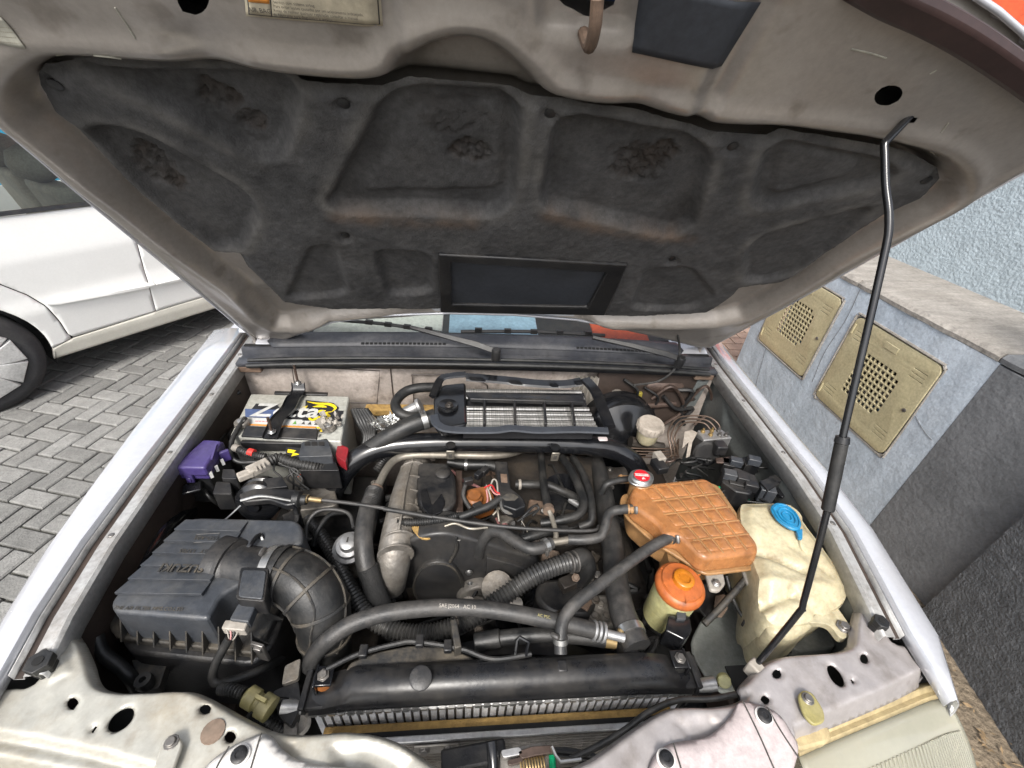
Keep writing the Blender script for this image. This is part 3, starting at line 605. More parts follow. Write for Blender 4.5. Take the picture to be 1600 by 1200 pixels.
# ---- bay floor and lower members
MB().add([(-.75, -.15, .42), (.75, -.15, .42), (.75, .95, .42), (-.75, .95, .42)], [(0, 1, 2, 3)]).build('under_tray', 'dark_void', CAR)
MB().box((-.56, .35, .56), (.1, .8, .12)).build('chassis_member', 'bay_dark', CAR, bevel=.01)
MB().box((.56, .35, .56), (.1, .8, .12)).build('chassis_member', 'bay_dark', CAR, bevel=.01)
# ---- firewall
def ff_(P):
    y = .765+.0*P[:, 0]; d = psdf(P, [(-.56, .86), (-.33, .86), (-.31, .975), (-.55, .985)]); y = y-.008*ss(-d, -.004, .006)
    d = psdf(P, [(-.22, .82), (.0, .82), (.0, .93), (-.05, .97), (-.22, .965)]); y = y+.008*ss(-d, -.004, .006)
    d = psdf(P, [(.26, .70), (.66, .70), (.66, .975), (.30, .985)]); y = y+.018*ss(-d, -.01, .02)
    return np.column_stack([P[:, 0], y, P[:, 1]])
sheet('firewall', [(-.70, .5), (.70, .5), (.70, .985), (.3, 1.005), (-.3, 1.005), (-.70, .985)], [ell((-.555, .905), .012, .010), ell((-.245, .955), .013, .012), ell((.33, .83), .014, .014)], ff_, .012, 'bay_paint', CAR)
MB().box((0, .80, .78), (1.36, .01, .5)).build('bulkhead_back', 'dark_void', CAR)
MB().prism(rpoly([(-.36, .755, .838), (-.02, .755, .838), (-.02, .755, .862), (-.36, .755, .862)], .004), (0, -.03, 0)).build('yellow_seam', 'foam_yellow', CAR, bevel=.003)
# ---- cowl: pressed dark tray, rubber seal, plastic grille panel, windscreen
MB().loft([[(x, .742, .985+.012*(1-(x/.7)**2)), (x, .738, 1.004+.016*(1-(x/.7)**2)), (x, .765, 1.008+.018*(1-(x/.7)**2)), (x, .768, 1.002+.018*(1-(x/.7)**2)), (x, .784, 1.004+.02*(1-(x/.7)**2)), (x, .788, 1.024+.02*(1-(x/.7)**2)), (x, .80, 1.026+.02*(1-(x/.7)**2))] for x in np.linspace(-.685, .69, 30)], closed=False).build('cowl_panel', 'cowl_plastic', CAR, ang=25, solid=.002)
for dy, dz, r in ((-.012, .008, .007), (.0, .018, .0055)):
    MB().tube([(x, .738+dy+.012*(abs(x)/.68)**3, 1.0+dz+.016*(1-(x/.7)**2)-.012*(abs(x)/.68)**4) for x in np.linspace(-.655, .665, 16)], r, n=10).build('cowl_seal', 'rubber', CAR, ang=80)
def gmap(P): return np.column_stack([P[:, 0], .786+P[:, 1], 1.026+.02*(1-(P[:, 0]/.7)**2)+P[:, 1]*.30+.004*np.sin(np.clip(P[:, 1]/.07, 0, 1)*3.14)])
slots = []
for x0, x1 in ((-.36, -.12), (.26, .50)):
    for x in np.arange(x0, x1, .012): slots.append([(x, .004), (x+.0085, .004), (x+.0085, .0105), (x, .0105)])
cg = sheet('cowl_grille', [(-.60, 0), (.58, 0), (.60, .02), (.585, .052), (-.60, .052), (-.62, .02)], [], gmap, .02, 'cowl_plastic', CAR, solid=.003)
for sl_ in slots:
    MB().add([(gmap(np.array([p]))[0]+np.array([0, -.0006, .0022])) for p in sl_], [(0, 1, 2, 3)]).build('air_slot', 'dark_void', cg)
for k, a, b in ((-1, -.655, -.545), (1, .57, .685)):
    MB().loft([[(a, y, z), (b, y, z-.004), (b, y+.01, z-.012), (a, y+.01, z-.012)] for y, z in ((.80, 1.030), (.86, 1.052), (.93, 1.075))]).build('cowl_end', 'silver_paint', CAR, bevel=.008)
def wsm(P): return np.column_stack([P[:, 0], .822+.88*P[:, 1]+.05*(P[:, 0]/.7)**2, 1.038+.02*(1-(P[:, 0]/.7)**2)+P[:, 1]*.47])
sheet('windscreen', [(-.66, 0), (.66, 0), (.57, 1.05), (-.57, 1.05)], [], wsm, .05, 'glass', CAR)
dsh = MB().loft([[(x, .84, 1.005), (x, .90, 1.03), (x, 1.1, 1.06), (x, 1.3, 1.02), (x, 1.3, .8), (x, .84, .8)] for x in np.linspace(-.64, .64, 8)]).build('dashboard', 'black_plastic', CAR, bevel=.01)
for x0, x1, m_, l_ in ((-.52, -.14, 'cover_white', 'cream patch standing in for windscreen reflections'), (-.12, .16, 'pale_blue', 'pale blue patch standing in for windscreen reflections'), (.34, .52, 'orange_wall', 'red patch standing in for windscreen reflections')):  # coloured patches added in place of windscreen reflections and cabin detail
    o = MB().loft([[(x, .865, 1.025), (x, .90, 1.036), (x, 1.1, 1.066), (x, 1.25, 1.045), (x, 1.25, 1.035), (x, .865, 1.010)] for x in np.linspace(x0, x1, 4)]).build('reflection_patch', m_, dsh, bevel=.003); o['label'] = l_
def wiper(piv, elbow, mid, tip, b0, b1):
    piv, elbow, mid, tip, b0, b1 = [np.array(p, float) for p in (piv, elbow, mid, tip, b0, b1)]
    r = MB().loft([[p+np.array([0, -w__, 0]), p+np.array([0, 0, .012*s_]), p+np.array([0, w__, 0]), p+np.array([0, 0, -.006])] for p, w__, s_ in ((piv, .013, 1), (elbow, .012, 1.2), (mid, .009, 1), (tip, .005, .8))]).build('wiper_arm', 'black_plastic', CAR, bevel=.002)
    MB().lathe(piv-np.array([0, 0, .02]), (0, -.3, 1), [(.013, 0), (.013, .03), (.009, .036), (.004, .036)], 14).build('pivot_cap', 'black_plastic', r)
    MB().tube([b0, (b0+b1)/2+np.array([0, 0, .006]), b1], .005, n=6).build('blade', 'rubber', r)
    for t in (.12, .32, .5, .68, .88): MB().box(b0+(b1-b0)*t+np.array([0, 0, .006]), (.02, .01, .012), rz=math.atan2(*(b1-b0)[1::-1])).build('blade_claw', 'black_plastic', r)
wiper(Z(775, 550, 1.065), Z(745, 540, 1.075), Z(700, 528, 1.085), Z(640, 512, 1.10), Z(525, 500, 1.085), Z(690, 520, 1.085))
wiper(Z(1062, 562, 1.06), Z(1040, 555, 1.07), Z(985, 541, 1.08), Z(925, 528, 1.09), Z(720, 518, 1.08), Z(945, 524, 1.085))
# ---- radiator support: pressed panels with holes
def fold_lip(name, pts_px, z, m, drop=.035, fwd=.012):
    P = [Z(a, b, z)+np.array([0, .010, .0095]) for a, b in pts_px]; P = spline(P, 6)
    MB().loft([[p, p+np.array([0, -.004, -.002]), p+np.array([0, -fwd*.8, -.012]), p+np.array([0, -fwd, -drop*.5]), p+np.array([0, -fwd-.02, -drop*.75]), p+np.array([0, -fwd-.022, -drop])] for p in P], closed=False).build(name, m, CAR, ang=60, solid=.002)
def support(name, outer_px, holes_px, z, m, relief, fold):
    FQ = np.array([Z(a, b, z)[:2] for a, b in fold]); FQ = FQ[np.argsort(FQ[:, 0])]
    O2 = [tuple(Z(a, b, z)[:2]) for a, b in outer_px]; O2 = np.array(smooth_poly(O2, 4))
    Hs = [np.array([Z(a, b, z)[:2] for a, b in hp]) for hp in holes_px]
    rel = [([tuple(Z(a, b, z)[:2]) for a, b in pl], h, ww) for pl, h, ww in relief]
    def f(P):
        d = psdf(P, O2); zz = z-.020*ss(d, -.010, 0)**1.5
        for pl, h, ww in rel: zz = zz+h*ss(-psdf(P, pl), -ww, ww)
        df = np.interp(P[:, 0], FQ[:, 0], FQ[:, 1], left=-9, right=-9)-P[:, 1]
        zz = zz-.010*ss(df, -.004, .007)-.004*np.exp(-((df-.007)/.004)**2)-.03*ss(df, .020, .032)
        for h in Hs: zz = zz-.003*ss(-psdf(P, h), -.004, 0)
        zz += .0010*np.sin(P[:, 0]*47+1)*np.sin(P[:, 1]*61)+.0007*np.sin(P[:, 0]*131)*np.sin(P[:, 1]*113+P[:, 0]*40)
        return np.column_stack([P, zz])
    o = sheet(name, O2, Hs, f, .0036, m, CAR, ang=180, solid=.0025)
    return o
ZS = .93
HL = [ell((113, 1099), 9, 10, -.5), ell((188, 1124), 25, 13, -.75), ell((146, 1139), 6, 6), ell((320, 1107), 9, 8), ell((359, 1151), 9, 9)]
left_out = [(98, 972), (124, 995), (140, 1030), (150, 1060), (172, 1073), (230, 1074), (285, 1072), (318, 1080), (352, 1098), (400, 1124), (440, 1138), (490, 1140), (540, 1136), (580, 1140), (620, 1152), (660, 1176), (700, 1206), (740, 1250), (700, 1300), (500, 1300), (330, 1300), (270, 1262), (150, 1226), (60, 1204), (-90, 1180), (-60, 1090), (15, 1068), (48, 1064), (70, 1030)]
SL = support('radiator_support', left_out, HL, ZS, 'support_paint', [([(520, 1170), (580, 1160), (640, 1190), (640, 1240), (540, 1240)], -.008, .010), ([(440, 1150), (466, 1152), (472, 1175), (452, 1180)], -.006, .006), ([(60, 1035), (100, 1020), (112, 1050), (78, 1068)], .004, .004)], [(-90, 1128), (0, 1143), (60, 1153), (150, 1172), (240, 1196), (330, 1240)])
SL['label'] = 'cream painted pressed steel panel with oval holes'
HR = [ell((1215, 1052), 7, 7, .8), ell((1307, 1055), 20, 8.5, 1.0), ell((1351, 1029), 6, 8, -.4), ell((1334, 1063), 4, 4), ell((1196, 1093), 7, 7, .8)]
right_out = [(1164, 1086), (1158, 1070), (1172, 1052), (1194, 1031), (1226, 1019), (1270, 1015), (1312, 1011), (1331, 1001), (1335, 975), (1340, 950), (1356, 932), (1378, 965), (1396, 998), (1418, 1004), (1432, 1025), (1452, 1050), (1446, 1066), (1380, 1098), (1290, 1136), (1248, 1160), (1240, 1230), (1180, 1280), (1000, 1300), (840, 1290), (840, 1240), (881, 1200), (925, 1178), (984, 1136), (1031, 1107), (1062, 1098), (1120, 1097)]
SR = support('radiator_support', right_out, HR, ZS, 'support_paint_r', [([(1060, 1130), (1110, 1120), (1140, 1140), (1080, 1160)], -.006, .008), ([(1355, 960), (1380, 960), (1390, 990), (1362, 990)], .004, .004)], [(1447, 1044), (1380, 1076), (1290, 1113), (1240, 1136)])
SR['label'] = 'pinkish grey pressed steel panel with oval slot'
# dark bay under the panels' holes
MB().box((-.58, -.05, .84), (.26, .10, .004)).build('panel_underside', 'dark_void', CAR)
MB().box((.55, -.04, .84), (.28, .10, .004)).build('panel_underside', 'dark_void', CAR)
# rubber bump stops
def stop(px, py, par, rr=.014):
    p = Z(px, py, ZS+.001); b = MB().lathe(p, (0, 0, 1), [(rr, 0), (rr, .012), (rr*1.15, .014), (rr*1.15, .026)], 6).build('bump_stop', 'rubber', par, bevel=.0015)
    MB().lathe(p+np.array([0, 0, .0255]), (0, 0, 1), [(rr*.45, 0), (rr*.45, .0015), (rr*.3, .0016)], 14).build('stop_screw', 'dark_void', b)
stop(74, 1046, SL, .015); stop(1366, 982, SR, .0115)
def bracket(pts, par, m, th=.006, z=ZS+.012, bp=None):
    b = slab('clamp_bracket', pts, z, th, m, par, r=.008, bevel=.002); p = Z(*bp, z); bolt_at(p, (0, 0, 1), .006, 'bolt', b); return b
bracket([(240, 1200), (252, 1160), (262, 1148), (278, 1149), (286, 1160), (278, 1182), (266, 1215), (240, 1225)], SL, 'support_paint', bp=(268, 1160))
bracket([(1247, 1085), (1256, 1077), (1270, 1082), (1288, 1110), (1290, 1128), (1272, 1134), (1258, 1120), (1250, 1100)], SR, 'yellow_olive', bp=(1262, 1092))
MB().lathe(Z(333, 1143, ZS+.0015), (0, 0, 1), [(.0, 0), (.015, 0), (.0145, .0012), (0, .0013)], 16).build('old_sticker', 'rust', SL)
# ---- plastic covers over the grille
CVL = [(300, 1225), (322, 1192), (350, 1170), (385, 1152), (410, 1144), (425, 1150), (440, 1168), (468, 1186), (515, 1195), (565, 1200), (600, 1230), (590, 1300), (300, 1300)]
CVR = [(1012, 1215), (1024, 1178), (1050, 1159), (1104, 1150), (1131, 1130), (1148, 1110), (1160, 1093), (1198, 1102), (1222, 1116), (1238, 1140), (1250, 1162), (1246, 1190), (1230, 1230), (1180, 1300), (1000, 1300)]
for pl, m, clips, seams, lab in ((CVL, 'cover_white', [(375, 1181)], [[(408, 1146), (392, 1200), (375, 1260)], [(358, 1166), (338, 1200), (325, 1240)]], 'white plastic grille cover'), (CVR, 'cover_pink', [(1193, 1120), (1040, 1187)], [[(1161, 1096), (1187, 1150), (1212, 1206), (1230, 1240)], [(1052, 1161), (1064, 1200), (1075, 1240)], [(1198, 1104), (1222, 1145), (1248, 1184)]], 'pinkish plastic grille cover')):
    P2 = smooth_poly([tuple(Z(a, b, ZS+.012)[:2]) for a, b in pl], 4)
    c = sheet('grille_cover', P2, [], lambda P: np.column_stack([P, ZS+.012-.006*ss(psdf(P, P2), -.008, 0)-.02*np.clip(-.13-P[:, 1], 0, 1)]), .008, m, CAR, ang=180, solid=.003); c['label'] = lab
    for a, b in clips:
        p = Z(a, b, ZS+.0125); k = MB().lathe(p, (0, 0, 1), [(.0125, 0), (.0125, .002), (.010, .0028)], 20).build('clip_seat', 'cover_white', c); MB().lathe(p+np.array([0, 0, .0028]), (0, 0, 1), [(.0098, 0), (.0098, .003), (.008, .0042), (.0045, .0042), (.004, .003), (0, .003)], 20).build('clip', 'black_plastic', c)
    for s_ in seams: MB().tube([Z(a, b, ZS+.0125) for a, b in s_], .0011, n=5).build('seam', 'ink_dark', c)
# ---- headlamps
def headlamp(k):
    px = (lambda a: a) if k > 0 else None
    if k > 0:
        rim = [(1240, 1150), (1290, 1128), (1350, 1104), (1405, 1082), (1440, 1068), (1468, 1062)]
        rim3 = [Z(a, b, .895) for a, b in rim]
    else:
        rim3 = [np.array([-p[0]-.0, p[1]-.012, p[2]]) for p in RIMR]
    P = spline(rim3, 5)
    rings = []
    for dy, dz in ((0, 0), (-.006, .002), (-.012, -.006), (-.018, -.004), (-.022, -.010)): rings.append([p+np.array([0, dy, dz]) for p in P])
    h = MB().loft(rings, closed=False).build('headlamp', 'lamp_housing', CAR, ang=30, solid=.004)
    h['label'] = 'yellowed headlamp'
    n = 14; rings = []
    for t in np.linspace(0, 1, n):
        rings.append([p+np.array([.012*t*k*(i/len(P)), -.022-.16*t+.03*t*(i/len(P))*0, -.012-.03*t-.12*t*t]) for i, p in enumerate(P)])
    MB().loft(rings, closed=False).build('lens', 'lens', h, ang=60, solid=.003)
    rr = []
    for t in np.linspace(0, 1, 5): rr.append([p+np.array([0, .0-.10*t, -.06-.05*math.sin(t*3.14)-.14*t]) for p in P])
    MB().loft(rr, closed=False).build('reflector', 'reflector', h)
    for i in range(2, len(P)-2):     # vertical flutes moulded in the lens
        for e in (0, .5):
            a = P[i]*(1-e)+P[i+1]*e
            MB().tube([a+np.array([.012*t*k*(i/len(P)), -.022-.16*t, -.010-.03*t-.12*t*t]) for t in (.25, .5, .75, 1)], .0022, n=5, sub=3).build('lens_flute', 'lens', h)
    return P
RIMR = [Z(a, b, .895) for a, b in [(1240, 1150), (1290, 1128), (1350, 1104), (1405, 1082), (1440, 1068), (1468, 1062)]]
headlamp(1); headlamp(-1)
slab('lamp_bracket', [(1235, 1142), (1262, 1128), (1290, 1128), (1300, 1146), (1296, 1160), (1250, 1172), (1240, 1160)], .905, .02, 'lamp_housing', CAR, r=.01, bevel=.004)
MB().loft([[(x, -.19+.02*(x/.3)**2, .90), (x, -.24+.02*(x/.3)**2, .895), (x, -.25+.02*(x/.3)**2, .87), (x, -.19+.02*(x/.3)**2, .87)] for x in np.linspace(-.26, .30, 9)]).build('front_crossbar', 'support_paint', CAR, bevel=.006)
# front bumper skin so the nose is closed from other sides
MB().loft([[(x, -.22+.10*abs(x/.75)**3, .35), (x, -.30+.13*abs(x/.75)**3, .45), (x, -.30+.13*abs(x/.75)**3, .62), (x, -.26+.12*abs(x/.75)**3, .70)] for x in np.linspace(-.75, .75, 24)], closed=False).build('bumper', 'silver_paint', CAR, solid=.01)
# ================================================================== HOOD
def hp(l): return [H(a, b) for a, b in l]
left_edge = [(405, 542), (300, 458), (200, 378), (100, 297), (0, 214)]; right_edge = [(1110, 548), (1230, 485), (1350, 418), (1480, 346), (1600, 280)]
HLp, HRp = hp(left_edge), hp(right_edge)
front = [(.79, .82), (.74, .865), (.63, .915), (.525, .957), (.43, .985), (.33, 1.005), (.1, 1.03), (-.2, 1.03), (-.45, 1.0), (-.62, .94), (-.68, .86)]
rear = hp([(430, 545), (520, 510), (700, 497), (900, 507), (1040, 535), (1080, 545)])
hood_out = HRp[:1]+HRp+front+HLp[::-1]+rear
hood_out = np.array(HRp+front+HLp[::-1]+rear)
step = smooth_poly(hp([(18, 150), (60, 108), (110, 97), (250, 106), (380, 116), (480, 128), (560, 133), (610, 125), (640, 96), (680, 76), (725, 68), (770, 80), (815, 115), (850, 150), (900, 165), (1000, 178), (1120, 200), (1240, 206), (1390, 228), (1470, 252), (1500, 285), (1480, 318), (1400, 362), (1300, 418), (1215, 470), (1120, 505), (900, 505), (700, 496), (520, 503), (430, 512), (375, 460), (330, 430), (250, 370), (170, 300), (90, 235), (35, 190)]), 3)
pad_out = np.array(hp([(55, 155), (52, 138), (62, 123), (105, 118), (155, 108), (250, 113), (350, 118), (425, 122), (447, 128), (472, 147), (530, 152), (595, 157), (637, 142), (720, 149), (800, 157), (830, 172), (892, 175), (915, 183), (1000, 193), (1070, 212), (1120, 225), (1200, 232), (1225, 220), (1310, 234), (1390, 247), (1425, 257), (1470, 280), (1474, 297), (1450, 322), (1390, 347), (1300, 405), (1250, 440), (1222, 453), (1160, 460), (1148, 474), (1108, 498), (1000, 503), (900, 502), (700, 492), (520, 493), (440, 483), (385, 430), (372, 410), (330, 406), (280, 370), (210, 315), (135, 240), (112, 218), (82, 200)]))
holesH = [np.array(hp(ell((302, -2), 25, 27, .3))), np.array(hp(ell((1388, 149), 23, 15, -.35))), np.array(hp(ell((1424, 188), 16, 5, -.75))), np.array(hp([(866, -40), (868, 6), (880, 22), (900, 30), (908, 38), (925, 40), (960, 22), (968, 0), (968, -40)]))]
creaseA = np.array([H(600, -10), H(626, 112)]); creaseB = np.array([H(1195, -10), H(1092, 188)]); creaseC = np.array([H(1030, -10), H(985, 80)])
def segd(P, s): return psdf(P, np.array([s[0], s[1], s[1]+1e-4, s[0]+1e-4]))
def hood_h(P):
    d = psdf(P, step); h = -.040*ss(-d, -.012, .020)+.006*np.exp(-((d-.02)/.012)**2)-.03*ss(-psdf(P, pad_out), -.002, .02)
    h = h-.006*ss(segd(P, creaseA), .016, .004)-.007*ss(segd(P, creaseB), .018, .004)
    h = h-.012*ss(-psdf(P, LATCHP), -.008, .01)
    d2 = psdf(P, hood_out); h = h-.018*ss(d2, -.026, -.004)+.003*ss(d2, -.045, -.03)*ss(-d2, .012, .03)
    for a, b, r in ((H(330, 95), .015, .03), (H(1000, 165), .012, .03), (H(385, 465), -.012, .04), (H(1120, 478), -.012, .04), (H(140, 290), -.006, .05)):
        h = h-b*np.exp(-((P-np.array(a))**2).sum(1)/r**2)*.6
    h = h+.0015*np.sin(P[:, 0]*9+2)*np.sin(P[:, 1]*11)+.0006*np.sin(P[:, 0]*43)*np.sin(P[:, 1]*37)
    return h
LATCHP = np.array(hp([(838, -40), (845, 48), (905, 56), (975, 62), (992, 45), (1005, -40)]))
def hmap(hf): return lambda P: HO+np.column_stack([P[:, 0], 0*P[:, 0], 0*P[:, 0]])+HD*P[:, 1:2]+HN*hf(P)[:, None]
HOOD = sheet('hood', hood_out, holesH, hmap(hood_h), .007, 'hood_under', CAR, ang=180, solid=0)
HOOD['label'] = 'open hood seen from below, dusty grey brown'
# outer skin, rolled over the rim
sheet('hood_skin', hood_out*1.0+0*hood_out, [], hmap(lambda P: -.075*ss(-psdf(P, hood_out), 0, .05)-.012*(1-np.clip(abs(P[:, 0])/.75, 0, 1)**2)-.008), .02, 'silver_paint', HOOD, ang=180)
rim = np.array([HP(u, v, -.014) for u, v in np.vstack([hood_out, hood_out[:1]])]); MB().tube(rim, .0035, n=8, sub=2).build('hem_edge', 'silver_paint', HOOD, ang=80)
for a, b in (((1380, -5), (1606, 133)),):
    pts = [H(1330, -30), H(1385, 2), H(1450, 32), H(1520, 72), H(1606, 132), H(1650, 170)]
    MB().loft([[HP(u-.004, v-.012, .004), HP(u, v-.010, .012), HP(u+.004, v+.012, .014), HP(u+.006, v+.02, .004)] for u, v in spline(np.array(pts), 5)]).build('hood_seal', 'maroon', HOOD, bevel=.003)
# insulation pad, moulded
POCK = [[(125, 124), (440, 134), (466, 162), (442, 258), (400, 264), (310, 212), (165, 142)], [(118, 212), (205, 213), (378, 308), (404, 345), (376, 402), (338, 398), (215, 308)], [(596, 172), (642, 153), (790, 164), (815, 186), (802, 328), (770, 348), (532, 344), (512, 328)],
        [(872, 190), (1080, 226), (1112, 252), (1084, 366), (1050, 380), (856, 338), (845, 320)], [(1228, 232), (1385, 262), (1405, 285), (1360, 306), (1192, 340), (1176, 322), (1198, 250)], [(1166, 404), (1192, 378), (1374, 328), (1300, 398), (1226, 444), (1166, 452)],
        [(482, 396), (520, 393), (546, 468), (446, 476)], [(582, 400), (672, 404), (676, 466), (606, 470)], [(1010, 430), (1080, 425), (1120, 470), (1080, 492), (985, 490)]]
POCK = [np.array(rpoly([(u, v, 0) for u, v in hp(p)], .035, 5))[:, :2] for p in POCK]; DEP = [.030, .026, .030, .030, .020, .018, .016, .018, .016]
INN = [np.array(rpoly([(u, v, 0) for u, v in hp(p)], .025, 4))[:, :2] for p in ([(1225, 246), (1350, 266), (1340, 292), (1225, 322), (1205, 318)], [(640, 200), (790, 190), (785, 320), (560, 325)])]
BUTT = [(80, 151, 27, 12, .4), (535, 178, 17, 12, .3), (860, 195, 16, 11, .2), (1148, 245, 17, 10, -.2), (1452, 296, 19, 9, -.25), (538, 381, 11, 8, .2), (1052, 417, 10, 7, 0)]
BUTT = [np.array(hp(ell(b[:2], b[2], b[3], b[4], 14))) for b in BUTT]
WEAR = [(335, 186, 36, 24), (388, 222, 24, 16), (240, 288, 34, 34), (735, 265, 42, 18), (1005, 284, 55, 34), (700, 210, 70, 30)]
WEAR = [(np.array(H(a, b)), abs(H(a+c, b)[0]-H(a, b)[0]), abs(H(a, b+d)[1]-H(a, b)[1])) for a, b, c, d in WEAR]
def nz(P, f, s=0): return (np.sin(P[:, 0]*f+s)*np.sin(P[:, 1]*f*1.13+s*2)+.6*np.sin(P[:, 0]*f*2.1+P[:, 1]*f*.7+s)*np.sin(P[:, 1]*f*1.9-P[:, 0]*f*.4+1)+.4*np.sin(P[:, 0]*f*4.3+2)*np.sin(P[:, 1]*f*3.9+s))/2
def wear_f(P):
    wv = np.zeros(len(P))
    for k, (c, a, b) in enumerate(WEAR):
        q = np.sqrt(((P[:, 0]-c[0])/a)**2+((P[:, 1]-c[1])/b)**2)+.38*nz(P, 70, k); wv = np.maximum(wv, ss(-q, -1.0, -.75)*(1 if k < 5 else .35))
    return wv
RN = rng.normal(0, 1, 200000)
def pad_h(P):
    d = psdf(P, pad_out); h = -.012+.0*d
    for pl, dp in zip(POCK, DEP): h = h-dp*.8*ss(-psdf(P, pl), -.007, .011)
    for pl in INN: h = h+.006*ss(-psdf(P, pl), -.006, .010)
    for pl in BUTT: h = h-.006*ss(-psdf(P, pl), -.002, .004)
    h = h-.010*ss(d, -.014, 0)+.0012*nz(P, 60)+.0012*nz(P, 25, 2)+.002*nz(P, 9, 1)
    wv = wear_f(P); h = h-wv*(.006-.0030*RN[:len(P)])+.00035*RN[:len(P)]
    return np.maximum(h, -.055)
def ridge_f(P):
    r = np.zeros(len(P))
    for pl in POCK[:6]: dd = psdf(P, pl); r = np.maximum(r, np.exp(-((dd-.012)/.010)**2))
    return np.clip(r*(.55+.45*nz(P, 22, 3)), 0, 1)*.75
ST1 = np.array([H(530, 350), H(600, 356), H(740, 358)]); ST2 = np.array([H(860, 345), H(950, 372), H(1080, 385)])
def stain_f(P):
    r = np.zeros(len(P))
    for s_ in (ST1, ST2):
        d = np.minimum(segd(P, s_[:2]), segd(P, s_[1:])); r = np.maximum(r, np.exp(-(d/.016)**2))
    return r
PAD = sheet('insulation_pad', pad_out, [np.array(hp([(686, 404), (978, 420), (942, 494), (690, 489)]))], hmap(pad_h), .0045, 'pad_felt', HOOD, attrs={'wear': wear_f, 'ridge': ridge_f, 'stain': stain_f}, ang=180, solid=0)
PAD['label'] = 'charcoal felt pad, torn and dusty'
for b in BUTT:
    c = b.mean(0); hh = pad_h(np.array([c]))[0]; MB().lathe(HP(c[0], c[1], hh-.001), HN, [(.0075, 0), (.0075, .002), (.005, .003), (0, .003)], 14).build('pad_clip', 'black_plastic', HOOD)
# intercooler duct on the pad
def hquad(l, h): return [HP(*H(a, b), h) for a, b in l]
du = [(684, 402), (982, 418), (946, 496), (688, 491)]; di = [(705, 416), (948, 432), (918, 486), (706, 482)]
mb = MB(); A0 = hquad(du, -.03); A1 = hquad(du, -.004); B1 = hquad(di, -.008); B0 = hquad(di, -.022); mb.loft([A0, A1, B1, B0]); DU = mb.build('air_duct', 'black_plastic', HOOD, bevel=.004)
for q, dz in ((di, -.02),): MB().prism(hquad([(700, 412), (952, 429), (922, 488), (702, 484)], -.020), HN*.004).build('duct_flap', 'rubber_pad', HOOD, bevel=.002)
# labels on the panel
def hooddecal(name, quad, m, h=.0016): return MB().prism(hquad(quad, h), HN*.0006).build(name, m, HOOD)
LBq = [(380, -40), (385, 22), (598, 43), (592, -20)]
def uvh(u, v): return hood_h(np.array([[u, v]]))[0]
def on_hood(name, quad, m, lift=.0012, n=8, keep=True):
    C = np.array(hp(quad)); g = np.linspace(0, 1, n); P = np.array([(1-t)*((1-s)*C[0]+s*C[3])+t*((1-s)*C[1]+s*C[2]) for t in g for s in g]); X = hmap(lambda q: hood_h(q)+lift)(P)
    return MB().add(X, [(i*n+j, (i+1)*n+j, (i+1)*n+j+1, i*n+j+1) for i in range(n-1) for j in range(n-1)]).build(name, m, HOOD, solid=.0004)
LAB = on_hood('warning_label', LBq, 'label_paper', .0016)
on_hood('label_frame', [(384, -38), (389, 19), (594, 39), (589, -18)], 'ink_dark', .0022); on_hood('label_field', [(386.5, -38), (391, 17), (424.5, 20.5), (419.5, -35)], 'label_paper', .0028)
on_hood('label_field', [(421.5, -36), (426.5, 20.8), (592, 37), (587, -18)], 'label_paper', .0028); on_hood('label_orange', [(387, -38), (389, -2), (422, 1), (420, -35)], 'ink_orange', .0034)
pu, pv = np.array(HP(*H(400, 10))), np.array(HP(*H(560, 26))); tx = nrm(pv-pu); ty = nrm(np.cross(-HN, tx)*-1); ty = ty if ty[2] > 0 else -ty; ty = nrm(np.cross(HN, tx))
ty = ty if ty @ HD > 0 else -ty
def htext(body, px, py, size, lift=.0042, align='CENTER', sx=1., m='ink_dark', xdir=None):
    u, v = H(px, py); text('label_text', body, HP(u, v, uvh(u, v)+lift), tx if xdir is None else xdir, ty, size, m, HOOD, align, 0, sx)
htext('AIR BAG', 407, 11, .0062, sx=.9)
for k, ln in enumerate(('serviço com sistema airbag', 'Para evitar lesões causadas por um acionamento indesejado.', 'Antes de realizar qualquer reparação consultar o manual', 'do fabricante para diagnóstico e serviço.')):
    htext(ln, 428, -2.5+k*6.6, .0040, align='LEFT', sx=.86)
on_hood('old_label', [(-30, 25), (-20, 62), (44, 68), (2, 25)], 'label_old')
for k in range(4): htext('--------------', 2+k*6, 38+k*7, .006, .0026, m='seat')
on_hood('rubber_patch', [(1003, -30), (987, 80), (1128, 108), (1190, 8)], 'rubber_pad', .002, 10)
# latch striker
st = [H(925, -30), H(922, 5), H(915, 45), H(908, 58)]
MB().tube([HP(u, v, h) for (u, v), h in zip([H(930, -40), H(926, 0), H(918, 38), H(912, 56)], (.03, .035, .03, -.004))], .0062, n=10).build('latch_striker', 'rust', HOOD)
MB().prism(hquad([(850, -30), (855, 42), (985, 55), (995, -30)], -.05), HN*.004).build('latch_cavity', 'ink_blue', HOOD)
for c_, rr in ((H(302, -2), .04), (H(1388, 149), .035)): MB().lathe(HP(*c_, -.040), HN, [(0, 0), (rr, 0), (rr, .002), (0, .002)], 16).build('hood_cavity', 'dark_void', HOOD)
# scratches
mb = MB()
for pts in ([(180, 10), (198, 36), (212, 57)], [(148, 82), (175, 85), (190, 90)], [(84, 94), (100, 97), (104, 102)], [(1330, 75), (1360, 82), (1385, 90)], [(1452, 115), (1464, 108)], [(1470, 205), (1482, 192)], [(1462, 258), (1468, 262), (1472, 255)]):
    Q = [H(a, b) for a, b in pts]; MB().tube([HP(u, v, uvh(u, v)+.0004) for u, v in Q], .0009, n=4).build('paint_chip', 'label_old', HOOD)
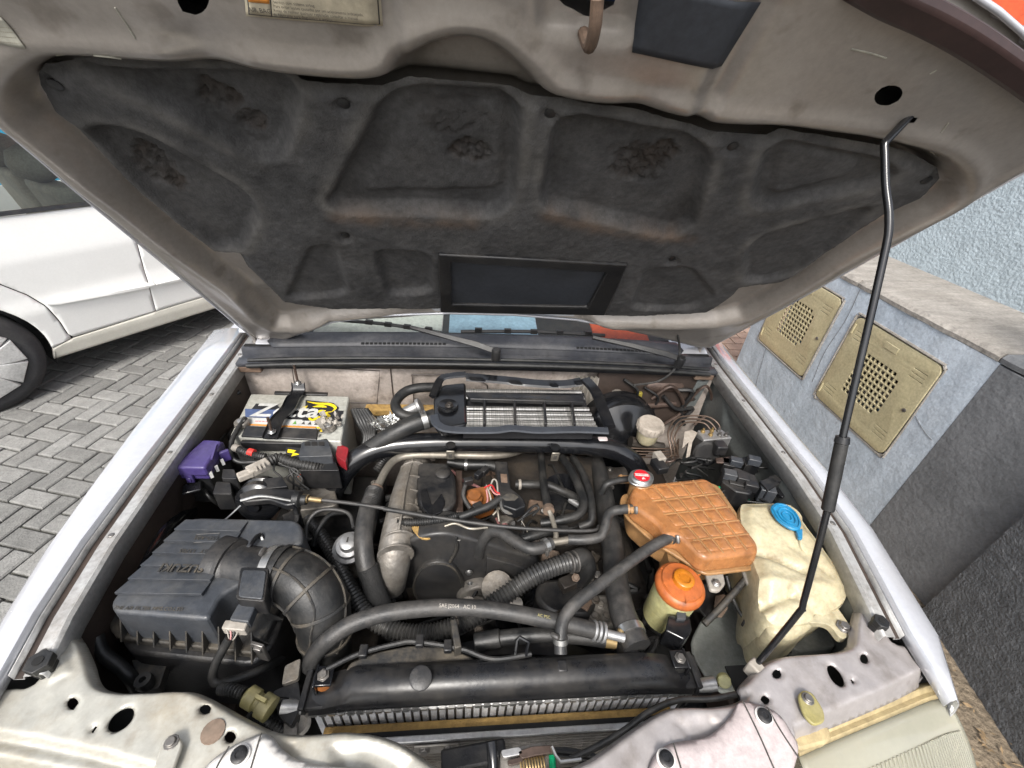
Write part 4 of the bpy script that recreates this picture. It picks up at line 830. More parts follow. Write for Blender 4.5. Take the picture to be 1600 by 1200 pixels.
# hinges
for k, a, b, c in ((-1, (395, 520), (405, 560), (425, 545)), (1, (1120, 505), (1095, 580), (1085, 560))):
    x = k*.655; mb = MB()
    mb.prism(rpoly([(x, .80, 1.0), (x, .84, .99), (x, .86, 1.03), (x, .80, 1.12), (x, .775, 1.11), (x, .815, 1.04)], .01), (k*.006, 0, 0)); h_ = mb.build('hinge', 'hood_under', HOOD, bevel=.002)
    for y, z in ((.812, 1.075), (.79, 1.10)): bolt_at((x-k*.001, y, z), (-k, 0, 0), .007, 'bolt', h_)
    MB().box((x, .79, .985), (.06, .10, .02)).build('hinge_base', 'rust', CAR, bevel=.003)
    MB().lathe((x+.0*k-.02, .83, 1.003), (1, 0, 0), [(.009, 0), (.009, .04)], 12).build('hinge_pin', 'brown_steel', CAR)
# thin hose hanging from the hood, washer jets
MB().tube([HP(*H(1055, 510), -.02), Z(1062, 545, 1.07), Z(1055, 575, 1.03), Z(1030, 595, .985), Z(990, 602, .975)], .0032, n=8).build('washer_tube', 'grey_rubber', HOOD)
# ---- hood prop
top = HP(*H(1426, 184), -.005); e0 = HP(*H(1382, 224)); el1 = e0+(CP-e0)/np.linalg.norm(CP-e0)*.05
d0 = ray(1184, 1036); base = Z(1184, 1036, .925)
def along(px, py, t):      # a point of the rod at fraction t of its height
    d = ray(px, py); e = el1-base; w0 = CP-base; a, b, c, dd, ee = d @ d, d @ e, e @ e, d @ w0, e @ w0
    return CP+d*((b*ee-c*dd)/(a*c-b*b))
pr = [top, top+(el1-top)*.6, top+(el1-top)*.9, el1+(along(1384, 290, .9)-el1)*.03, el1+(along(1384, 290, .9)-el1)*.25, along(1384, 290, .90), along(1389, 348, .80), along(1377, 420, .705), along(1315, 690, .42), along(1292, 800, .31), along(1255, 942, .135), along(1250, 955, .12), base]
PROP = thing('hood_prop', 'thin black bent steel rod propping the hood open', 'prop rod')
MB().tube(pr, .0048, n=10, sub=4).build('rod', 'black_gloss', PROP, ang=80)
pp = spline(np.array(pr), 4)
g0, g1 = along(1315, 692, .418), along(1293, 798, .312)
MB().cyl(g0, g1, .0085, .0085).build('grip_sleeve', 'rubber', PROP, bevel=.002)
MB().cyl(g0, g0+(g0-g1)*.09, .0095, .0085).build('grip_collar', 'black_plastic', PROP)
MB().box(base+np.array([-.004, -.004, -.012]), (.018, .022, .03), rz=.5).build('pivot_clip', 'connector', PROP, bevel=.003)
# ================================================================== ENGINE BAY: THINGS
V = lambda *a: np.array(a, float)
def clampband(p, axis, r, par, w_=.012, m='steel', screw=True, side=None):
    c = MB().ring(p, axis, r, w_, .0016).build('hose_clamp', m, par)
    if screw:
        a = nrm(axis); s_ = nrm(side if side is not None else np.cross(a, (0, 0, 1))+V(0, 0, .8)); q = np.array(p)+s_*(r+.005)
        MB().lathe(q-np.cross(a, s_)*.008, np.cross(a, s_), [(.0035, 0), (.0045, .003), (.0045, .012), (.003, .016)], 8).build('clamp_screw', 'bolt', c)
    return c
# ---- battery
BAT = thing('battery', 'pale grey car battery with lion logo held by a black steel strap', 'battery')
bz = .93; bq = [(392, 615), (546, 619), (533, 690), (359, 681)]
bc = slab('case', bq, bz, .19, 'battery_grey', BAT, r=.006, bevel=.004)
BQ = [Z(a, b, bz) for a, b in bq]           # back left, back right, front right, front left
bx = nrm(BQ[1]-BQ[0]); by = nrm(np.cross((0, 0, 1), bx))
def bpt(s, t, h=.0008):  # s across 0..1, t from front 0 to back 1
    return (1-t)*((1-s)*BQ[3]+s*BQ[2])+t*((1-s)*BQ[0]+s*BQ[1])+V(0, 0, h)
def bdecal(name, q, m, h=.0008): return MB().prism([bpt(s, t, h) for s, t in q], (0, 0, .0005)).build(name, m, BAT)
bdecal('label_band', [(.10, .74), (.30, .74), (.34, .66), (.97, .64), (.97, .40), (.06, .42)], 'ink_black')
bdecal('label_band', [(.02, .60), (.35, .60), (.35, .41), (.06, .41)], 'ink_blue', .0014)
bdecal('label_band', [(.12, .40), (.80, .40), (.80, .27), (.12, .27)], 'white', .0008)
bdecal('label_stripe', [(.13, .265), (.74, .265), (.74, .235), (.13, .235)], 'ink_orange', .0008)
bdecal('label_stripe', [(.74, .265), (.84, .265), (.84, .16), (.80, .16)], 'ink_yellow', .0008)
text('brand_text', 'Zetta', bpt(.43, .575, .0026), bx, by, .075, 'white', BAT, th=.0004, sx=1.0, bold=.0016)
text('small_text', 'www.ba   100A', bpt(.30, .335, .0018), bx, by, .011, 'ink_red', BAT)
for s in (.52, .60, .66, .72): MB().prism([bpt(s, .30, .0018), bpt(s+.035, .30, .0018), bpt(s+.018, .37, .0018)], (0, 0, .0003)).build('warning_mark', 'ink_green' if s < .55 else 'ink_dark', BAT)
# lion head, yellow strokes
lion = [[(.60, .84), (.66, .80), (.74, .80), (.82, .78), (.88, .70), (.86, .60), (.80, .56), (.84, .50), (.82, .42), (.76, .44), (.74, .38), (.68, .42), (.72, .52), (.77, .56), (.70, .58), (.66, .66), (.70, .70), (.62, .74), (.66, .78)]]
bdecal('lion_mark', [(.57, .86), (.74, .83), (.85, .81), (.92, .70), (.90, .58), (.90, .40), (.60, .38), (.60, .60)], 'ink_black', .0016)
for st_ in ([(.59, .82), (.70, .78), (.82, .77), (.885, .69), (.86, .60)], [(.66, .70), (.74, .72), (.80, .70)], [(.86, .60), (.80, .57), (.84, .50), (.80, .44), (.74, .46), (.70, .40), (.66, .44), (.70, .52)], [(.80, .62), (.74, .60), (.70, .56)], [(.61, .72), (.58, .66), (.62, .60)]):
    Q = spline(np.array([bpt(s, t, .0022) for s, t in st_]), 5); T_ = np.gradient(Q, axis=0); mbl = MB(); N_ = len(Q); mbl.loft([[p_+nrm(np.cross(t_, (0, 0, 1)))*w_, p_-nrm(np.cross(t_, (0, 0, 1)))*w_, p_-nrm(np.cross(t_, (0, 0, 1)))*w_+V(0, 0, .0005), p_+nrm(np.cross(t_, (0, 0, 1)))*w_+V(0, 0, .0005)] for k_, (p_, t_) in enumerate(zip(Q, T_)) for w_ in [.0006+.0042*math.sin(math.pi*k_/(N_-1))]]); mbl.build('lion_mark', 'ink_yellow', BAT)
f0, f1 = bpt(.10, -.03, -.028), bpt(.78, -.03, -.028)
MB().prism([bpt(.10, .0, -.004), bpt(.78, .0, -.004), bpt(.78, .17, .004), bpt(.12, .17, .004)], (0, 0, .006)).build('vent_cover', 'black_plastic', BAT, bevel=.002)
MB().box((f0+f1)/2+V(0, .004, .006), (np.linalg.norm(f1-f0), .012, .026), rz=math.atan2(bx[1], bx[0])).build('vent_cover', 'black_plastic', BAT, bevel=.002)
MB().prism([bpt(.24, .97, .001), bpt(.78, .97, .001), bpt(.78, 1.04, .001), bpt(.24, 1.04, .001)], (0, 0, .006)).build('handle_bar', 'black_plastic', BAT, bevel=.002)
fm = bpt(.5, -.022, -.075)
text('maker_text', 'Baterias Zetta  www.moura', bpt(.30, -.024, -.062), bx, (0, 0, 1), .007, 'ink_dark', BAT)
for s in (.07, .87):
    MB().lathe(bpt(s, .23, -.001), (0, 0, 1), [(.012, 0), (.0095, .018), (.008, .019)], 16).build('terminal_post', 'alu', BAT)
    MB().lathe(bpt(s, .23, .002), (0, 0, 1), [(.011, 0), (.018, 0), (.017, .012), (.011, .012)], 14).build('terminal_clamp', 'cast_metal', BAT, bevel=.002)
mb = MB(); ctr = bpt(.87, .24, .004)       # crumpled foil tape round the terminal
for k in range(46):
    a = k*2.4; r_ = .008+.028*random.random(); p = ctr+V(math.cos(a)*r_, math.sin(a)*r_*.9, .006+.016*random.random()); q = V(*[random.uniform(-.012, .012) for _ in range(3)]); w2 = V(*[random.uniform(-.012, .012) for _ in range(3)])
    mb.add([p, p+q, p+q+w2, p+w2], [(0, 1, 2), (0, 2, 3)])
o = mb.build('torn_wrap', 'dirty_white', BAT, ang=20); o['kind'] = 'stuff'
# hold-down strap across the top
strp = [bpt(.49, 1.06, .028), bpt(.49, .98, .010), bpt(.46, .80, .008), bpt(.45, .55, .010), bpt(.40, .30, .012), bpt(.385, .06, .008), bpt(.38, -.06, .006)]
mb = MB(); Q = spline(np.array(strp), 6); mb.loft([[p+bx*(-.018), p+bx*-.018+V(0, 0, .008), p+bx*-.015+V(0, 0, .003), p+bx*.015+V(0, 0, .003), p+bx*.018+V(0, 0, .008), p+bx*.018] for p in Q]); STR = mb.build('hold_down_strap', 'black_gloss', BAT, ang=30)
MB().cyl(strp[0]+V(0, 0, -.02), strp[0]+V(-.004, .01, .055), .0035).build('threaded_rod', 'brown_steel', STR); MB().cyl(strp[5]+V(0, -.006, -.14), strp[5]+V(0, -.004, .05), .0035).build('threaded_rod', 'brown_steel', STR)
bolt_at(strp[5]+V(0, -.004, .006), (0, 0, 1), .007, 'steel', STR, 'nut'); bolt_at(strp[0]+V(0, 0, .004), (0, 0, 1), .007, 'steel', STR, 'nut')
# cable from the left terminal
o = hose('battery_cable', 'black battery cable with white taped end curling from the left terminal', [(383, 653, .945), (372, 670, .94), (362, 690, .93), (362, 712, .915), (375, 722, .905), (400, 722, .90), (430, 724, .90), (470, 730, .89)], .0058, 'rubber', cat='cable')
MB().tube([Z(373, 702, .925), Z(392, 710, .92), Z(415, 714, .915)], .0085, corr=.001, pitch=.005).build('taped_end', 'grey_rubber', o)
MB().cyl(Z(366, 699, .925), Z(374, 702, .925), .0095).build('white_tape', 'dirty_white', o); MB().cyl(Z(389, 706, .925), Z(397, 708, .924), .0092).build('red_tape', 'ink_red', o)
# ---- fusible link box beside the battery
FB = thing('relay_box', 'black lidded fuse box with yellow lightning mark beside the battery', 'fuse box')
slab('box_body', [(466, 715), (522, 715), (530, 735), (468, 735)], .905, .06, 'black_plastic', FB, r=.004); slab('lid', [(472, 690), (512, 685), (520, 712), (466, 714)], .93, .03, 'grey_plastic', FB, r=.005, bevel=.004)
for k in range(3): slab('lid_mark', [(476+k*11, 690), (484+k*11, 690), (485+k*11, 696), (476+k*11, 696)], .9315, .002, 'black_plastic', FB, r=.001, bevel=0)
mb = MB(); q = [(450, 702), (463, 704), (458, 707), (468, 710), (455, 713), (458, 708), (449, 707)]; MB().prism([Z(a, b, .918) for a, b in [(447, 698), (470, 700), (470, 714), (447, 712)]], (0, 0, -.004)).build('warning_flag', 'ink_black', FB); MB().prism([Z(a, b, .9188) for a, b in q], (0, 0, .0006)).build('lightning_mark', 'ink_yellow', FB)
o = slab('terminal_cover', [(528, 692), (545, 700), (540, 722), (524, 712)], .915, .03, 'red_plastic', None, r=.006, bevel=.004); tag(o, 'red plastic battery terminal cover tucked beside the fuse box', 'cover')
# ---- purple fuse box
PF = thing('purple_fuse_box', 'purple plastic fuse box clipped to the left inner wing', 'fuse box')
slab('lid', [(318, 686), (347, 688), (320, 731), (267, 730)], .955, .026, 'purple', PF, r=.008, bevel=.006, seg=3)
MB().box(Z(334, 706, .957), (.004, .05, .003), rz=.25).build('lid_rib', 'purple', PF)
slab('lid_skirt', [(314, 689), (350, 690), (324, 737), (266, 736)], .935, .024, 'purple', PF, r=.006, bevel=.003); slab('base', [(314, 695), (352, 696), (326, 744), (272, 740)], .915, .09, 'black_plastic', PF, r=.006)
p = Z(294, 737, .935); MB().box(p+V(0, -.004, -.012), (.016, .006, .032)).box(p+V(0, -.008, -.018), (.010, .004, .012)).build('latch', 'purple', PF, bevel=.002); MB().box(Z(352, 712, .93), (.02, .008, .03), rz=.6).build('latch', 'purple', PF, bevel=.002)
for k in range(3): MB().box(Z(330+k*9, 742-k*10, .925), (.006, .004, .016), rz=.7).build('fuse_label', 'white', PF)
# relays behind the filter box
for nm, q, z in (('relay', [(348, 733), (366, 733), (370, 748), (346, 748)], .92), ('relay', [(338, 752), (360, 754), (362, 772), (332, 772)], .91)):
    o = slab(nm, q, z, .05, 'black_plastic', None, r=.004, bevel=.004); tag(o, 'small black relay touching the pale wiring connector' if z > .915 else 'larger square black relay between purple fuse box and cable pulley', 'relay', 'relays by the purple fuse box')
MB().box(Z(300, 762, .90), (.035, .03, .006), rz=.4).build('relay_bracket', 'black_gloss', PF, bevel=.002)
# big connector pair
CN = thing('wiring_connector', 'pale dusty wiring connector lying in front of the battery', 'connector')
for a, b, s in (((372, 748), (395, 736), .020), ((388, 740), (420, 722), .026)):
    p, q = Z(*a, .915), Z(*b, .92); d = nrm(q-p); MB().box((p+q)/2, (np.linalg.norm(q-p), s, s*.8), rz=math.atan2(d[1], d[0])).build('connector_half', 'connector', CN, bevel=.003)
for k in range(3): MB().box(Z(400+k*6, 733-k*3, .932), (.004, .02, .004), rz=.6).build('connector_rib', 'connector', CN)
hose('wiring_loom', 'black taped wiring loom running from the pale connector past the fuse box', [(418, 722, .918), (435, 716, .915), (455, 722, .91), (480, 728, .905), (505, 733, .895)], .012, 'rubber', cat='wiring', corr=.0015, pitch=.007)
for k in range(5): hose('loose_wire', None, [(430+k*5, 720+(k*7%3)*3, .915), (428+(k*37%41), 735, .90), (440+(k*23%37), 748, .885), (430+(k*53%61), 765, .86)], .0025, 'rubber', parent=CN, n=6)
o = slab('service_plate', [(462, 742), (500, 742), (515, 756), (468, 754)], .86, .01, 'dirty_white', None, r=.003); tag(o, 'small white printed plate below the fuse box', 'plate')
slab('plate_text', [(464, 741), (498, 741), (502, 745), (466, 745)], .8615, .001, 'ink_red', o, r=.001, bevel=0)
slab('mount_bracket', [(440, 742), (520, 755), (530, 790), (450, 800)], .83, .03, 'cast_metal', None, r=.02, bevel=.004)
tag(bpy.data.objects['mount_bracket'], 'dusty cast bracket under the white printed plate', 'bracket')
# ---- cruise actuator
AC = thing('cable_actuator', 'round black cable pulley unit with arm behind the air filter box', 'actuator')
c = Z(398, 788, .89); MB().lathe(c+V(0, .02, -.01), (0, -1, .35), [(.03, -.03), (.046, -.028), (.048, -.012), (.042, -.008), (.046, -.004), (.046, .012), (.036, .02), (.014, .022), (.012, .030), (0, .030)], 28).build('pulley', 'black_gloss', AC, ang=40)
slab('arm', [(372, 772), (400, 762), (462, 764), (472, 772), (470, 784), (448, 790), (420, 780), (380, 784)], .925, .016, 'black_plastic', AC, r=.008, bevel=.003); MB().tube([Z(376, 782, .93), Z(410, 775, .935), Z(455, 782, .93)], .0028, n=6).build('pull_wire', 'steel', AC)
slab('top_clip', [(410, 748), (440, 745), (450, 760), (412, 764)], .92, .03, 'black_plastic', AC, r=.004); MB().lathe(Z(466, 780, .92), (1, -.1, 0), [(.010, -.01), (.017, -.008), (.017, .004), (.011, .008), (.011, .018)], 16).build('cable_boot', 'rubber', AC)
MB().box(Z(466, 806, .88), (.010, .012, .09)).build('stay', 'black_gloss', AC, bevel=.002); slab('foot', [(440, 805), (470, 790), (466, 815), (446, 818)], .89, .006, 'black_plastic', AC, r=.004); hose('pull_wire', None, [(345, 818, .90), (360, 805, .90), (376, 790, .905)], .002, 'steel', parent=AC, n=6)
TC = hose('throttle_cable', 'long thin grey throttle cable running across the engine', [(470, 778, .92), (500, 781, .92), (560, 788, .92), (640, 801, .92), (700, 811, .92), (780, 822, .918), (860, 828, .915), (925, 829, .91), (936, 822, .905)], .0040, 'grey_rubber', cat='cable', n=8)
MB().cyl(Z(472, 778, .92), Z(482, 779.5, .92), .009).build('adjuster_nut', 'brass', TC, bevel=.001); MB().cyl(Z(484, 779.5, .92), Z(503, 782, .92), .0055).build('adjuster_thread', 'brass', TC); MB().cyl(Z(600, 795, .92), Z(676, 808, .92), .0050).build('cable_sleeve', 'rubber', TC)
# ---- air filter box
AF = thing('air_filter_box', 'black ribbed plastic air filter box with moulded lid and side clips', 'air filter box')
lz = .93
slab('lid', [(297, 808), (462, 812), (472, 822), (474, 850), (440, 858), (400, 900), (345, 930), (334, 950), (325, 968), (178, 956), (172, 942), (200, 905), (250, 850)], lz, .085, 'grey_plastic', AF, r=.02, bevel=.010, seg=3, taper=.03)
slab('flange', [(290, 812), (476, 820), (470, 880), (412, 1000), (400, 1022), (180, 996), (168, 978), (176, 950)], .855, .018, 'dusty_plastic', AF, r=.02, bevel=.003)
slab('base', [(295, 830), (470, 835), (470, 890), (425, 1010), (395, 1040), (200, 1020), (185, 990)], .838, .18, 'black_plastic', AF, r=.02, bevel=.006)
# louvred top plate: six overlapping ribs
TQ = [Z(a, b, lz) for a, b in ((291, 813), (388, 816), (318, 931), (183, 929))]
for k in range(6):
    t0, t1 = k/6, (k+1)/6+.012
    A = TQ[0]+(TQ[3]-TQ[0])*t0; B = TQ[1]+(TQ[2]-TQ[1])*t0; C = TQ[1]+(TQ[2]-TQ[1])*t1; D = TQ[0]+(TQ[3]-TQ[0])*t1
    MB().loft([[A+V(0, 0, .002), B+V(0, 0, .002), C+V(0, 0, .002), D+V(0, 0, .002)], [A+V(0, 0, .0030), B+V(0, 0, .0030), C+V(0, 0, .0085), D+V(0, 0, .0085)]]).build('louvre_rib', 'grey_plastic', AF, bevel=.0008)
xd = nrm(TQ[0]-TQ[1]); yd = nrm(np.cross((0, 0, 1), xd))
text('maker_text', 'SUZUKI', Z(285, 887, lz+.0085), xd, yd, .021, 'dusty_plastic', AF, th=.0010, sx=1.05, bold=.0004)
text('part_text', 'ASSY  13705', Z(308, 861, lz+.0085), xd, yd, .012, 'dusty_plastic', AF, th=.0003); text('part_text', '65D-A01', Z(323, 840, lz+.0085), xd, yd, .012, 'dusty_plastic', AF, th=.0003)
text('part_text', 'THE AIR FILTER MFG.CO.LTD', Z(232, 951, lz+.001), -xd, -yd, .0085, 'dusty_plastic', AF, th=.0002)
for a, b in (((304, 847), (340, 834)),):
    P = [Z(303, 848, lz+.0064), Z(307, 835, lz+.0064), Z(343, 833, lz+.0064), Z(339, 845, lz+.0064), Z(303, 848, lz+.0064)]; MB().tube(P, .0006, n=4, smooth=False).build('text_frame', 'ink_dark', AF)
# side ribs on the flange
ra, rb = Z(182, 975, .90), Z(392, 1005, .90)
for k in range(9):
    t = k/8; p = Z(186+205*t, 974+34*t, .885); MB().prism([p+V(0, .012, .018), p+V(0, .012, -.030), p+V(0, -.016, -.030)], (.0022, 0, 0)).build('rib', 'dusty_plastic', AF)
for k in range(4):
    p = Z(405+20*k, 1000-40*k, .875); MB().prism([p+V(-.012, .0, .014), p+V(-.012, 0, -.02), p+V(.014, 0, -.02)], (0, .0022, 0)).build('rib', 'dusty_plastic', AF)
p = Z(404, 1012, .865); MB().box(p+V(.006, -.006, 0), (.022, .006, .05), rz=-.3).box(p+V(.006, -.010, .014), (.014, .006, .010), rz=-.3).build('spring_clip', 'bolt', AF, bevel=.0015)
slab('mount_leg', [(205, 1030), (262, 1034), (248, 1076), (222, 1080)], .80, .02, 'dusty_plastic', AF, r=.006); MB().lathe(Z(226, 1066, .812), (0, 0, 1), [(.012, -.01), (.014, 0), (.012, .010), (.005, .010), (.005, 0)], 14).build('mount_grommet', 'rubber', AF)
# outlet bell and flow meter
o0, o1 = Z(352, 886, .895), Z(374, 893, .905); ax = nrm(Z(430, 896, .905)-Z(345, 880, .905))
MB().lathe(o0, ax, [(.056, -.012), (.056, .012), (.052, .03), (.046, .036), (.045, .04), (.045, .06)], 32).build('outlet_bell', 'black_plastic', AF, ang=40)
MF = thing('air_flow_meter', 'square black air flow sensor with pale plug on the intake tube', 'sensor')
mc = Z(372, 888, .905); MB().lathe(mc, ax, [(.043, -.02), (.048, -.019), (.048, -.012), (.043, -.010), (.043, .055), (.046, .056), (.046, .06)], 32).build('meter_tube', 'black_plastic', MF, ang=40)
slab('sensor_box', [(376, 886), (420, 887), (413, 940), (368, 936)], .955, .04, 'black_plastic', MF, r=.006, bevel=.003); slab('sensor_cap', [(379, 890), (416, 891), (410, 936), (372, 932)], .9575, .006, 'grey_plastic', MF, r=.006, bevel=.002)
slab('plug_neck', [(372, 943), (400, 944), (388, 972), (358, 968)], .935, .02, 'grey_plastic', MF, r=.003); slab('plug', [(352, 968), (388, 969), (382, 985), (345, 982)], .93, .018, 'connector', MF, r=.003, bevel=.003)
for k in range(4): hose('plug_wire', None, [(354+k*6, 984, .925), (357+k*4, 993, .92), (358+k*2, 1000, .915)], .0013, ('dirty_white', 'wire_pink', 'rubber', 'dirty_white')[k], parent=MF, n=5)
hose('sensor_loom', 'black sheathed wire dropping from the pale flow sensor plug', [(359, 996, .916), (350, 1012, .90), (338, 1035, .88), (332, 1058, .86), (342, 1068, .85), (372, 1060, .84), (410, 1045, .82), (440, 1030, .78)], .0068, 'rubber', cat='wiring')
MB().tube([Z(382, 870, .93), Z(392, 850, .94), Z(406, 836, .935), Z(412, 846, .925)], .0045, n=8).build('wire_clip', 'black_gloss', AF)
# ribbed intake elbow
EL = thing('intake_elbow', 'ribbed black rubber intake elbow with steel band clamp', 'hose')
ep = [Z(418, 896, .905), Z(445, 899, .905), Z(478, 915, .90), Z(500, 945, .875), Z(508, 985, .83), Z(512, 1020, .76)]
MB().tube(ep, .05, n=28, rad=[.0475, .049, .051, .050, .047, .044, .043]).build('rubber_body', 'rubber', EL, ang=80)
Q = spline(np.array(ep), 12); T = np.gradient(Q, axis=0)
for i in (16, 27, 38, 49): MB().ring(Q[i], T[i], np.interp(i, [0, 12, 24, 36, 60], [.048, .0495, .0515, .0495, .0435])-.002, .006, .005, 28).build('moulded_rib', 'dusty_plastic', EL, bevel=.001)
for an in (-.9, .35, 1.5):
    pth = []
    for i in range(10, 52, 4):
        t = nrm(T[i]); u0 = nrm(np.cross(t, (0, 0, 1))); v0 = np.cross(u0, t); rr = np.interp(i, [0, 12, 24, 36, 60], [.048, .0495, .0515, .0495, .0435])+.0008; pth.append(Q[i]+(u0*math.sin(an)+v0*math.cos(an))*rr)
    MB().tube(pth, .0022, n=6, sub=2).build('moulded_line', 'dusty_plastic', EL)
clampband(Q[4], T[4], .049, EL, .014, side=(-.2, .2, 1)); MB().ring(Q[10], T[10], .049, .008, .004, 28).build('cuff', 'rubber', EL)
# ---- black intake snorkel along the left wing
hose('intake_snorkel', 'fat black rubber duct lying between filter box and left wing', [(290, 800, .80), (268, 815, .84), (240, 845, .86), (205, 895, .86), (178, 945, .84), (160, 990, .80), (150, 1025, .74)], .024, 'black_gloss')
hose('snorkel_cable', 'black sheathed cable passing under the cream support panel', [(150, 995, .86), (160, 1020, .84), (185, 1040, .82), (205, 1060, .80), (220, 1085, .76)], .011, 'rubber', cat='cable')
hose('wing_tube', 'black cable looped on the dark left inner wing', [(375, 612, .93), (350, 628, .92), (330, 660, .90), (328, 690, .88), (345, 720, .86)], .006, 'rubber', cat='cable')
hose('wing_strap', 'dark red brown strap along the left inner wing', [(262, 785, .88), (240, 800, .87), (215, 835, .86), (195, 868, .86)], .008, 'bay_dark', cat='strap')
# ---- intercooler with its black frame
IC = thing('intercooler', 'flat intercooler with bright fins in a black plastic frame', 'intercooler')
icz = 1.005; tl = lambda a, b, h=0: Z(a, b, icz)+V(0, 0, h)
def icq(name, q, m, th=.02, h=0., bevel=.003, r=.004):
    P = rpoly([tl(a, b, h) for a, b in q], r); return MB().prism([p-V(0, 0, th) for p in P], (0, 0, th)).build(name, m, IC, bevel=bevel)
def icbar(name, q, zs, th, m, bevel=.004): return MB().prism([Z(a, b, z)-V(0, 0, th) for (a, b), z in zip(q, zs)], (0, 0, th)).build(name, m, IC, bevel=bevel)
icq('side_tank', [(677, 618), (690, 598), (728, 594), (730, 660), (692, 666), (678, 655)], 'black_gloss', .03, -.006, .006, .012)
def strip(pts, zs, wv, th, m, nm='rubber_surround'):
    Q = spline(np.array([Z(a, b, z) for (a, b), z in zip(pts, zs)]), 6); T_ = np.gradient(Q, axis=0); rings = []
    for k_, (p_, t_) in enumerate(zip(Q, T_)):
        s_ = nrm(np.cross(t_, (0, 0, 1))); j_ = .0003*math.sin(k_*.9); rings.append([p_-s_*wv/2, p_-s_*wv*.4+V(0, 0, th+j_), p_+s_*wv*.4+V(0, 0, th*.8-j_), p_+s_*wv/2, p_-V(0, 0, th)])
    return MB().loft(rings).build(nm, m, IC, ang=50)
strip([(728, 590), (780, 594), (840, 600), (880, 601), (908, 597)], [1.025, 1.018, 1.014, 1.016, 1.024], .034, .006, 'black_gloss')
strip([(676, 620), (688, 594), (705, 588), (728, 586)], [1.0, 1.02, 1.026, 1.026], .022, .006, 'black_gloss')
strip([(914, 594), (930, 612), (942, 640), (953, 668)], [1.024, 1.022, 1.014, 1.004], .030, .008, 'black_gloss')
strip([(678, 650), (684, 664), (705, 672), (770, 673), (800, 670), (840, 673), (900, 672), (950, 674)], [1.0, .998, .996, 1.0, 1.003, .998, .998, 1.0], .022, .005, 'rubber_pad')
icbar('frame_bar', [(728, 612), (912, 618), (914, 628), (734, 623)], [1.012]*4, .012, 'black_plastic', .002)
MB().prism([tl(724, 596, -.03), tl(915, 600, -.03), tl(930, 662, -.03), tl(724, 660, -.03)], (0, 0, -.02)).build('core_block', 'ink_black', IC)
# bright finned rows
rows = [(603, 612), (613, 618), (630, 636), (638, 642), (645, 649), (652, 656), (658, 661)]
for k, (a, b) in enumerate(rows):
    xr = np.interp(a, [600, 662], [908, 936]); P0, P1 = tl(728, a, -.016), tl(xr, a+2, -.016); mbf = MB(); n = 60; wv = (b-a)*.0013+.004
    rings = []
    for i in range(n*2):
        t = i/(n*2-1); p = P0+(P1-P0)*t; rr = .0050+(.0004 if i % 2 else 0); rings.append([p+V(0, math.cos(q)*rr*1.2, math.sin(q)*rr) for q in np.linspace(0, 2*math.pi, 8, endpoint=False)])
    mbf.loft(rings).build('fin_row', 'fin_metal', IC, ang=20)
for a, b in (((757, 625), (757, 663)), ((804, 626), (805, 664)), ((850, 627), (853, 664)), ((893, 628), (898, 664))):
    p, q = tl(*a), tl(*b); MB().box((p+q)/2-V(0, 0, .006), (.006, np.linalg.norm(p-q), .022), rz=math.atan2(*(q-p)[1::-1])-math.pi/2).build('guard_bar', 'black_plastic', IC, bevel=.0015)
text('embossed_text', 'CAUTION HOT INTERCOOLER', Z(815, 620.5, 1.0135), (1, -.02, 0), (0, 1, .1), .011, 'rubber_pad', IC, th=.0006)
bolt_at(tl(702, 634, .001), (0, 0, 1), .008, 'dirty_metal', IC); MB().lathe(tl(700, 634, -.002), (0, 0, 1), [(.026, 0), (.024, .006), (.014, .003), (0, .003)], 20).build('dish', 'black_gloss', IC)
icq('mount_tab', [(935, 676), (950, 676), (952, 682), (938, 682)], 'cover_pink', .004, -.012)
# ---- hoses round the intercooler and engine
g = 'rubber hoses round the engine'
BIG = hose('intercooler_pipe', 'long fat glossy black pipe crossing the whole engine behind the valve cover', [(512, 790, .76), (524, 760, .82), (542, 732, .865), (570, 710, .895), (610, 697, .91), (670, 692, .915), (760, 691, .915), (880, 693, .912), (950, 700, .905), (985, 718, .88), (1000, 740, .84)], .0265, 'black_gloss', cat='pipe', n=20)
for a, b in ((704, 700), (867, 703)):
    p = Z(a, b, .93); MB().box(p+V(0, -.012, -.012), (.020, .004, .034), rx=.2).build('pipe_bracket', 'pipe_metal', BIG, bevel=.002); MB().lathe(p+V(0, .0, .008), (0, 0, 1), [(.012, 0), (.012, .003), (.006, .004)], 12).build('rubber_mount', 'black_plastic', BIG)
    MB().box(p+V(0, -.0145, -.012), (.008, .002, .014), rx=.2).build('bracket_slot', 'ink_dark', BIG)
o = hose('turbo_pipe', 'short black rubber pipe clamped to the intercooler inlet', [(548, 730, .86), (575, 705, .90), (612, 680, .94), (645, 663, .962), (680, 652, .97)], .0225, 'rubber', cat='pipe', n=18)
clampband(Z(663, 656, .967), nrm(Z(680, 652, .97)-Z(645, 663, .962)), .0235, o, .014, side=(-.2, 0, 1))
hose('breather_hose', 'thick black hose looping round left of the intercooler', [(690, 605, .96), (655, 606, .965), (632, 613, .96), (618, 630, .955), (625, 646, .95), (648, 652, .94), (660, 650, .93)], .0135, 'rubber')
o = MB().lathe(Z(642, 640, .95), (.6, .1, .3), [(.014, -.02), (.014, .02), (.02, .02), (.02, .03)], 14).build('pipe_flange', 'alu', None, bevel=.002); tag(o, 'small bright pipe flange inside the breather hose loop', 'flange')
mb = MB()
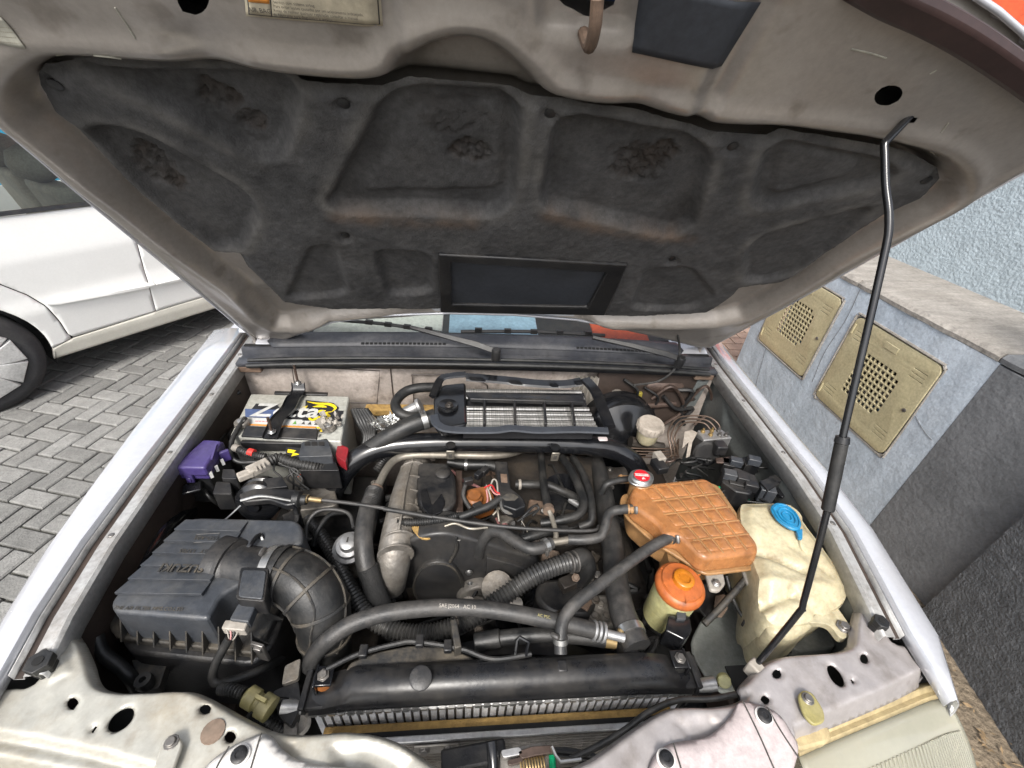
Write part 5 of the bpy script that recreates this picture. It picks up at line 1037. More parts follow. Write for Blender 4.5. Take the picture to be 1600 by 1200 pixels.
for k in range(60):
    p = Z(603, 661, .93)+V(random.uniform(-.03, .03), random.uniform(-.02, .02), random.uniform(-.01, .012)); q = V(*[random.uniform(-.014, .014) for _ in range(3)]); w2 = V(*[random.uniform(-.014, .014) for _ in range(3)]); mb.add([p, p+q, p+q+w2, p+w2], [(0, 1, 2), (0, 2, 3)])
o = mb.build('foil_wrap', 'foil', None, ang=15); tag(o, 'crumpled silver foil wrap behind the black turbo pipe', 'foil', kind=None)
LB = thing('wiring_bundle', 'thick bundle of black wiring between battery and turbo pipe', 'wiring')
for k in range(6): hose('branch', None, [(552+k*4, 640, .92), (560+k*5, 660, .90), (570+k*3, 680, .87), (566+k*5, 705, .84)], .008, 'rubber', parent=LB, n=8)
o = hose('exhaust_return_pipe', 'bare metal pipe bending round the top of the engine', [(822, 700, .85), (800, 708, .875), (770, 712, .885), (700, 711, .89), (650, 711, .895), (622, 716, .895), (606, 730, .895), (594, 752, .89), (586, 770, .885)], .0092, 'pipe_metal', cat='pipe')
MB().cyl(Z(590, 760, .888), Z(578, 785, .88), .0145).build('pipe_collar', 'rust', o, bevel=.002)
o = hose('turbo_oil_hose', 'thick dusty rubber hose dropping left of the silver manifold', [(586, 766, .885), (574, 800, .88), (568, 840, .87), (571, 880, .845), (582, 915, .81), (600, 955, .75)], .0195, 'grey_rubber', n=18)
MB().tube([Z(574, 886, .842), Z(583, 915, .81), Z(600, 955, .75), Z(612, 985, .70)], .0205, n=16).build('woven_sleeve', 'woven', o); MB().tube([Z(585, 768, .886), Z(577, 792, .881)], .0202, corr=.0008, pitch=.004).build('ribbed_cuff', 'rubber', o)
o = hose('drain_hose', 'corrugated grey hose end behind the bare metal pipe', [(612, 712, .87), (600, 718, .87), (588, 735, .86)], .009, 'grey_rubber', corr=.0015, pitch=.006)
CT = hose('loom_conduit', 'long ribbed black conduit sagging across the front of the engine', [(482, 812, .80), (505, 842, .81), (528, 880, .805), (548, 920, .80), (575, 962, .79), (620, 986, .785), (670, 990, .79), (720, 974, .80), (775, 940, .825), (830, 902, .85), (870, 884, .855), (908, 874, .85)], .0175, 'conduit_grey', cat='conduit', corr=.0022, pitch=.0075, rad=[.012, .013, .0145, .016, .017, .0175, .0175, .018], n=14)
MB().tube([Z(895, 877, .853), Z(910, 872, .848), Z(916, 888, .82), Z(905, 905, .78)], .0215, n=16).build('rubber_end', 'rubber', CT)
for k in (0, 1): MB().ring(Z(890+k*8, 879-k*2, .854), nrm(Z(908, 874, .85)-Z(870, 884, .855)), .0205, .003, .002).build('wire_clip', 'bolt', CT)
A1 = hose('refrigerant_hose', 'printed grey air conditioning hose arching in front of the engine', [(484, 1042, .82), (492, 1022, .85), (515, 998, .88), (552, 974, .895), (610, 957, .90), (690, 949, .90), (760, 952, .90), (830, 963, .895), (890, 976, .885), (935, 987, .875)], .0145, 'grey_rubber', n=18)
text('hose_print', 'SAE J2064   AC 10', Z(715, 947.5, .9148), nrm(Z(780, 953, .9)-Z(700, 949, .9)), V(0, .9, .45), .0085, 'connector', A1, th=.0003); text('hose_print', 'AC PSC', Z(850, 963, .9085), nrm(Z(890, 976, .885)-Z(830, 963, .895)), V(0, .9, .45), .007, 'yellow_olive', A1, th=.0003)
for k in range(3): MB().ring(Z(928+k*7, 985+k*1.5, .876-k*.001), nrm(Z(950, 992, .87)-Z(920, 984, .878)), .0145, .005, .003, 20).build('ferrule', 'alu', A1, bevel=.001)
MB().cyl(Z(948, 990, .872), Z(975, 997, .868), .008).build('alu_pipe', 'alu', A1)
o = hose('cooling_hose', 'black hose lying low behind the radiator tank', [(745, 1004, .82), (790, 996, .83), (850, 992, .84), (905, 995, .84), (945, 1000, .838)], .0135, 'rubber'); MB().cyl(Z(945, 1000, .838), Z(962, 1004, .836), .013, .011).build('brass_fitting', 'brass', o); MB().cyl(Z(742, 1004, .82), Z(782, 997, .83), .0165).build('sleeve_joint', 'rubber', o, bevel=.002)
o = hose('expansion_hose', 'thin grey hose from the amber tank down to the radiator', [(1056, 838, .935), (1035, 845, .94), (1010, 860, .935), (975, 885, .93), (935, 915, .925), (900, 942, .92), (882, 965, .91), (876, 990, .90), (876, 1022, .885)], .0112, 'grey_rubber'); clampband(Z(1050, 840, .936), nrm(Z(1056, 838, .935)-Z(1035, 845, .94)), .0112, o, .006, 'bolt'); clampband(Z(876, 1000, .896), (0, -.6, -.8), .0115, o, .009, 'steel')
o = hose('radiator_hose', 'fat dusty black radiator hose running front to back', [(925, 700, .76), (938, 745, .80), (948, 800, .815), (958, 860, .825), (963, 910, .835), (972, 955, .845), (986, 990, .85), (996, 1012, .85)], .0235, 'grey_rubber', n=20, rad=[.022, .022, .023, .025, .0255, .025, .025, .026]); clampband(Z(985, 988, .85), nrm(Z(996, 1012, .85)-Z(972, 955, .845)), .0262, o, .014, 'steel', side=(-1, -.4, .3))
MB().cyl(Z(965, 998, .865), Z(970, 985, .868), .006).build('clamp_bolt', 'brass', o)
o = hose('heater_hose', 'black hose stepping down from the amber tank to a metal tee', [(998, 795, .935), (972, 796, .935), (952, 802, .93), (946, 822, .92), (938, 838, .91), (915, 843, .905), (888, 843, .90)], .0105, 'grey_rubber')
clampband(Z(990, 795, .935), (1, 0, 0), .0105, o, .006, 'bolt')
TEE = hose('metal_tee', 'dull metal tee pipe joining three black hoses', [(890, 843, .90), (872, 846, .90), (855, 848, .90)], .0075, 'pipe_metal', cat='pipe'); MB().tube([Z(869, 846, .90), Z(868, 830, .905), Z(862, 808, .91), Z(858, 798, .915)], .0055).build('branch', 'pipe_metal', TEE)
o = hose('bypass_hose', 'dusty black hose curving from the metal tee to the timing cover', [(862, 848, .90), (845, 856, .90), (825, 856, .90), (800, 842, .895), (782, 831, .89), (765, 832, .875), (752, 850, .84), (748, 868, .80)], .0125, 'grey_rubber'); clampband(Z(853, 852, .90), nrm(Z(862, 848, .90)-Z(845, 856, .90)), .0132, o, .009, 'steel', side=(0, -1, .1))
hose('cross_hose', 'short black hose passing below the throttle cable', [(800, 850, .87), (830, 838, .88), (860, 830, .88), (885, 828, .87)], .011, 'rubber')
hose('upright_hose', 'upright black hose meeting the metal tee at a brown clamp', [(843, 690, .84), (846, 720, .87), (850, 760, .90), (857, 798, .915)], .0095, 'rubber'); o = MB().ring(Z(857, 796, .914), nrm(Z(857, 798, .915)-Z(850, 760, .90)), .0095, .012, .003).build('spring_clamp', 'rust', bpy.data.objects['upright_hose'])
hose('vacuum_hose', 'inner of two black hoses curving down right of the engine', [(878, 715, .86), (892, 735, .88), (905, 762, .89), (912, 785, .89), (905, 803, .885), (880, 812, .88), (845, 818, .87)], .0105, 'rubber'); hose('vacuum_hose', 'outer of two black hoses curving down right of the engine', [(895, 715, .86), (908, 735, .88), (920, 765, .89), (925, 795, .89), (923, 815, .88), (905, 824, .87)], .0092, 'rubber')
hose('tank_hose', 'short black hose hooked onto the amber tank neck', [(984, 748, .95), (965, 751, .95), (948, 757, .945), (940, 770, .92)], .0075, 'rubber')
hose('injector_hose', 'black hose behind the valve cover joined by a bright clamp', [(700, 722, .84), (730, 726, .84), (765, 727, .84), (785, 735, .83)], .0135, 'rubber'); clampband(Z(728, 726, .84), (1, -.03, 0), .0138, bpy.data.objects['injector_hose'], .007, 'steel', False)
hose('fuel_hose', 'black hose with pale clip lying right of the wiring rail', [(806, 757, .86), (830, 757, .865), (855, 758, .86), (880, 768, .85), (905, 780, .83)], .0105, 'rubber'); MB().ring(Z(812, 757, .862), (1, 0, 0), .010, .006, .003).build('hose_clip', 'connector', bpy.data.objects['fuel_hose'])
for k, (pts, r_) in enumerate(((([(478, 848, .83), (480, 820, .86), (495, 800, .875), (520, 796, .875), (545, 803, .87), (553, 825, .865)]), .0045), (([(490, 852, .82), (496, 830, .85), (515, 805, .86), (540, 800, .85)]), .0055))):
    hose('vacuum_tube', ('thin grey vacuum tube looping to the silver valve', 'second black vacuum tube tucked inside the grey loop')[k], pts, r_, ('grey_rubber', 'rubber')[k], cat='tube', n=8)
hose('harness_sleeve', 'ribbed black wiring sleeve above the timing cover', [(622, 816, .88), (650, 816, .885), (690, 812, .885), (715, 806, .88), (745, 800, .885), (775, 788, .89)], .0075, 'rubber', cat='conduit', corr=.0012, pitch=.005)
# ---- silver valve
EG = thing('exhaust_valve', 'round silver diaphragm valve beside the ribbed conduit', 'valve')
c = Z(547, 858, .82); MB().lathe(c, (.05, -.25, 1), [(.030, 0), (.035, .004), (.035, .010), (.028, .014), (.026, .022), (.018, .024), (.017, .040), (.014, .042), (0, .042)], 24).build('diaphragm', 'alu', EG, ang=40)
MB().box(c+V(.002, -.006, .0425), (.003, .014, .001)).build('slot', 'ink_dark', EG); MB().cyl(c, c+V(0, 0, -.08), .02).build('valve_stem', 'cast_metal', EG)
# ================================================================== ENGINE
EN = thing('engine', 'dusty engine with black timing cover and silver ribbed manifold', 'engine')
MB().box((-.03, .48, .58), (.36, .42, .24)).build('block', 'dirty_metal', EN, bevel=.02); MB().box((-.02, .50, .73), (.26, .36, .08)).build('cylinder_head', 'dirty_metal', EN, bevel=.01)
# silver manifold with runners
MB().tube([Z(650, 716, .86), Z(638, 752, .865), Z(628, 800, .86), Z(619, 850, .84), Z(613, 890, .80), Z(612, 915, .74)], .034, n=20, rad=[.022, .028, .032, .035, .036, .030]).build('manifold', 'cast_metal', EN, ang=80)
for t_ in range(7):
    MB().ring(Z(646-4.6*t_, 735+22*t_, .862-.002*t_-.004*max(0, t_-4)), (.12, -1, -.05), .029+.0008*t_, .004, .0045, 24).build('manifold_rib', 'cast_metal', EN, bevel=.001)
MB().tube([Z(646, 714, .888), Z(634, 760, .897), Z(628, 800, .895), Z(623, 828, .885)], .0028, n=6).build('manifold_seam', 'cast_metal', EN)
for a, b in ((655, 722), (660, 742), (655, 764), (648, 788)):
    MB().tube([Z(a-20, b+2, .855), Z(a, b, .862), Z(a+10, b+2, .82)], .0165, n=12).build('runner', 'cast_metal', EN)
# valve cover
slab('valve_cover', [(654, 720), (700, 722), (712, 745), (714, 782), (700, 798), (670, 800), (652, 785), (650, 750)], .885, .10, 'black_plastic', EN, r=.012, bevel=.010, seg=3)
slab('valve_cover_step', [(656, 766), (666, 762), (675, 790), (690, 770), (696, 785), (690, 800), (672, 806), (660, 792)], .888, .02, 'black_gloss', EN, r=.006, bevel=.005); MB().lathe(Z(692, 742, .885), (0, 0, 1), [(.018, 0), (.018, .008), (.012, .012), (0, .012)], 18).build('oil_cap', 'black_plastic', EN)
slab('cover_edge', [(712, 735), (722, 735), (724, 800), (712, 800)], .85, .03, 'brown_steel', EN, r=.002)
for a, b in ((702, 764), (690, 828), (655, 805), (690, 832), (716, 838)): bolt_at(Z(a, b, .86), (0, 0, 1), .009, 'bolt', EN)
# second cover, fuel rail jumble
slab('intake_plenum', [(800, 705), (930, 712), (945, 800), (900, 850), (800, 845), (760, 800), (750, 720)], .80, .10, 'dirty_metal', EN, r=.02, bevel=.01)
slab('lifting_eye', [(642, 822), (678, 822), (684, 836), (668, 842), (654, 840)], .87, .006, 'foam_yellow', EN, r=.006, bevel=.002)
slab('injector_base', [(728, 765), (765, 758), (775, 785), (735, 800)], .845, .04, 'orange_part', EN, r=.01, bevel=.005); MB().lathe(Z(741, 782, .85), (0, 0, 1), [(.020, 0), (.020, .010), (.015, .014), (.015, .02), (0, .02)], 18).build('injector_cap', 'orange_part', EN)
for a, b, rz in ((748, 742, .9), (757, 736, .9), (732, 752, .3), (746, 792, .5)): MB().box(Z(a, b, .885), (.022, .014, .018), rz=rz).build('injector_plug', 'black_plastic', EN, bevel=.002)
for k, (pts, m) in enumerate((([(757, 762, .89), (768, 758, .90), (775, 768, .90), (784, 772, .90)], 'wire_red'), ([(760, 765, .89), (762, 780, .885), (760, 788, .88)], 'wire_pink'), ([(766, 762, .89), (774, 772, .895), (786, 773, .90)], 'wire_pink'), ([(760, 758, .89), (766, 775, .885), (768, 790, .87)], 'dirty_white'), ([(728, 755, .88), (724, 775, .87), (735, 795, .86)], 'grey_rubber'), ([(765, 765, .89), (770, 750, .895), (776, 752, .90), (778, 770, .90)], 'connector'))):
    hose('injector_wire', None, pts, .0022 if k != 4 else .0055, m, parent=EN, n=6)
hose('rail_loom', None, [(718, 808, .885), (740, 800, .89), (765, 790, .895), (782, 778, .90)], .0085, 'rubber', parent=EN)
slab('wiring_rail', [(774, 720), (793, 721), (798, 762), (818, 778), (822, 790), (806, 797), (786, 790), (780, 765)], .905, .03, 'black_plastic', EN, r=.004, bevel=.003); slab('rail_slot', [(782, 740), (792, 741), (793, 754), (783, 753)], .9065, .006, 'rust', EN, r=.001, bevel=0)
MB().lathe(Z(797, 788, .895), (0, -.5, 1), [(.024, -.01), (.024, .004), (.012, .008), (0, .008)], 18).build('solenoid', 'dusty_plastic', EN)
for k, q in enumerate(([(812, 812, .88), (825, 800, .89), (836, 790, .895), (842, 795, .89), (832, 806, .885)], [(808, 815, .88), (822, 806, .885), (838, 798, .885)], [(815, 820, .87), (818, 808, .88), (828, 795, .89), (840, 788, .885)], [(815, 814, .885), (822, 826, .885), (825, 835, .88)])): hose('loose_lead', None, q, .0026 if k < 3 else .001, 'rubber' if k < 3 else 'connector', parent=EN, n=6)
for pts in ([(770, 805, .86), (782, 792, .87), (790, 780, .87)], [(780, 815, .86), (778, 800, .87), (776, 790, .87)], [(695, 822, .885), (712, 818, .89), (735, 826, .89), (762, 824, .888)]): hose('injector_pipe', None, pts, .0032, 'pipe_metal', parent=EN, n=6)
for a, b, z, s in ((745, 830, .80, .05), (790, 815, .80, .04), (815, 860, .79, .04), (840, 795, .80, .05), (895, 795, .78, .05), (770, 735, .80, .05), (735, 815, .82, .03), (860, 870, .79, .04), (910, 900, .74, .05), (885, 930, .72, .05)):
    MB().box(Z(a, b, z), (s, s*.7, s*.6), rz=random.uniform(-.5, .5)).build('casting', random.choice(('cast_metal', 'dirty_metal', 'rust')), EN, bevel=.006)
    MB().lathe(Z(a+8, b+4, z+s*.2), (random.uniform(-.4, .4), -.5, .8), [(.008, 0), (.008, .012), (.005, .016), (0, .016)], 8).build('stud', 'bolt', EN)
MB().lathe(Z(880, 775, .80), (0, -.3, 1), [(.055, 0), (.06, .006), (.058, .014), (.03, .012), (.0, .02)], 28).build('vacuum_pot', 'black_gloss', EN); MB().cyl(Z(890, 780, .83), Z(905, 790, .83), .008).build('pot_nipple', 'alu', EN)
# timing cover, front face upright
ty_ = .275
tc_px = [(619, 898), (622, 872), (636, 852), (662, 840), (692, 836), (716, 840), (760, 852), (800, 865), (832, 876), (836, 892), (800, 897), (762, 900), (752, 915), (746, 935), (715, 946), (660, 946), (632, 930)]
TP = smooth_poly([tuple(Yp(a, b, ty_)[[0, 2]]) for a, b in tc_px], 3)
shape2d('timing_cover', TP, [], (V(0, ty_+.03, 0), (1, 0, 0), (0, 0, 1)), .05, 'timing_black', EN, bevel=.008, res=3)
ip = [(648, 905), (660, 884), (682, 875), (705, 880), (718, 896), (726, 914), (742, 920), (738, 934), (700, 942), (664, 940), (650, 925)]
IP = smooth_poly([tuple(Yp(a, b, ty_-.004)[[0, 2]]) for a, b in ip], 3)
shape2d('timing_plate', IP, [], (V(0, ty_-.004, 0), (1, 0, 0), (0, 0, 1)), .010, 'timing_black', EN, bevel=.004)
MB().tube([V(p[0], ty_-.0125, p[1]) for p in np.vstack([IP, IP[:1]])], .0030, n=6, sub=1).build('plate_rim', 'dusty_plastic', EN)
MB().tube([Yp(a, b, ty_-.008) for a, b in ((712, 840), (713, 858), (703, 878))], .0035, n=6).build('cover_seam', 'dusty_plastic', EN)
shape2d('belt_guard', [tuple(Yp(a, b, ty_-.006)[[0, 2]]) for a, b in ((762, 868), (800, 878), (838, 893), (836, 905), (800, 905), (762, 892))], [], (V(0, ty_-.006, 0), (1, 0, 0), (0, 0, 1)), .012, 'timing_black', EN, bevel=.003)
MB().box(Yp(690, 845, ty_+.03)+V(0, 0, .010), (.03, .045, .008)).build('cover_catch', 'black_plastic', EN, bevel=.002)
for a, b in ((733, 894), (736, 930), (765, 935), (735, 912)): bolt_at(Yp(a, b, ty_-.012), (0, -1, 0), .006, 'steel', EN)
# pump housing, tensioner bracket, pulleys, belt below
MB().lathe(V(-.02, .25, .66), (0, -1, 0), [(.05, -.06), (.06, -.02), (.055, 0), (.03, .01), (0, .01)], 24).build('pump_housing', 'cast_metal', EN, bevel=.003)
slab('tensioner_bracket', [(720, 938), (745, 930), (770, 936), (815, 944), (818, 956), (770, 960), (728, 952)], .77, .012, 'cast_metal', EN, r=.008, bevel=.003)
for a, b in ((732, 944), (806, 944)): MB().lathe(Z(a, b, .776), (0, -.4, 1), [(.008, 0), (.014, 0), (.014, .008), (.008, .008)], 14).build('bracket_eye', 'cast_metal', EN)
MB().lathe(V(.16, .22, .64), (0, -1, 0), [(.03, -.03), (.085, -.03), (.085, -.024), (.078, -.02), (.085, -.016), (.085, -.010), (.078, -.006), (.085, -.002), (.085, .004), (.04, 0), (.02, .01), (0, .01)], 36).build('pulley', 'black_gloss', EN, ang=30)
MB().lathe(V(.0, .20, .55), (0, -1, 0), [(.03, -.03), (.09, -.03), (.09, .004), (.04, 0), (.02, .01), (0, .01)], 36).build('pulley', 'black_gloss', EN, ang=30)
slab('alternator', [(840, 905), (900, 900), (935, 930), (925, 965), (860, 960), (835, 935)], .76, .10, 'black_plastic', EN, r=.02, bevel=.01)
slab('compressor', [(915, 930), (960, 925), (975, 960), (955, 985), (920, 975)], .75, .08, 'cast_metal', EN, r=.015, bevel=.008)
for k in range(5): bolt_at(Z(920+k*9, 945+(k % 2)*18, .752), (0, 0, 1), .008, 'cast_metal', EN)
MB().lathe(Z(776, 918, .745), (0, -.6, 1), [(.035, 0), (.035, .02), (.02, .024), (0, .024)], 18).build('water_pump_nose', 'cast_metal', EN)
# ---- stacked vacuum pipes below elbow
OP = thing('pipe_stack', 'stack of thin dark pipes below the intake elbow', 'pipes')
for k in range(4): hose('pipe', None, [(505+k*9, 1000-k*3, .70+.012*k), (535+k*6, 985-k*8, .72+.01*k), (555+k*4, 955-k*8, .74), (556+k*3, 930-k*6, .74)], .0055, 'rubber', parent=OP, n=8)
# ================================================================== RADIATOR
RA = thing('radiator', 'aluminium radiator with long black plastic top tank and crimped edge', 'radiator')
rx0, rx1, ry = -.312, .352, -.008
def rz_(x): return .862
prof = [(-.002, -.030), (-.010, -.012), (-.006, .012), (.010, .026), (.030, .028), (.046, .016), (.050, -.010), (.048, -.030)]
xs = [rx0+.006, rx0+.03, rx0+.055, rx0+.075, -.05, .1, rx1-.09, rx1-.055, rx1-.03, rx1-.006]; sc = [.35, .45, .7, .92, .98, .98, .92, .75, .5, .35]
MB().loft([[(x, ry+dy, .868+(dz+.03)*s-.03) for dy, dz in prof] for x, s in zip(xs, sc)]).build('top_tank', 'tank_black', RA, ang=45)
MB().box((rx0+.03, ry+.022, .850), (.07, .055, .016)).build('tank_shelf', 'black_plastic', RA, bevel=.003); MB().box((rx1-.02, ry+.022, .850), (.07, .055, .016)).build('tank_shelf', 'black_plastic', RA, bevel=.003)
pz = Z(657, 1040, .897); MB().lathe(pz+V(0, .004, -.02), (0, -.35, 1), [(.016, 0), (.015, .015), (.0145, .020), (.018, .021), (.018, .030), (.016, .031), (0, .031)], 22).build('filler_plug', 'black_plastic', RA)
MB().prism(rpoly([Z(590, 1045, .884), Z(628, 1043, .886), Z(634, 1062, .876), Z(588, 1068, .874)], .004), (0, -.002, .002)).build('stamp_plate', 'black_plastic', RA, bevel=.001); text('stamp_text', '>PA66-GF30<', Z(611, 1055, .8845), (-1, 0, 0), (0, -.7, -.4), .008, 'connector', RA, th=.0003)
MB().box(((rx0+rx1)/2, ry+.022, .833), (rx1-rx0, .056, .008)).build('header_plate', 'alu', RA, bevel=.002)
tm = MB().box((0, 0, 0), (.0105, .004, .0085)).mesh(); tm.materials.append(MT['steel']); n = 44; step_ = (rx1-rx0-.01)/n
for k in range(n):
    o = bpy.data.objects.new('crimp_tab', tm); COL.objects.link(o); o.parent = RA; o.location = (rx0+.008+k*step_+.004, ry-.0075, .8395); o.rotation_euler = (random.uniform(-.05, .15), 0, random.uniform(-.04, .04))
MB().box(((rx0+rx1)/2, ry+.024, .62), (rx1-rx0-.02, .040, .42)).build('core', 'core_alu', RA)
fmesh = MB().box((0, 0, 0), (.0100, .005, .40)).mesh(); fmesh.materials.append(MT['core_alu'])
for k in range(n):
    o = bpy.data.objects.new('core_tube', fmesh); COL.objects.link(o); o.parent = RA; o.location = (rx0+.013+k*step_*.99, ry+.0015, .628)
gm = MB().box((0, 0, 0), (.0035, .002, .40)).mesh(); gm.materials.append(MT['ink_dark'])
for k in range(n-1):
    o = bpy.data.objects.new('core_gap', gm); COL.objects.link(o); o.parent = RA; o.location = (rx0+.013+(k+.5)*step_*.99, ry+.0025, .628)
for x, k in ((rx0-.004, -1), (rx1+.002, 1)):
    MB().box((x, ry+.022, .84), (.010, .06, .05)).build('side_bracket', 'black_plastic', RA, bevel=.002); MB().box((x-k*.03, ry+.03, .885), (.03, .03, .006)).box((x-k*.018, ry+.03, .87), (.004, .035, .04)).build('mount_bracket', 'black_gloss', RA, bevel=.0015)
    bolt_at((x-k*.03, ry+.03, .889), (0, 0, 1), .007, 'bolt', RA); MB().lathe((x-k*.028, ry+.028, .862), (0, 0, 1), [(.011, 0), (.013, .004), (.011, .016), (0, .016)], 14).build('rubber_mount', 'orange_part' if k < 0 else 'rubber', RA)
    MB().lathe((x+k*.02, ry-.0, .855), (k, 0, .2), [(.010, -.02), (.012, .0), (.012, .012), (.006, .014)], 14).build('drain_plug', 'alu', RA)
MB().box((rx1+.02, ry+.0, .80), (.035, .006, .11), ry=.1).build('side_plate', 'black_gloss', RA, bevel=.002); MB().lathe(Z(1138, 1046, .86), (-.3, -.8, .6), [(.006, -.01), (.012, 0), (.012, .008), (.010, .010), (.0, .010)], 16).build('green_plug', 'green_plastic' if False else 'tank_yellow', RA)
p = Z(995, 1015, .875); MB().lathe(p+V(0, 0, -.02), Z(985, 988, .862)-p, [(.026, 0), (.023, .02), (.022, .05)], 20).build('hose_neck', 'black_plastic', RA); MB().box(Z(880, 1030, .88), (.018, .02, .03)).build('overflow_neck', 'black_plastic', RA, bevel=.003)
for c_ in [o_ for o_ in bpy.data.objects if o_.parent is RA]: c_.location.z -= .030; c_.location.y -= .003
o = thing('fan_shroud', 'dusty black fan shroud plate behind the radiator tank', 'fan shroud')
slab('shroud_plate', [(535, 1062), (545, 1035), (590, 1018), (640, 1008), (690, 1010), (728, 1022), (760, 1040), (760, 1060)], .845, .012, 'dusty_plastic', o, r=.01); MB().tube([Z(a, b, .858) for a, b in ((510, 1046), (560, 1022), (620, 1006), (650, 1003), (720, 1014), (770, 1030), (830, 1022))], .0045, n=8).build('shroud_cable', 'rubber', o)
for a, b in ((568, 1018), (656, 1002), (700, 1010)): MB().box(Z(a, b, .862), (.014, .02, .012)).build('cable_clip', 'black_plastic', o, bevel=.002)
MB().box(Z(712, 1000, .85), (.012, .05, .05), rz=.2).build('shroud_rib', 'dusty_plastic', o, bevel=.002); MB().tube([Z(805, 1022, .86), Z(808, 1000, .88), Z(812, 995, .885), Z(826, 1003, .88), Z(822, 1024, .86)], .003, n=6, smooth=False).build('wire_loop', 'black_gloss', o)
MB().lathe(V(.02, .10, .52), (0, -1, 0), [(.15, 0), (.27, 0), (.27, .03), (.26, .03), (.26, .005), (.15, .005)], 48).build('shroud_ring', 'black_plastic', o)
for k in range(7):
    a = k*2*math.pi/7; e = V(math.cos(a), 0, math.sin(a)); f = V(-math.sin(a), 0, math.cos(a)); c = V(.02, .12, .52); MB().loft([[c+e*.05+f*.02, c+e*.05-f*.02+V(0, .02, 0), c+e*.05-f*.02+V(0, .024, 0), c+e*.05+f*.02+V(0, .004, 0)], [c+e*.24+f*.06, c+e*.24-f*.04+V(0, .03, 0), c+e*.24-f*.04+V(0, .034, 0), c+e*.24+f*.06+V(0, .004, 0)]]).build('fan_blade', 'black_plastic', o)
# foam strip, condenser, latch
o = MB().prism(rpoly([V(rx0+.02, ry-.008, .742), V(rx1-.03, ry-.008, .742), V(rx1-.03, ry-.036, .742), V(rx0+.02, ry-.036, .742)], .004), (0, 0, .012)).build('foam_strip', 'foam_yellow', None, bevel=.004, seg=3); tag(o, 'crumbling yellow foam strip between radiator and condenser', 'foam strip')
MB().box((.0, ry-.026, .7545), (.07, .009, .001)).build('green_label', 'ink_green', o)
CO = thing('condenser', 'dark finned condenser in front of the radiator', 'condenser'); cy = ry-.044
MB().box((.02, cy+.004, .772), (.60, .010, .008)).build('top_bar', 'alu', CO, bevel=.002); MB().box((.02, cy+.012, .62), (.60, .012, .30)).build('core', 'dark_void', CO)
for j in range(11):
    z = .759-.0125*j; mbt = MB(); mbt.box((.02, cy+.0035, z-.0045), (.59, .006, .0030)); mbt.build('cooling_tube', 'cast_metal', CO)
mbt = MB()
for j in range(11):
    z = .759-.0125*j
    for k in range(150):
        x = -.27+k*.00388; mbt.add([(x, cy+.003, z-.003), (x+.0006, cy+.003, z-.003), (x+.0026, cy+.003, z+.0062), (x+.002, cy+.003, z+.0062)], [(0, 1, 2, 3)])
o = mbt.build('fin', 'cast_metal', CO); o['kind'] = 'stuff'
for x in (-.10, .24):
    MB().box((x, cy-.004, .752), (.075, .004, .035)).build('mount_plate', 'cast_metal', CO, bevel=.004); 
    for dx in (-.02, .02): bolt_at((x+dx, cy-.006, .759), (0, -1, .3), .007, 'bolt', CO)
LT = thing('hood_latch', 'rusty steel hood latch with coil spring and black handle', 'latch')
yl = -.10; lc = lambda a, b, z=.86: Z(a, b, z)
slab('latch_plate', [(782, 1172), (850, 1158), (872, 1182), (905, 1186), (905, 1196), (868, 1200), (850, 1240), (780, 1240)], .86, .004, 'cast_metal', LT, r=.004, bevel=.001)
MB().tube([lc(768, 1160, .875), lc(770, 1180, .872), lc(772, 1215, .862)], .0085, n=12).build('release_handle', 'black_gloss', LT)
for q, m in (([(782, 1172), (812, 1166), (818, 1178), (786, 1184)], 'alu'), ([(808, 1174), (832, 1166), (866, 1164), (870, 1176), (838, 1180), (815, 1186)], 'brown_steel'), ([(792, 1188), (816, 1182), (818, 1190), (796, 1196)], 'brown_steel')): slab('latch_lever', q, .872, .008, m, LT, r=.004, bevel=.002)
sp = [];  a_, b_ = lc(812, 1200, .862), lc(852, 1194, .862)
for t in np.linspace(0, 1, 120): sp.append(a_+(b_-a_)*t+V(0, math.cos(t*2*math.pi*9)*.010, math.sin(t*2*math.pi*9)*.010))
MB().tube(sp, .0015, n=5, smooth=False).build('coil_spring', 'brass', LT); MB().tube([lc(862, 1166, .876), lc(868, 1180, .874), lc(876, 1190, .872), lc(908, 1186, .872)], .0025, n=6, smooth=False).build('latch_wire', 'steel', LT)
MB().tube([lc(862, 1172, .86), lc(864, 1205, .86)], .005).build('green_bush', 'green_plastic', LT)
for k in range(3): MB().tube([Z(848+a*14, 1172-6*math.sin(a*.45)+k*8+a*2.2, .80-k*.012) for a in range(9)], .004, n=6).build('guide_ring', 'black_plastic', LT)
MB().box(Z(740, 1188, .80), (.10, .03, .05), rz=.1).build('latch_shield', 'black_plastic', LT, bevel=.004)
hose('latch_cable', 'black hood release cable running along the pale support panel', [(892, 1186, .865), (930, 1168, .88), (975, 1142, .90), (1015, 1112, .905), (1060, 1094, .90), (1110, 1092, .90), (1150, 1085, .90)], .0048, 'rubber', cat='cable', n=8)
# grille mesh lower front so the gap is closed
MB().box((.0, -.20, .66), (.9, .02, .2)).build('grille', 'black_plastic', CAR, bevel=.005)
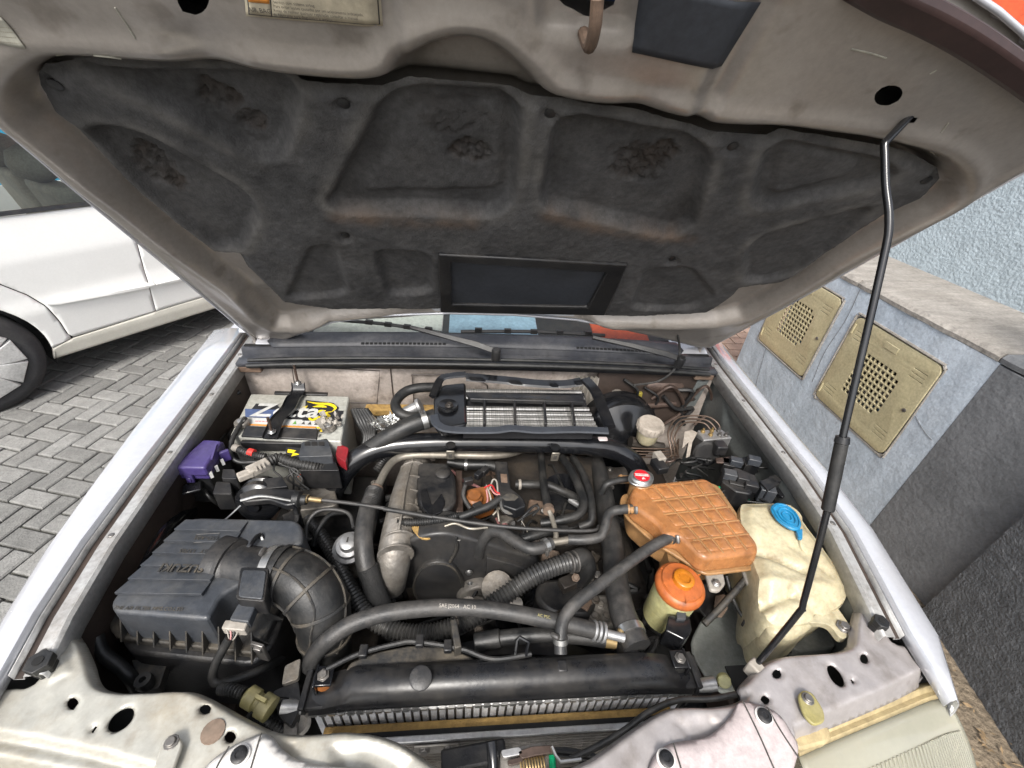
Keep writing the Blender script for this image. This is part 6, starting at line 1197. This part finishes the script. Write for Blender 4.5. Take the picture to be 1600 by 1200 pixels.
# ---- left front: olive connector, horn bits
o = thing('olive_connector', 'olive yellow round plug at the end of the pale support panel', 'connector'); MB().lathe(Z(384, 1085, .86), Z(428, 1112, .85)-Z(384, 1085, .86), [(.010, 0), (.016, .004), (.016, .02), (.013, .022), (.013, .028), (.018, .030), (.018, .048), (.010, .05)], 18).build('plug_body', 'yellow_olive', o, ang=40); MB().box(Z(408, 1092, .875), (.02, .006, .008), rz=-.4).build('plug_tab', 'yellow_olive', o, bevel=.001)
MB().tube([Z(346, 1076, .85), Z(362, 1078, .858), Z(382, 1084, .86)], .0085, corr=.0015, pitch=.005).build('plug_boot', 'rubber', o)
o = slab('pump_bracket', [(425, 1080), (466, 1062), (472, 1100), (455, 1135), (435, 1120)], .83, .05, 'black_plastic', None, r=.006); tag(o, 'black bracket left of the radiator beside the olive plug', 'bracket')
slab('bracket_hook', [(445, 1040), (470, 1028), (466, 1060), (440, 1070)], .84, .01, 'cast_metal', o, r=.004)
# ================================================================== RIGHT SIDE TANKS
TK = thing('expansion_tank', 'amber coolant expansion tank with moulded grid and red pressure cap', 'tank')
tz = .952; TOP = [(992, 757), (1100, 746), (1112, 752), (1184, 848), (1185, 862), (1104, 872), (1092, 866), (1062, 836), (1040, 838), (1030, 818), (992, 792), (985, 775)]
slab('upper_shell', TOP, tz, .045, 'tank_amber', TK, r=.014, bevel=.009, seg=3, taper=.05)
LIP = [(972, 772), (1098, 750), (1122, 758), (1196, 868), (1190, 888), (1102, 898), (1056, 868), (1020, 846), (978, 808), (968, 786)]
slab('seam_lip', LIP, .910, .007, 'tank_amber_lip', TK, r=.012, bevel=.002); slab('lower_shell', [(982, 772), (1096, 752), (1180, 862), (1102, 880), (1030, 842), (988, 806)], .902, .07, 'tank_amber_lip', TK, r=.014, bevel=.006)
TA, TB, TCc, TD = [Z(a, b, tz) for a, b in ((998, 760), (1104, 749), (1182, 856), (1100, 868))]
def tpt(s, t): return Z(*( (1-t)*((1-s)*np.array([1000, 762])+s*np.array([1106, 750]))+t*((1-s)*np.array([1092, 866])+s*np.array([1184, 855])) ), tz)
TOP2 = np.array(rpoly([Z(a, b, tz) for a, b in TOP], .014))[:, :2]
for i in range(5):
    for j in range(5):
        g_ = .022; c4 = [tpt(i/5+g_, j/5+g_), tpt((i+1)/5-g_, j/5+g_), tpt((i+1)/5-g_, (j+1)/5-g_), tpt(i/5+g_, (j+1)/5-g_)]
        if psdf(np.array(c4)[:, :2], TOP2).max() > -.002: continue
        r0 = rpoly(c4, .004, 3); c_ = np.mean(r0, axis=0); MB().loft([[p_-V(0, 0, .003) for p_ in r0], [p_+V(0, 0, .0002) for p_ in r0], [c_+(p_-c_)*.9+V(0, 0, .0012) for p_ in r0], [c_+(p_-c_)*.4+V(0, 0, .0016) for p_ in r0]]).build('moulded_panel', 'tank_amber', TK, ang=70)
for k in range(1, 5): MB().tube([tpt(s, k/5) +V(0, 0, -.0009) for s in np.linspace(.0 if k < 3 else .10, 1.02, 8)], .0020, n=6, sub=2).build('moulded_rib', 'tank_amber_lip', TK)
for k in range(1, 5): MB().tube([tpt(k/5, t)+V(0, 0, -.0009) for t in np.linspace(-.02, 1.02, 8)], .0020, n=6, sub=2).build('moulded_rib', 'tank_amber_lip', TK)
MB().lathe(Z(1000, 757, .945), (0, 0, 1), [(.022, -.03), (.022, .008), (.02, .01)], 20).build('filler_neck', 'tank_amber_lip', TK)
cc = Z(1001, 749, .962); mb = MB(); prof2 = []
for k in range(40):
    a = k*2*math.pi/40; prof2.append((cc+V(math.cos(a), math.sin(a), 0)*(.026+.006*abs(math.cos(a-.4))**6)))
mb.prism(prof2, (0, 0, .006)); CAP = mb.build('pressure_cap', 'steel', TK, bevel=.0015); MB().lathe(cc+V(0, 0, .006), (0, 0, 1), [(.024, 0), (.022, .004), (.019, .006), (0, .006)], 26).build('cap_dome', 'steel', CAP); MB().lathe(cc+V(0, 0, .0121), (0, 0, 1), [(.0, 0), (.0175, 0), (.017, .0008), (0, .0008)], 26).build('cap_decal', 'cap_red', CAP)
MB().box(cc+V(0, .001, .0133), (.030, .007, .0006), rz=-.1).build('cap_text_bar', 'white', CAP); MB().prism([cc+V(-.004, -.012, .013), cc+V(.005, -.012, .013), cc+V(.0005, -.005, .013)], (0, 0, .0006)).build('cap_mark', 'white', CAP); text('cap_text', 'NEVER OPEN HOT', cc+V(0, .001, .0139), (1, -.1, 0), (.1, 1, 0), .0045, 'ink_red', CAP)
for a, b in ((998, 795), (1058, 838), (986, 748)): MB().lathe(Z(a-6, b+1, tz-.016), V(-1, .1, 0) if a < 1050 else V(-.8, -.4, .1), [(.0095, -.02), (.0095, .012), (.011, .014), (.009, .02)], 14).build('hose_stub', 'tank_amber_lip', TK)
for q, bp in (([(1098, 882), (1128, 884), (1134, 912), (1124, 924), (1110, 922)], (1119, 911)), ([(1156, 880), (1184, 878), (1194, 900), (1182, 916), (1168, 912)], (1178, 903))):
    t_ = slab('mount_tab', q, .885, .010, 'tank_amber_lip' if False else 'dirty_white', TK, r=.006, bevel=.003); bolt_at(Z(*bp, .886), (0, 0, 1), .0065, 'steel', t_)
slab('tank_stay', [(1040, 850), (1064, 856), (1062, 880), (1046, 884)], .885, .06, 'tank_amber_lip', TK, r=.005)
# washer tank
WT = thing('washer_tank', 'cream plastic washer fluid tank with blue oval cap', 'tank')
wz = .935; WTOP = [(1160, 788), (1175, 782), (1232, 783), (1248, 796), (1325, 900), (1332, 918), (1318, 938), (1270, 960), (1220, 962), (1200, 940), (1190, 905), (1180, 870), (1165, 830)]
P0 = np.array(smooth_poly([Z(a, b, wz)[:2] for a, b in WTOP], 4)); c0 = P0.mean(0)
def wtf(P):
    d = psdf(P, P0); z = wz-.012*ss(d, -.022, 0)-.02*np.clip((.16-P[:, 1])/.12, 0, 1)
    for (a, b), h, r_ in (((1185, 850), -.014, .03), ((1230, 860), -.008, .035), ((1200, 900), .006, .03), ((1290, 900), .004, .04), ((1255, 880), -.006, .02)): q = Z(a, b, wz)[:2]; z = z+h*np.exp(-((P-q)**2).sum(1)/r_**2)
    for A_, B_, h, wv in (((1172, 850), (1262, 888), -.013, .009), ((1166, 885), (1204, 935), -.010, .008), ((1186, 902), (1292, 912), .006, .010), ((1240, 850), (1300, 895), -.007, .008), ((1196, 938), (1245, 922), -.012, .007), ((1245, 922), (1290, 950), -.008, .007)):
        sg = np.array([Z(*A_, wz)[:2], Z(*B_, wz)[:2]]); z = z+h*np.exp(-(segd(P, sg)/wv)**2)
    z = z+.0012*np.sin(P[:, 0]*70+P[:, 1]*30)*np.sin(P[:, 1]*60)
    return np.column_stack([P, z])
sheet('upper_shell', P0, [], wtf, .006, 'tank_cream', WT, ang=180)
rim_z = wtf(P0)[:, 2]; rings = []
for s_, dz in ((1.0, 0), (1.015, -.008), (1.02, -.02), (1.02, -.05), (1.0, -.055), (.97, -.10), (.93, -.13), (.8, -.14)): rings.append([V(c0[0]+(p[0]-c0[0])*s_, c0[1]+(p[1]-c0[1])*s_, zz+dz) for p, zz in zip(P0, rim_z)])
MB().loft(rings, closed=True, caps=False).build('lower_shell', 'tank_cream', WT, ang=60)
P1 = [(1200, 938), (1230, 925), (1280, 950), (1275, 975), (1240, 998), (1205, 990), (1196, 965)]
MB().loft([[q+V(0, 0, 0) for q in rpoly([Z(a, b, .90) for a, b in P1], .03, 5)], [q+V(0, 0, -.13) for q in rpoly([Z(a, b, .90) for a, b in P1], .03, 5)]]).build('sump', 'tank_cream', WT, bevel=.012, seg=3)
cp = [(1203, 792), (1212, 784), (1228, 786), (1246, 800), (1254, 818), (1250, 828), (1236, 826), (1215, 812)]; BCAP = slab('cap', cp, .950, .008, 'cap_blue', WT, r=.012, bevel=.003); cpc = Z(1230, 807, .9515)
for s_ in (.80, .55, .3): MB().tube([V(*(cpc+(Z(a, b, .9515)-cpc)*s_)) for a, b in cp+cp[:1]], .0014, n=5, sub=3).build('cap_ridge', 'cap_blue', BCAP)
slab('cap_tab', [(1244, 828), (1254, 826), (1254, 842), (1248, 840)], .945, .006, 'cap_blue', BCAP, r=.002, bevel=.002); MB().lathe(Z(1228, 808, .93), (0, 0, 1), [(.03, 0), (.028, .012)], 20).build('filler_neck', 'tank_cream', WT)
MB().tube([Z(1250, 842, .938), Z(1252, 855, .932), Z(1258, 864, .928)], .003, n=6).build('cap_strap', 'tank_cream', WT)
slab('mount_ear', [(1285, 950), (1302, 940), (1318, 962), (1330, 980), (1328, 994), (1314, 1000), (1296, 975), (1260, 972)], .905, .014, 'tank_cream', WT, r=.01, bevel=.005, seg=3); bolt_at(Z(1318, 980, .906), (0, 0, 1), .009, 'bolt', WT)
# power steering reservoir
PS = thing('steering_reservoir', 'yellowish power steering reservoir with orange screw cap', 'reservoir'); pc = Z(1064, 912, .90); axp = nrm(V(.02, -.05, 1))
MB().lathe(pc, axp, [(.030, -.13), (.040, -.125), (.0425, -.05), (.0435, -.012)], 28).build('body', 'tank_yellow', PS, ang=50); CP_ = MB().lathe(pc, axp, [(.046, -.016), (.0475, -.012), (.0475, -.004), (.044, .002), (.040, .004), (.038, .009), (.022, .011), (0, .011)], 32).build('screw_cap', 'cap_orange', PS, ang=40)
MB().lathe(pc+axp*.011, axp, [(.020, 0), (.0195, .010), (.017, .012), (.012, .012), (.010, .008), (0, .008)], 24).build('cap_knob', 'cap_amber', CP_, ang=40)
for an in (.3, 2.4, 4.5): MB().box(pc+V(math.cos(an)*.033, math.sin(an)*.033, .0075), (.022, .002, .003), rz=an).build('cap_rib', 'cap_orange', CP_)
slab('clip_block', [(1045, 960), (1078, 962), (1082, 985), (1070, 1000), (1040, 985)], .865, .05, 'black_gloss', PS, r=.004, bevel=.003); slab('clip_tab', [(1058, 955), (1072, 956), (1072, 968), (1058, 967)], .872, .015, 'grey_plastic', PS, r=.003)
slab('support_plate', [(1092, 915), (1118, 905), (1136, 930), (1128, 962), (1108, 970), (1090, 950)], .80, .006, 'black_plastic', PS, r=.01); slab('steel_stay', [(1118, 930), (1134, 928), (1138, 950), (1128, 965), (1114, 962)], .812, .003, 'rust', PS, r=.005)
# splash panel, wires by the washer tank
o = slab('splash_panel', [(1075, 1010), (1100, 960), (1160, 925), (1210, 960), (1235, 1000), (1225, 1030), (1180, 1080), (1120, 1085)], .70, .01, 'splash', None, r=.03, bevel=.004); tag(o, 'pale grey splash panel showing below the orange capped reservoir', 'panel')
o = slab('lamp_back', [(1230, 985), (1300, 975), (1310, 1012), (1240, 1020)], .79, .03, 'splash', None, r=.02, bevel=.006); tag(o, 'pale lamp housing back showing under the cream tank', 'lamp housing')
CP2 = thing('pump_wiring', 'black wiring with inline plug beside the cream tank', 'wiring'); hose('wire', None, [(1135, 900, .86), (1145, 935, .84), (1158, 960, .82), (1175, 978, .82), (1205, 1000, .82), (1235, 1018, .80)], .004, 'rubber', parent=CP2, n=8); hose('wire', None, [(1180, 910, .87), (1185, 935, .85), (1178, 955, .84), (1188, 975, .83), (1215, 995, .82)], .004, 'rubber', parent=CP2, n=8)
p, q = Z(1162, 968, .825), Z(1190, 990, .822); d = nrm(q-p); MB().box((p+q)/2, (np.linalg.norm(q-p), .020, .016), rz=math.atan2(d[1], d[0])).build('inline_plug', 'black_plastic', CP2, bevel=.002); MB().box(Z(1186, 930, .85), (.02, .02, .05)).build('pump_plug', 'black_gloss', CP2, bevel=.003)
hose('stay_strap', 'flat dark strap crossing to the steering reservoir', [(1165, 905, .875), (1145, 928, .86), (1125, 950, .845), (1100, 975, .83)], .007, 'dusty_plastic', cat='strap', n=6)
# brake fluid reservoir and lines
BR = thing('brake_reservoir', 'small brake fluid reservoir with round dusty beige cap', 'reservoir'); bc_ = Z(1017, 664, .955)
MB().lathe(bc_, (0, -.05, 1), [(.020, -.06), (.027, -.05), (.030, -.012)], 24).build('body', 'tank_cream', BR); MB().lathe(bc_, (0, -.05, 1), [(.034, -.016), (.035, -.012), (.035, .004), (.032, .008), (0, .008)], 36).build('cap', 'cap_beige', BR, ang=40)
for k in range(20):
    a = k*2*math.pi/20; MB().box(bc_+V(math.cos(a)*.035, math.sin(a)*.035, -.004), (.003, .003, .014), rz=a).build('grip_rib', 'cap_beige', BR)
MB().lathe(V(.40, .66, .83), (0, -1, .15), [(.02, .06), (.05, .05), (.11, .02), (.12, 0), (.12, -.05)], 36).build('servo_drum', 'black_gloss', BR); MB().tube([Z(985, 690, .88), Z(1010, 695, .87), Z(1035, 700, .86)], .016).build('master_cylinder', 'dirty_metal', BR)
lg = 'brown brake lines behind the amber tank'
for k in range(3): hose('brake_line', ('outermost of three thin brown brake lines arched above the valve block', 'middle of three thin brown brake lines arched above the valve block', 'innermost of three thin brown brake lines arched above the valve block')[k], [(1050+k*5, 720-k*3, .87), (1048+k*5, 700, .90), (1044+k*5, 675+k*4, .925), (1056+k*4, 655+k*5, .935), (1075, 650+k*5, .935), (1105-k*3, 651+k*5, .935), (1122-k*6, 662+k*5, .925), (1126-k*6, 676+k*4, .91)], .0026, 'copper_line', lg, 'brake line', n=6)
for k in range(4): hose('brake_line', ('level brown brake line running closest to the beige cap', 'second level brown brake line counting out from the beige cap', 'third level brown brake line counting out from the beige cap', 'level brown brake line running farthest from the beige cap')[k], [(985, 700+k*4.5, .88), (1010, 701+k*4.5, .88), (1040, 701+k*4.5, .88), (1056, 698+k*4, .88), (1060, 686+k*4, .89)], .0024, 'copper_line', lg, 'brake line', n=6)
# ABS block
AB = thing('brake_valve_block', 'bare aluminium brake valve block with black motor behind the amber tank', 'valve block')
slab('block', [(1090, 672), (1128, 671), (1144, 684), (1100, 688)], .935, .05, 'alu', AB, r=.003, bevel=.002)
for a, b in ((1098, 675), (1112, 674), (1122, 674), (1110, 680), (1124, 681), (1134, 681)): MB().lathe(Z(a, b, .935), (0, 0, 1), [(.006, 0), (.006, .004), (.003, .006), (.003, .012)], 10).build('line_port', 'brass' if a < 1115 else 'bolt', AB)
c = Z(1108, 705, .90); MB().lathe(c+V(-.005, .02, -.01), (-.2, -1, .3), [(.036, -.03), (.036, .03), (.03, .036), (0, .036)], 24).build('motor', 'black_plastic', AB); MB().box(Z(1124, 700, .925), (.03, .03, .03)).build('plug', 'black_plastic', AB, bevel=.003)
slab('white_bracket', [(1070, 674), (1082, 672), (1090, 676), (1082, 690), (1078, 712), (1072, 714), (1076, 690), (1066, 700)], .925, .004, 'cap_beige', AB, r=.003, bevel=.001); slab('stay', [(1118, 715), (1150, 712), (1168, 722), (1160, 726), (1120, 722)], .915, .006, 'brown_steel', AB, r=.003); MB().box(Z(1030, 715, .92), (.022, .03, .02), rz=.2).build('sensor_plug', 'connector', AB, bevel=.002); MB().box(Z(1030, 728, .915), (.03, .04, .02), rz=.2).build('sensor_body', 'black_plastic', AB, bevel=.003)
for k in range(0): hose('valve_wire', None, [(1080+k*6, 715+k, .90), (1070+k*9, 728, .88), (1060+k*12, 735, .86), (1050+k*15, 742, .84)], .0035, 'rubber', parent=AB, n=6)
RB = thing('relay_bank', 'black relay boxes mounted at the right inner wing', 'relay box')
slab('relay_case', [(1128, 737), (1150, 730), (1180, 742), (1188, 758), (1172, 772), (1150, 768), (1128, 752)], .925, .07, 'black_plastic', RB, r=.004, bevel=.003); slab('relay_case', [(1160, 714), (1185, 712), (1190, 724), (1165, 728)], .925, .04, 'black_plastic', RB, r=.004); slab('relay_lid', [(1187, 752), (1203, 745), (1218, 756), (1200, 766)], .935, .03, 'black_plastic', RB, r=.004, bevel=.003); slab('relay_lid', [(1200, 744), (1212, 741), (1222, 750), (1212, 754)], .935, .03, 'black_plastic', RB, r=.003); slab('bracket', [(1208, 755), (1228, 750), (1236, 765), (1224, 778), (1212, 768)], .91, .006, 'black_gloss', RB, r=.006)
MB().box(Z(1128, 763, .90), (.02, .006, .012)).build('green_fuse', 'green_plastic', RB, bevel=.001); MB().box(Z(1160, 781, .89), (.03, .006, .010)).build('green_fuse', 'green_plastic', RB, bevel=.001); hose('red_wire', None, [(1143, 768, .89), (1147, 778, .89), (1149, 786, .88)], .0045, 'wire_red', parent=RB, n=6)
for k in range(6): hose('relay_wire', None, [(1150+k*6, 775, .87), (1146+k*5, 788, .85), (1140+k*6, 800, .82)], .0045, 'rubber', parent=RB, n=6)
# wiper motor on the firewall
WM = thing('wiper_motor', 'dark brown wiper motor on the right of the firewall', 'motor'); c = Yp(1060, 608, .775)
MB().lathe(V(.50, .775, .935), (1, 0, 0), [(.02, -.01), (.026, 0), (.026, .10), (.020, .11), (0, .112)], 22).build('motor_can', 'brown_steel', WM); MB().box((.45, .78, .935), (.12, .04, .06)).build('gear_case', 'black_gloss', WM, bevel=.01); MB().lathe((.40, .765, .915), (0, -1, .2), [(.016, 0), (.016, .01), (.006, .012)], 14).build('mount_foot', 'cast_metal', WM); MB().box((.47, .752, .905), (.02, .012, .03)).build('gold_plug', 'olive_gold', WM, bevel=.002)
o = MB().tube([(.34, .76, .87), (.42, .75, .875), (.52, .75, .87), (.60, .755, .875)], .009).build('wiper_link', 'brown_steel', WM)
# perforated bracket on the right
shape2d('hinge_stay', rrect(.0, .0, .035, .14, .01), [ell((.0175, .03+.04*k), .008, .008, n=14) for k in range(3)], (V(.63, .755, .86), nrm(V(1, -.1, .15)), nrm(V(.15, 0, 1))), .003, 'bay_grey', CAR)
for y in (.3, .38): bolt_at((.705, y, .86), (-1, 0, .2), .01, 'bolt', CAR)
mb = MB()
for k in range(40): mb.add([(.26+.002*k, .757-.008*math.sin(k*.9), .84), (.26+.002*k+.002, .757-.008*math.sin(k*.9+.9), .84), (.262+.002*k, .757-.008*math.sin(k*.9+.9+.4), .97), (.26+.002*k, .757-.008*math.sin(k*.9+.4), .97)], [(0, 1, 2, 3)])
mb.build('heat_blanket', 'dirty_white', CAR, ang=80)
# deep fillers: dark hoses and lines low in the bay
random.seed(3)
for k in range(26):
    x = random.uniform(-.5, .45); y = random.uniform(.12, .70); z = random.uniform(.55, .70)
    if -.2 < x < .15 and y > .28: z += .02
    pts = [V(x, y, z), V(x+random.uniform(-.1, .1), y+random.uniform(-.08, .08), z+random.uniform(-.03, .05)), V(x+random.uniform(-.18, .18), y+random.uniform(-.12, .12), z+random.uniform(-.05, .03)), V(x+random.uniform(-.2, .2), y+random.uniform(-.15, .15), z-.08)]
    MB().tube(pts, random.uniform(.004, .012), n=8).build('low_hose', random.choice(('rubber', 'black_plastic', 'grey_rubber')), EN)
MB().box((-.42, .50, .66), (.26, .22, .10)).build('battery_tray', 'black_plastic', CAR, bevel=.01); MB().box((.30, .40, .62), (.2, .3, .1)).build('steering_box', 'dirty_metal', EN, bevel=.02); MB().box((-.30, .16, .60), (.12, .14, .16)).build('oil_cooler', 'dirty_metal', EN, bevel=.01)

for pts in ([(-.56, .86), (-.33, .86), (-.31, .975), (-.55, .985), (-.56, .86)], [(-.22, .82), (.0, .82), (.0, .93), (-.05, .97), (-.22, .965), (-.22, .82)], [(-.28, .84), (-.28, 1.0)]):
    MB().tube([(x, .7585 if i_ < 0 else .7615, z) for i_, (x, z) in enumerate(pts)], .0016, n=5, smooth=False).build('pressed_line', 'bay_dark', CAR)
def on_cover(a, b_): return psdf(np.array([[a, b_]], float), [(600, 830), (720, 815), (850, 860), (850, 960), (640, 970), (600, 930)])[0] < 0
# clutter: fixings, ties and leads all over the engine
random.seed(11)
for k in range(70):
    a, b_ = random.uniform(560, 960), random.uniform(700, 985); z = random.uniform(.74, .82)
    if on_cover(a, b_): continue
    bolt_at(Z(a, b_, z), (random.uniform(-.4, .4), random.uniform(-.6, .1), 1), random.uniform(.004, .009), random.choice(('bolt', 'cast_metal', 'rust', 'dirty_metal')), EN, 'fixing')
for k in range(26):
    a, b_ = random.uniform(600, 930), random.uniform(715, 960); z = random.uniform(.75, .82)
    if on_cover(a, b_): continue
    da, db = random.uniform(-70, 70), random.uniform(-40, 40)
    hose('lead', None, [(a, b_, z), (a+da*.3, b_+db*.2+8, z+.02), (a+da*.7, b_+db*.9-6, z+.015), (a+da, b_+db, z-.03)], random.uniform(.0018, .004), random.choice(('rubber', 'rubber', 'grey_rubber', 'copper_line', 'wire_pink')), parent=EN, n=6)
for k in range(30):
    a, b_ = random.uniform(580, 940), random.uniform(710, 960); s = random.uniform(.012, .03)
    if on_cover(a, b_): continue
    MB().box(Z(a, b_, random.uniform(.72, .79)), (s, s*random.uniform(.5, 1.4), s*.8), rz=random.uniform(0, 3), rx=random.uniform(-.4, .4)).build('bracket', random.choice(('dirty_metal', 'black_plastic', 'cast_metal', 'rust', 'dusty_plastic')), EN, bevel=.002)

MB().prism(rpoly([(.33, .768, .80), (.66, .768, .80), (.66, .768, .985), (.33, .768, 1.0)], .02), (0, -.012, 0)).build('recess_shade_panel', 'bay_dark', CAR, bevel=.004)  # dark panel added to paint the shade of the firewall's right recess
for k in range(9):
    x = .34+.035*k; MB().tube([(x, .75, .90+random.uniform(-.06, .08)), (x+.05, .742, .88+random.uniform(-.05, .08)), (x+random.uniform(.03, .12), .748, .86), (x+.06, .74, .80)], random.uniform(.003, .007), n=6).build('firewall_lead', random.choice(('rubber', 'black_plastic', 'brown_steel')), CAR)
# relay bank detail
for a, b2, z, sx_, sy_, sz_ in ((1140, 742, .935, .03, .022, .02), (1160, 748, .935, .028, .024, .02), (1173, 760, .93, .03, .02, .022), (1150, 760, .915, .04, .02, .03), (1178, 720, .935, .03, .02, .02), (1196, 770, .91, .035, .03, .04), (1150, 722, .92, .03, .02, .02), (1136, 728, .90, .03, .03, .03)):
    MB().box(Z(a, b2, z), (sx_, sy_, sz_), rz=-.35).build('relay', random.choice(('black_plastic', 'grey_plastic')), RB, bevel=.002)
for k in range(10):
    a, b2 = random.uniform(1120, 1200), random.uniform(715, 790); hose('relay_lead', None, [(a, b2, .90), (a+random.uniform(-20, 20), b2+8, .905), (a+random.uniform(-30, 30), b2+random.uniform(0, 18), .89), (a+random.uniform(-30, 30), b2+20, .85)], random.uniform(.002, .0045), random.choice(('rubber', 'rubber', 'grey_rubber')), parent=RB, n=6)
for k in range(9):
    a, b2 = random.uniform(1040, 1125), random.uniform(700, 742); hose('valve_lead', None, [(a, b2, .88), (a+random.uniform(-15, 15), b2+6, .895), (a+random.uniform(-28, 28), b2+random.uniform(0, 14), .88), (a+random.uniform(-30, 30), b2+18, .84)], random.uniform(.002, .005), random.choice(('rubber', 'rubber', 'brown_steel', 'grey_rubber')), parent=AB, n=6)
# left wing clutter and parts between plug and radiator
for k in range(8):
    a, b2 = random.uniform(325, 380), random.uniform(640, 770); hose('wing_lead', None, [(a, b2, .86), (a-12, b2+14, .87), (a-4, b2+30, .86), (a+14, b2+44, .82)], random.uniform(.003, .007), 'rubber', parent=LB, n=6)
HB = thing('horn', 'dark horn and bracket beside the radiator below the olive plug', 'horn')
MB().lathe(Z(430, 1120, .80), (.2, -1, .3), [(.01, -.03), (.02, -.01), (.042, 0), (.044, .004), (.036, .006), (.02, .002), (0, .002)], 24).build('horn_bell', 'black_gloss', HB)
MB().box(Z(455, 1128, .81), (.02, .05, .012), rz=.3).build('horn_bracket', 'cast_metal', HB, bevel=.002); bolt_at(Z(452, 1118, .82), (0, -.3, 1), .007, 'bolt', HB)
MB().tube([Z(398, 1108, .83), Z(420, 1128, .82), Z(445, 1140, .80)], .006, corr=.001, pitch=.005).build('horn_lead', 'rubber', HB)
MB().lathe(Z(470, 1131, .80), (0, -.4, 1), [(.006, 0), (.016, .0), (.017, .006), (.012, .01), (.006, .006)], 18).build('grommet', 'dirty_white', HB)
finish_roots()
